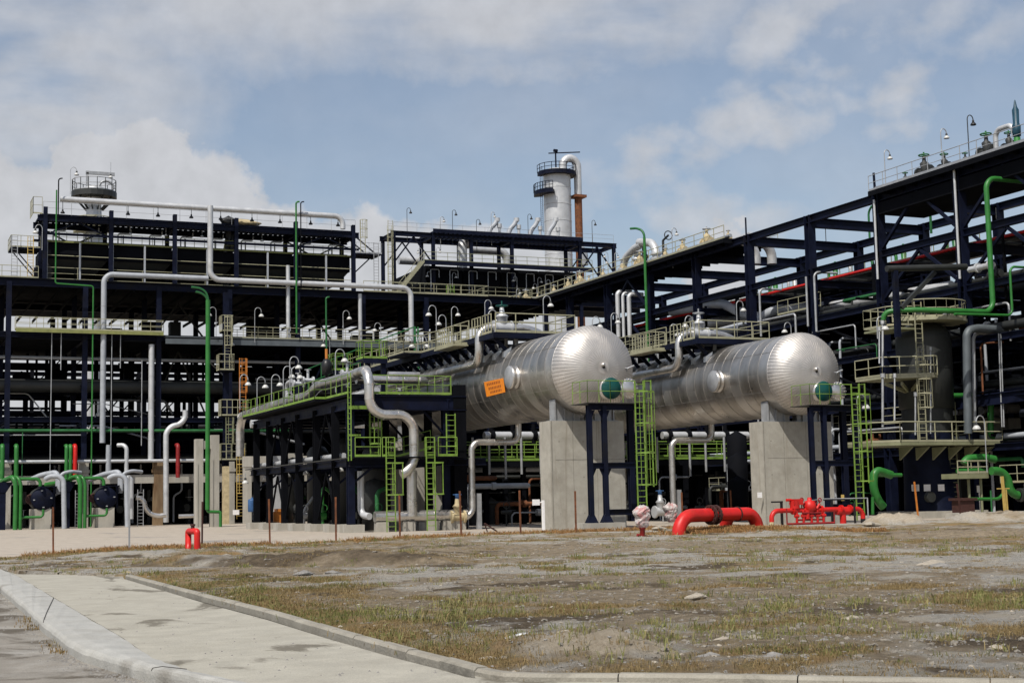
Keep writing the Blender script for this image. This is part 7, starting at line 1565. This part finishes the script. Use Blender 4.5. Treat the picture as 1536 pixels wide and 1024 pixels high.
# ================================================================ grass and gravel (uncountable)
def grass(name, n, seed, cols, test, hmin, hmax, wid, blades, lean=.5, where=None):
    rng = np.random.default_rng(seed)
    # sample with density falling with distance (equal per picture area, roughly)
    d = 11.5*np.exp(rng.random(n)*math.log(66/11.5)); ang = YAW+math.radians(1)+np.radians((rng.random(n)-.5)*46)
    x = d*np.sin(ang); y = d*np.cos(ang)
    h_, fld = ground_height(x[None,:], y[None,:]); h_ = h_[0]; fld = fld[0]
    e, g_ = cover(x[None,:], y[None,:]); e = e[0]; g_ = g_[0]
    if where is not None: x, y, h_, g_, fld = where(rng); e = g_; n = len(x)
    keep = fld & (rng.random(n) < test(e, g_, x, y)*np.clip((np.hypot(x,y)-8)/16,.3,1)) 
    x, y, z, g_ = x[keep], y[keep], h_[keep], g_[keep]; n = len(x)
    if n == 0: return
    m = blades; X = np.repeat(x,m); Y = np.repeat(y,m); Z = np.repeat(z,m); k = n*m
    X = X+rng.normal(0,.07,k); Y = Y+rng.normal(0,.07,k)
    th = rng.random(k)*2*np.pi; ln = rng.random(k)*lean; H = (hmin+(hmax-hmin)*rng.random(k)**2)*np.repeat(.6+.6*g_,m)
    dist = np.hypot(X,Y); W = wid*(.7+.6*rng.random(k))*(1+dist/25)
    ph = rng.random(k)*2*np.pi; wx = np.cos(ph)*W/2; wy = np.sin(ph)*W/2
    dx = np.cos(th)*ln*H; dy = np.sin(th)*ln*H
    v = np.empty((k,5,3)); 
    v[:,0] = np.stack([X-wx,Y-wy,Z-.02],1); v[:,1] = np.stack([X+wx,Y+wy,Z-.02],1)
    v[:,2] = np.stack([X+wx*.8+dx*.35,Y+wy*.8+dy*.35,Z+H*.62],1); v[:,3] = np.stack([X-wx*.8+dx*.35,Y-wy*.8+dy*.35,Z+H*.6],1)
    v[:,4] = np.stack([X+dx,Y+dy,Z+H*np.maximum(.25,1-.38*ln)],1)
    b = np.arange(k)*5
    q = np.stack([b,b+1,b+2,b+3],1); t = np.stack([b+3,b+2,b+4],1)
    me = bpy.data.meshes.new(name); me.from_pydata(v.reshape(-1,3).tolist(), [], q.tolist()+t.tolist())
    tint = np.repeat(rng.random(k)*.6+.4*np.repeat(rng.random(n),m),5)
    at = me.attributes.new('tint','FLOAT','POINT'); at.data.foreach_set('value', tint.astype(np.float32))
    mt = bpy.data.materials.new(name); mt.use_nodes = True; nt = mt.node_tree; bs = nt.nodes['Principled BSDF']; bs.inputs['Roughness'].default_value = .75; bs.inputs['Specular IOR Level'].default_value = .2
    a_ = nt.nodes.new('ShaderNodeAttribute'); a_.attribute_name = 'tint'; cr = nt.nodes.new('ShaderNodeValToRGB')
    cr.color_ramp.elements[0].color = (*cols[0],1); cr.color_ramp.elements[1].color = (*cols[-1],1)
    for i, c in enumerate(cols[1:-1]): el_ = cr.color_ramp.elements.new((i+1)/(len(cols)-1)); el_.color = (*c,1)
    nt.links.new(a_.outputs['Fac'], cr.inputs[0]); nt.links.new(cr.outputs[0], bs.inputs['Base Color']); me.materials.append(mt); me.update()
    o = bpy.data.objects.new(name, me); COL.objects.link(o); o['kind'] = 'stuff'; return o
zone = lambda x, y, sc, sd: fbm(x[None,:]*sc, y[None,:]*sc, sd, 3)[0]
dk_ = lambda x, y: seg_dist(x[None,:], y[None,:], KERB)[0]
grass('dry_grass', 90000, 5, [(.12,.088,.04),(.21,.15,.065),(.31,.235,.12)], lambda e,g_,x,y: np.clip(g_*1.3-.15,0,1)*(zone(x,y,.35,81) > .36), .015, .075, .0042, 11, 2.2)
grass('green_grass', 52000, 6, [(.085,.09,.026),(.13,.14,.04),(.20,.19,.075)], lambda e,g_,x,y: np.clip(g_*1.3-.25,0,1)*np.clip((zone(x,y,.4,83)-.50)*9+.9*np.exp(-(dk_(x,y)/2.0)**2)*(zone(x,y,.9,85) > .45),0,1), .02, .10, .0045, 8, 1.6)
grass('weed_tufts', 16000, 16, [(.10,.115,.03),(.15,.17,.05),(.24,.21,.09),(.30,.22,.11)], lambda e,g_,x,y: np.clip((zone(x,y,.55,87)-.58)*14,0,1)*np.clip((zone(x,y,2.3,88)-.42)*8,0,1), .05, .24, .006, 12, 1.3)
def stones(name, n, seed, m, smin, smax, test):
    rng = np.random.default_rng(seed); d = 11.5*np.exp(rng.random(n)*math.log(62/11.5)); ang = YAW+math.radians(1)+np.radians((rng.random(n)-.5)*46)
    x = d*np.sin(ang); y = d*np.cos(ang); h_, fld = ground_height(x[None,:],y[None,:]); e, g_ = cover(x[None,:],y[None,:])
    keep = fld[0] & (rng.random(n) < test(e[0],g_[0])); x,y,z = x[keep],y[keep],h_[0][keep]; n = len(x)
    s_ = (smin+(smax-smin)*rng.random(n)**4)*(1+np.hypot(x,y)/60)
    base = np.array([(1,0,0),(-.2,1,0),(-1,.1,0),(.1,-1,0),(.2,.1,.7),(.5,.6,.4),(-.5,.5,.45),(-.5,-.5,.4),(.5,-.6,.4)])
    F = [(0,5,8),(0,1,5),(1,6,5),(1,2,6),(2,7,6),(2,3,7),(3,8,7),(3,0,8),(4,5,6),(4,6,7),(4,7,8),(4,8,5)]
    rot = rng.random(n)*2*np.pi; c, sn = np.cos(rot), np.sin(rot); B = base[None]*(1+.5*(rng.random((n,9,3))-.5))*s_[:,None,None]
    v = np.empty((n,9,3)); v[:,:,0] = B[:,:,0]*c[:,None]-B[:,:,1]*sn[:,None]+x[:,None]; v[:,:,1] = B[:,:,0]*sn[:,None]+B[:,:,1]*c[:,None]+y[:,None]; v[:,:,2] = B[:,:,2]*.8+z[:,None]-.1*s_[:,None]
    f = (np.array(F)[None]+np.arange(n)[:,None,None]*9).reshape(-1,3)
    me = bpy.data.meshes.new(name); me.from_pydata(v.reshape(-1,3).tolist(), [], f.tolist()); me.materials.append(m); me.update()
    o = bpy.data.objects.new(name, me); COL.objects.link(o); o['kind'] = 'stuff'
M['stoneb'] = mat('brown_stone', (.20,.18,.15), .95, var=.35, scale=9, bump=.4, bscale=25, col2=(.13,.11,.085))
stones('rubble', 12000, 8, M['stoneb'], .008, .05, lambda e,g_: np.clip(1.1-g_,0,1))
stones('gravel', 18000, 3, M['stoneg'], .005, .026, lambda e,g_: np.clip(1.1-g_,0,1))
stones('pale_gravel', 2200, 4, M['stone'], .005, .034, lambda e,g_: np.clip(1.0-g_*.8,0,1))

# weeds and grit along the foot of the road kerb
def kerbfoot(rng, n=480):
    pts = np.array(dens(LK_OUT, 8)); i = rng.integers(0, len(pts)-1, n); t = rng.random(n)[:,None]
    p = pts[i]*(1-t)+pts[i+1]*t; off = -.03-np.abs(rng.normal(0,.10,n)); x = p[:,0]+off; y = p[:,1]+off*.3
    k = (fbm(x[None,:]*1.3, y[None,:]*.5, 7, 3)[0] > .47) & (y < 26)
    return x[k], y[k], np.full(k.sum(), -.14), np.full(k.sum(), .9), np.ones(k.sum(), bool)
grass('kerb_weeds', 10, 15, [(.13,.09,.04),(.23,.15,.06),(.20,.17,.07)], lambda e,g_,x,y: np.ones_like(x), .02, .10, .006, 5, 1.2, kerbfoot)
def kerbgrit(name, n, seed, m):
    rng = np.random.default_rng(seed); pts = np.array(dens(LK_OUT, 8)); i = rng.integers(0, len(pts)-1, n); t = rng.random(n)[:,None]; p = pts[i]*(1-t)+pts[i+1]*t
    mb = MB()
    for q in p:
        r = .004+.018*rng.random()**3; o = -.04-abs(rng.normal(0,.16)); x, y, z = q[0]+o, q[1]+rng.normal(0,.1), -.14
        mb.add([(x-r,y-r,z),(x+r,y-r*.8,z),(x+r*.9,y+r,z),(x-r*.8,y+r,z),(x,y,z+r*1.2)],[(0,1,4),(1,2,4),(2,3,4),(3,0,4)])
    o = build(name, mb, m); o['kind'] = 'stuff'
kerbgrit('road_grit', 1400, 12, M['stoneg'])
rng = np.random.default_rng(41); mb = MB()
for _ in range(420):
    u = rng.random(); px, py = 120+rng.random()*560, 880+rng.random()*140
    if py < 868+(px-180)*.215+8 or py > 1015: continue
    p = g2(px, py); r = .004+.014*rng.random()**3; x, y = p
    if poly_mask(np.array([[x]]), np.array([[y]]), DRIVE)[0,0]: mb.add([(x-r,y-r,.006),(x+r,y-r*.7,.006),(x+r*.8,y+r,.006),(x-r*.9,y+r*.8,.006),(x,y,.006+r)],[(0,1,4),(1,2,4),(2,3,4),(3,0,4)])
if mb.v: o = build('drive_grit', mb, M['stoneg']); o['kind'] = 'stuff'

# rust coloured dead weeds along the fence line and under the hoop
def fenceweeds(rng, n=5200):
    pts = np.array(dens([p for p in APRON]+[g2(1140,793), g2(1250,797), g2(1330,800)], 12)); i = rng.integers(0, len(pts)-1, n); t = rng.random(n)[:,None]
    p = pts[i]*(1-t)+pts[i+1]*t; off = np.abs(rng.normal(0,1.5,n))+.2; x = p[:,0]-off*.35; y = p[:,1]-off
    m = int(n*.30); c = H0(1080,800); x[:m] = c.x+rng.normal(0,1.5,m); y[:m] = c.y+rng.normal(0,.6,m)-.9
    h_, fld = ground_height(x[None,:], y[None,:]); k = (fbm(x[None,:]*.45, y[None,:]*.45, 17, 4)[0] > .44) & fld[0]; k[:m] = fld[0][:m]
    return x[k], y[k], h_[0][k], np.clip(rng.random(k.sum())*1.2,.3,1), np.ones(k.sum(), bool)
grass('dead_weeds', 10, 25, [(.15,.075,.028),(.27,.14,.05),(.34,.20,.085),(.22,.17,.07)], lambda e,g_,x,y: np.ones_like(x), .04, .24, .007, 9, 1.6, fenceweeds)
# ================================================================ bell lamps on goosenecks
_lp = {}
def lamp(px, py, lb, X=None, Y=None, pole=2.2, d=1, k=1., dark=False, straight=False, grp='bell lamps around the plant'):
    k = k*.86
    p = hx(px,py,X) if X is not None else hy(px,py,Y)        # the bell's rim
    t = thing('bell_lamp' if not straight else 'flood_lamp', lb, 'lamp', tuple(p), grp)
    key = ('h', dark)
    mb = MB(); R = .29*k
    r2 = .36*k; top = p+V((0,0,.52*k))
    if not straight:
        pts = [top+V((0,0,-.1*k))]+[top+V((-d*(r2-r2*math.cos(a)),0,r2*math.sin(a)*1.25)) for a in [PI*i/10 for i in range(11)]]
        base = pts[-1]+V((0,0,-pole)); pts.append(base); mb.sweep(pts,.035*max(1,k*.8),6)
    else:
        mb.rod(top, top+V((0,0,pole)),.03,6)
    build('gooseneck' if not straight else 'hanger', mb, M['galv' if not dark else 'dgrey'], t)
    mb = MB(); mb.lathe([(R*.95,0),(R,.02),(R*.92,.12*k),(R*.6,.24*k),(R*.36,.3*k)],tuple(p),n=16); mb.lathe([(0,.06*k),(R*.9,.05*k)],tuple(p),n=16); build('shade', mb, M['white' if not dark else 'blackp'], t)
    mb = MB(); mb.lathe([(R*.36,.29*k),(R*.4,.4*k),(R*.3,.52*k),(.0,.55*k)],tuple(p),n=12); build('lamp_housing', mb, M['dgrey' if not dark else 'blackp'], t)
# along the long structure
Y = 138.6
for a in ((314,474,'bell lamp high beside the navy column behind the caged ladder tower',2.4,-1),(392,475,'bell lamp hanging over the middle railing near the tall drop pipe',3.,1),(524,479,'bell lamp over the middle railing under the deck end',3.,1),
          (562,497,'bell lamp with a wide neck over the cable tray',3.,-1),(348,518,'bell lamp below the top ladder landing',2.5,1),(485,520,'bell lamp on the green pole below the deck',1.5,-1)):
    lamp(a[0],a[1],a[2],Y=Y,pole=a[3],d=a[4],k=1.05)
for k, px in enumerate((94,192,237,287,331,378,420,466,507)):
    lamp(px,320+k*2.4,['first flood lamp under the silver header pipe, at the ladder end','second flood lamp under the silver header pipe','third flood lamp under the silver header pipe','fourth flood lamp under the header, before the drop pipe','fifth flood lamp under the header, just past the drop pipe','sixth flood lamp under the header, over the beige tarpaulin','seventh flood lamp under the silver header pipe','eighth flood lamp under the header, by the green vent pole','last flood lamp under the header, at its bent end'][k],Y=139.6,pole=.9,straight=True,k=.85,dark=True,grp='flood lamps under the header pipe')
for k, (px,py) in enumerate(((195,352),(249,354),(303,356),(393,362),(445,364))):
    lamp(px,py,['small lamp under the cooler roof, nearest the ladder end','small lamp under the cooler roof before the second bay','small lamp under the cooler roof beside the drop pipe','small lamp under the cooler roof past the tarpaulin','small lamp under the cooler roof by the vent poles'][k],Y=141,pole=.8,straight=True,k=.75,grp='lamps under the cooler roof')
lamp(53,350,'bell lamp on the access platform of the long cooler row',Y=140,pole=2,d=-1)
lamp(115,263,'bell lamp on the flared column top',Y=184,pole=3,d=1,k=1.2)
lamp(166,267,'bell lamp under the lifting arm of the flared column',Y=184,pole=1.5,straight=True,k=1.1)
# on the shorter cooler structure
for k, (px,py,dk) in enumerate(((616,320,1),(666,333,0),(684,323,1),(720,337,1),(742,326,0),(797,329,1),(893,338,1))):
    lamp(px,py,['dark lamp on a thin rod at the stair end of the slatted roof','small lamp near the stair end of the slatted roof','dark lamp on the taller mast of the slatted roof','dark low lamp before the relief vents','small lamp above the first relief vent','dark lamp between the third vent and the column','dark lamp at the braced end of the slatted roof'][k],Y=169,pole=4,straight=False,k=.8,dark=bool(dk),grp='lamps on the slatted roof')
for k, (px,py) in enumerate(((627,380),(660,379),(641,415),(684,417),(770,422),(812,424),(820,427),(780,441),(800,433),(910,395),(907,386),(927,387),(871,408))):
    lamp(px,py,['lamp beside the fat pipe end under the brace','lamp between the first columns of the shorter structure','lamp under the walkway near its stair','lamp under the walkway, second from its stair','lamp under the walkway, third from its stair','lamp under the walkway near the column','lamp close beside the one near the column','lower lamp on the cooler deck railing','lower lamp beside the far valve deck','lamp under the far brace of the shorter structure','upper lamp under the far brace','lamp outside the braced end of the shorter structure','lamp below the rusty pipe end'][k],Y=167.3,pole=1.5,k=.8,d=1 if k%2 else -1,grp='lamps on the shorter structure')
# around the lime rack and vessel walkways
for k, (px,py,yy,pl,d) in enumerate(((420,579,103,2.6,1),(398,582,106,2.6,1),(438,567,99,2.5,1),(450,568,98,2.2,1),(448,553,97,2.,1),(517,543,90,2.4,1),(441,607,98,2.,1),(372,578,110,2.3,1))):
    lamp(px,py,['tall necked bell lamp along the lime rack railing','tall necked bell lamp at the far end of the lime rack','bell lamp beside the white elbow vent','bell lamp just past the white elbow vent','bell lamp over the lime rack, highest of the middle ones','bell lamp beside the second raised lime platform','low bell lamp against the lime rack railing','bell lamp beyond the lime rack by the ladder tower'][k],Y=yy,pole=pl,d=d)
for k, (px,py) in enumerate(((368,725),(399,719),(432,715),(459,712),(510,707))):
    q = hx(px,py,26.6); lamp(px,py,['bell lamp under the lower tier, at the far end of the lime rack','bell lamp under the lower tier, second from the far end','bell lamp under the lower tier, middle of the row','bell lamp under the lower tier, second from the front','bell lamp under the lower tier, nearest the lime ladders'][k],X=26.6,pole=.35,straight=True,k=1.,grp='lamps under the lime rack')
for k, (px,py,yy,pl,d) in enumerate(((643,474,104,3.,-1),(658,488,106,2.,-1),(687,474,120,2.6,1),(737,464,118,2.,1),(826,460,100,2.6,1),(746,485,84,1.8,1),(618,522,96,1.6,1),(640,522,92,1.5,1))):
    lamp(px,py,['large bell lamp with a wide neck above the vessel walkway gate','smaller bell lamp beside the wide necked one','bell lamp by the lime hanging ladder','bell lamp behind the far valve deck railing','large bell lamp in front of the far rack girder','bell lamp beside the placard vessel valve','bell lamp by the dark green jib','bell lamp beside the jib upright'][k],Y=yy,pole=pl,d=d)
for k, (px,py,yy,pl,d) in enumerate(((900,492,90,1.6,1),(927,485,98,3,1),(1017,504,84,2.,1),(1115,467,92,2.6,1),(1177,499,92,1.8,-1),(1028,491,84,1.,-1))):
    lamp(px,py,['bell lamp just above the placard vessel head','bell lamp before the three white downpipes','bell lamp beside the unmarked vessel valve','large bell lamp before the second rack column','bell lamp behind the unmarked vessel walkway','small bell lamp over the unmarked vessel valve'][k],Y=yy,pole=pl,d=d,k=.95)
# tall ones on the rack decks
for a in ((1015,353,3.4,1,0,'tall bell lamp on the far valve deck past the elbow pipes'),(1335,239,3.6,1,0,'tall bell lamp at the start of the near valve deck'),(1420,208,3.6,1,0,'tall bell lamp in the middle of the near valve deck'),(1460,188,4.2,1,1,'dark headed tall lamp on the near valve deck beside the white gooseneck'),(1245,342,1.6,1,1,'dark lamp on a short hook seen through the rack chords')):
    lamp(a[0],a[1],a[5],X=RX0+1.2 if a[0] != 1245 else 78.,pole=a[2],d=a[3],dark=bool(a[4]),k=.8)
for k, (px,py) in enumerate(((1340,313),(1433,354),(1495,336))):
    lamp(px,py,['bell lamp under the near valve deck','bell lamp beside the pale conduit of the nearest column','bell lamp behind the thick green pipe'][k],X=70,pole=.8,straight=True,k=.75)
for k, (px,py,yy,pl,d) in enumerate(((1328,495,73,1.,1),(1299,613,70,3.6,1),(1465,644,69,3.,-1),(1463,640,69,1.,1))[:3]):
    lamp(px,py,['bell lamp under the top platform of the dark tank','wide necked bell lamp between the lime ladder and the tank','wide necked bell lamp on the small railed platform'][k],Y=yy,pole=pl,d=d)
# green lamp pole on the far deck
q = hx(971,505,64.8); a = hx(970,345,64.8)
t = thing('lamp_pole', 'slim green lamp pole with a bent arm rising past the far rack deck', 'lamp pole', (64.8,q.y,q.z))
mb = MB(); mb.rod((64.8,q.y,q.z-8),(64.8,q.y,a.z-.6),.13,10); build('pole', mb, M['green'], t)
mb = MB(); mb.pipe([(64.8,q.y,a.z-.7),(64.8,q.y,a.z-.1),(64.5,q.y+.6,a.z+.35),(64.2,q.y+1.5,a.z+.45)],.11,.4,8); build('arm', mb, M['dgreen'], t)
for (pxa, pya, pyb, X, lb) in ((1305,310,365,79,'slim green pole with a hooked top seen beyond the rack'),(1397,288,350,72,'slim green upright behind the near chord brace')):
    a, b = hx(pxa,pya,X), hx(pxa,pyb,X); mb = MB(); mb.pipe([b,(X,b.y,a.z-.4),(X,b.y-.5,a.z)],.1,.3,7); single('green_pole', lb, 'pole', mb, M['dgreen'])
# end
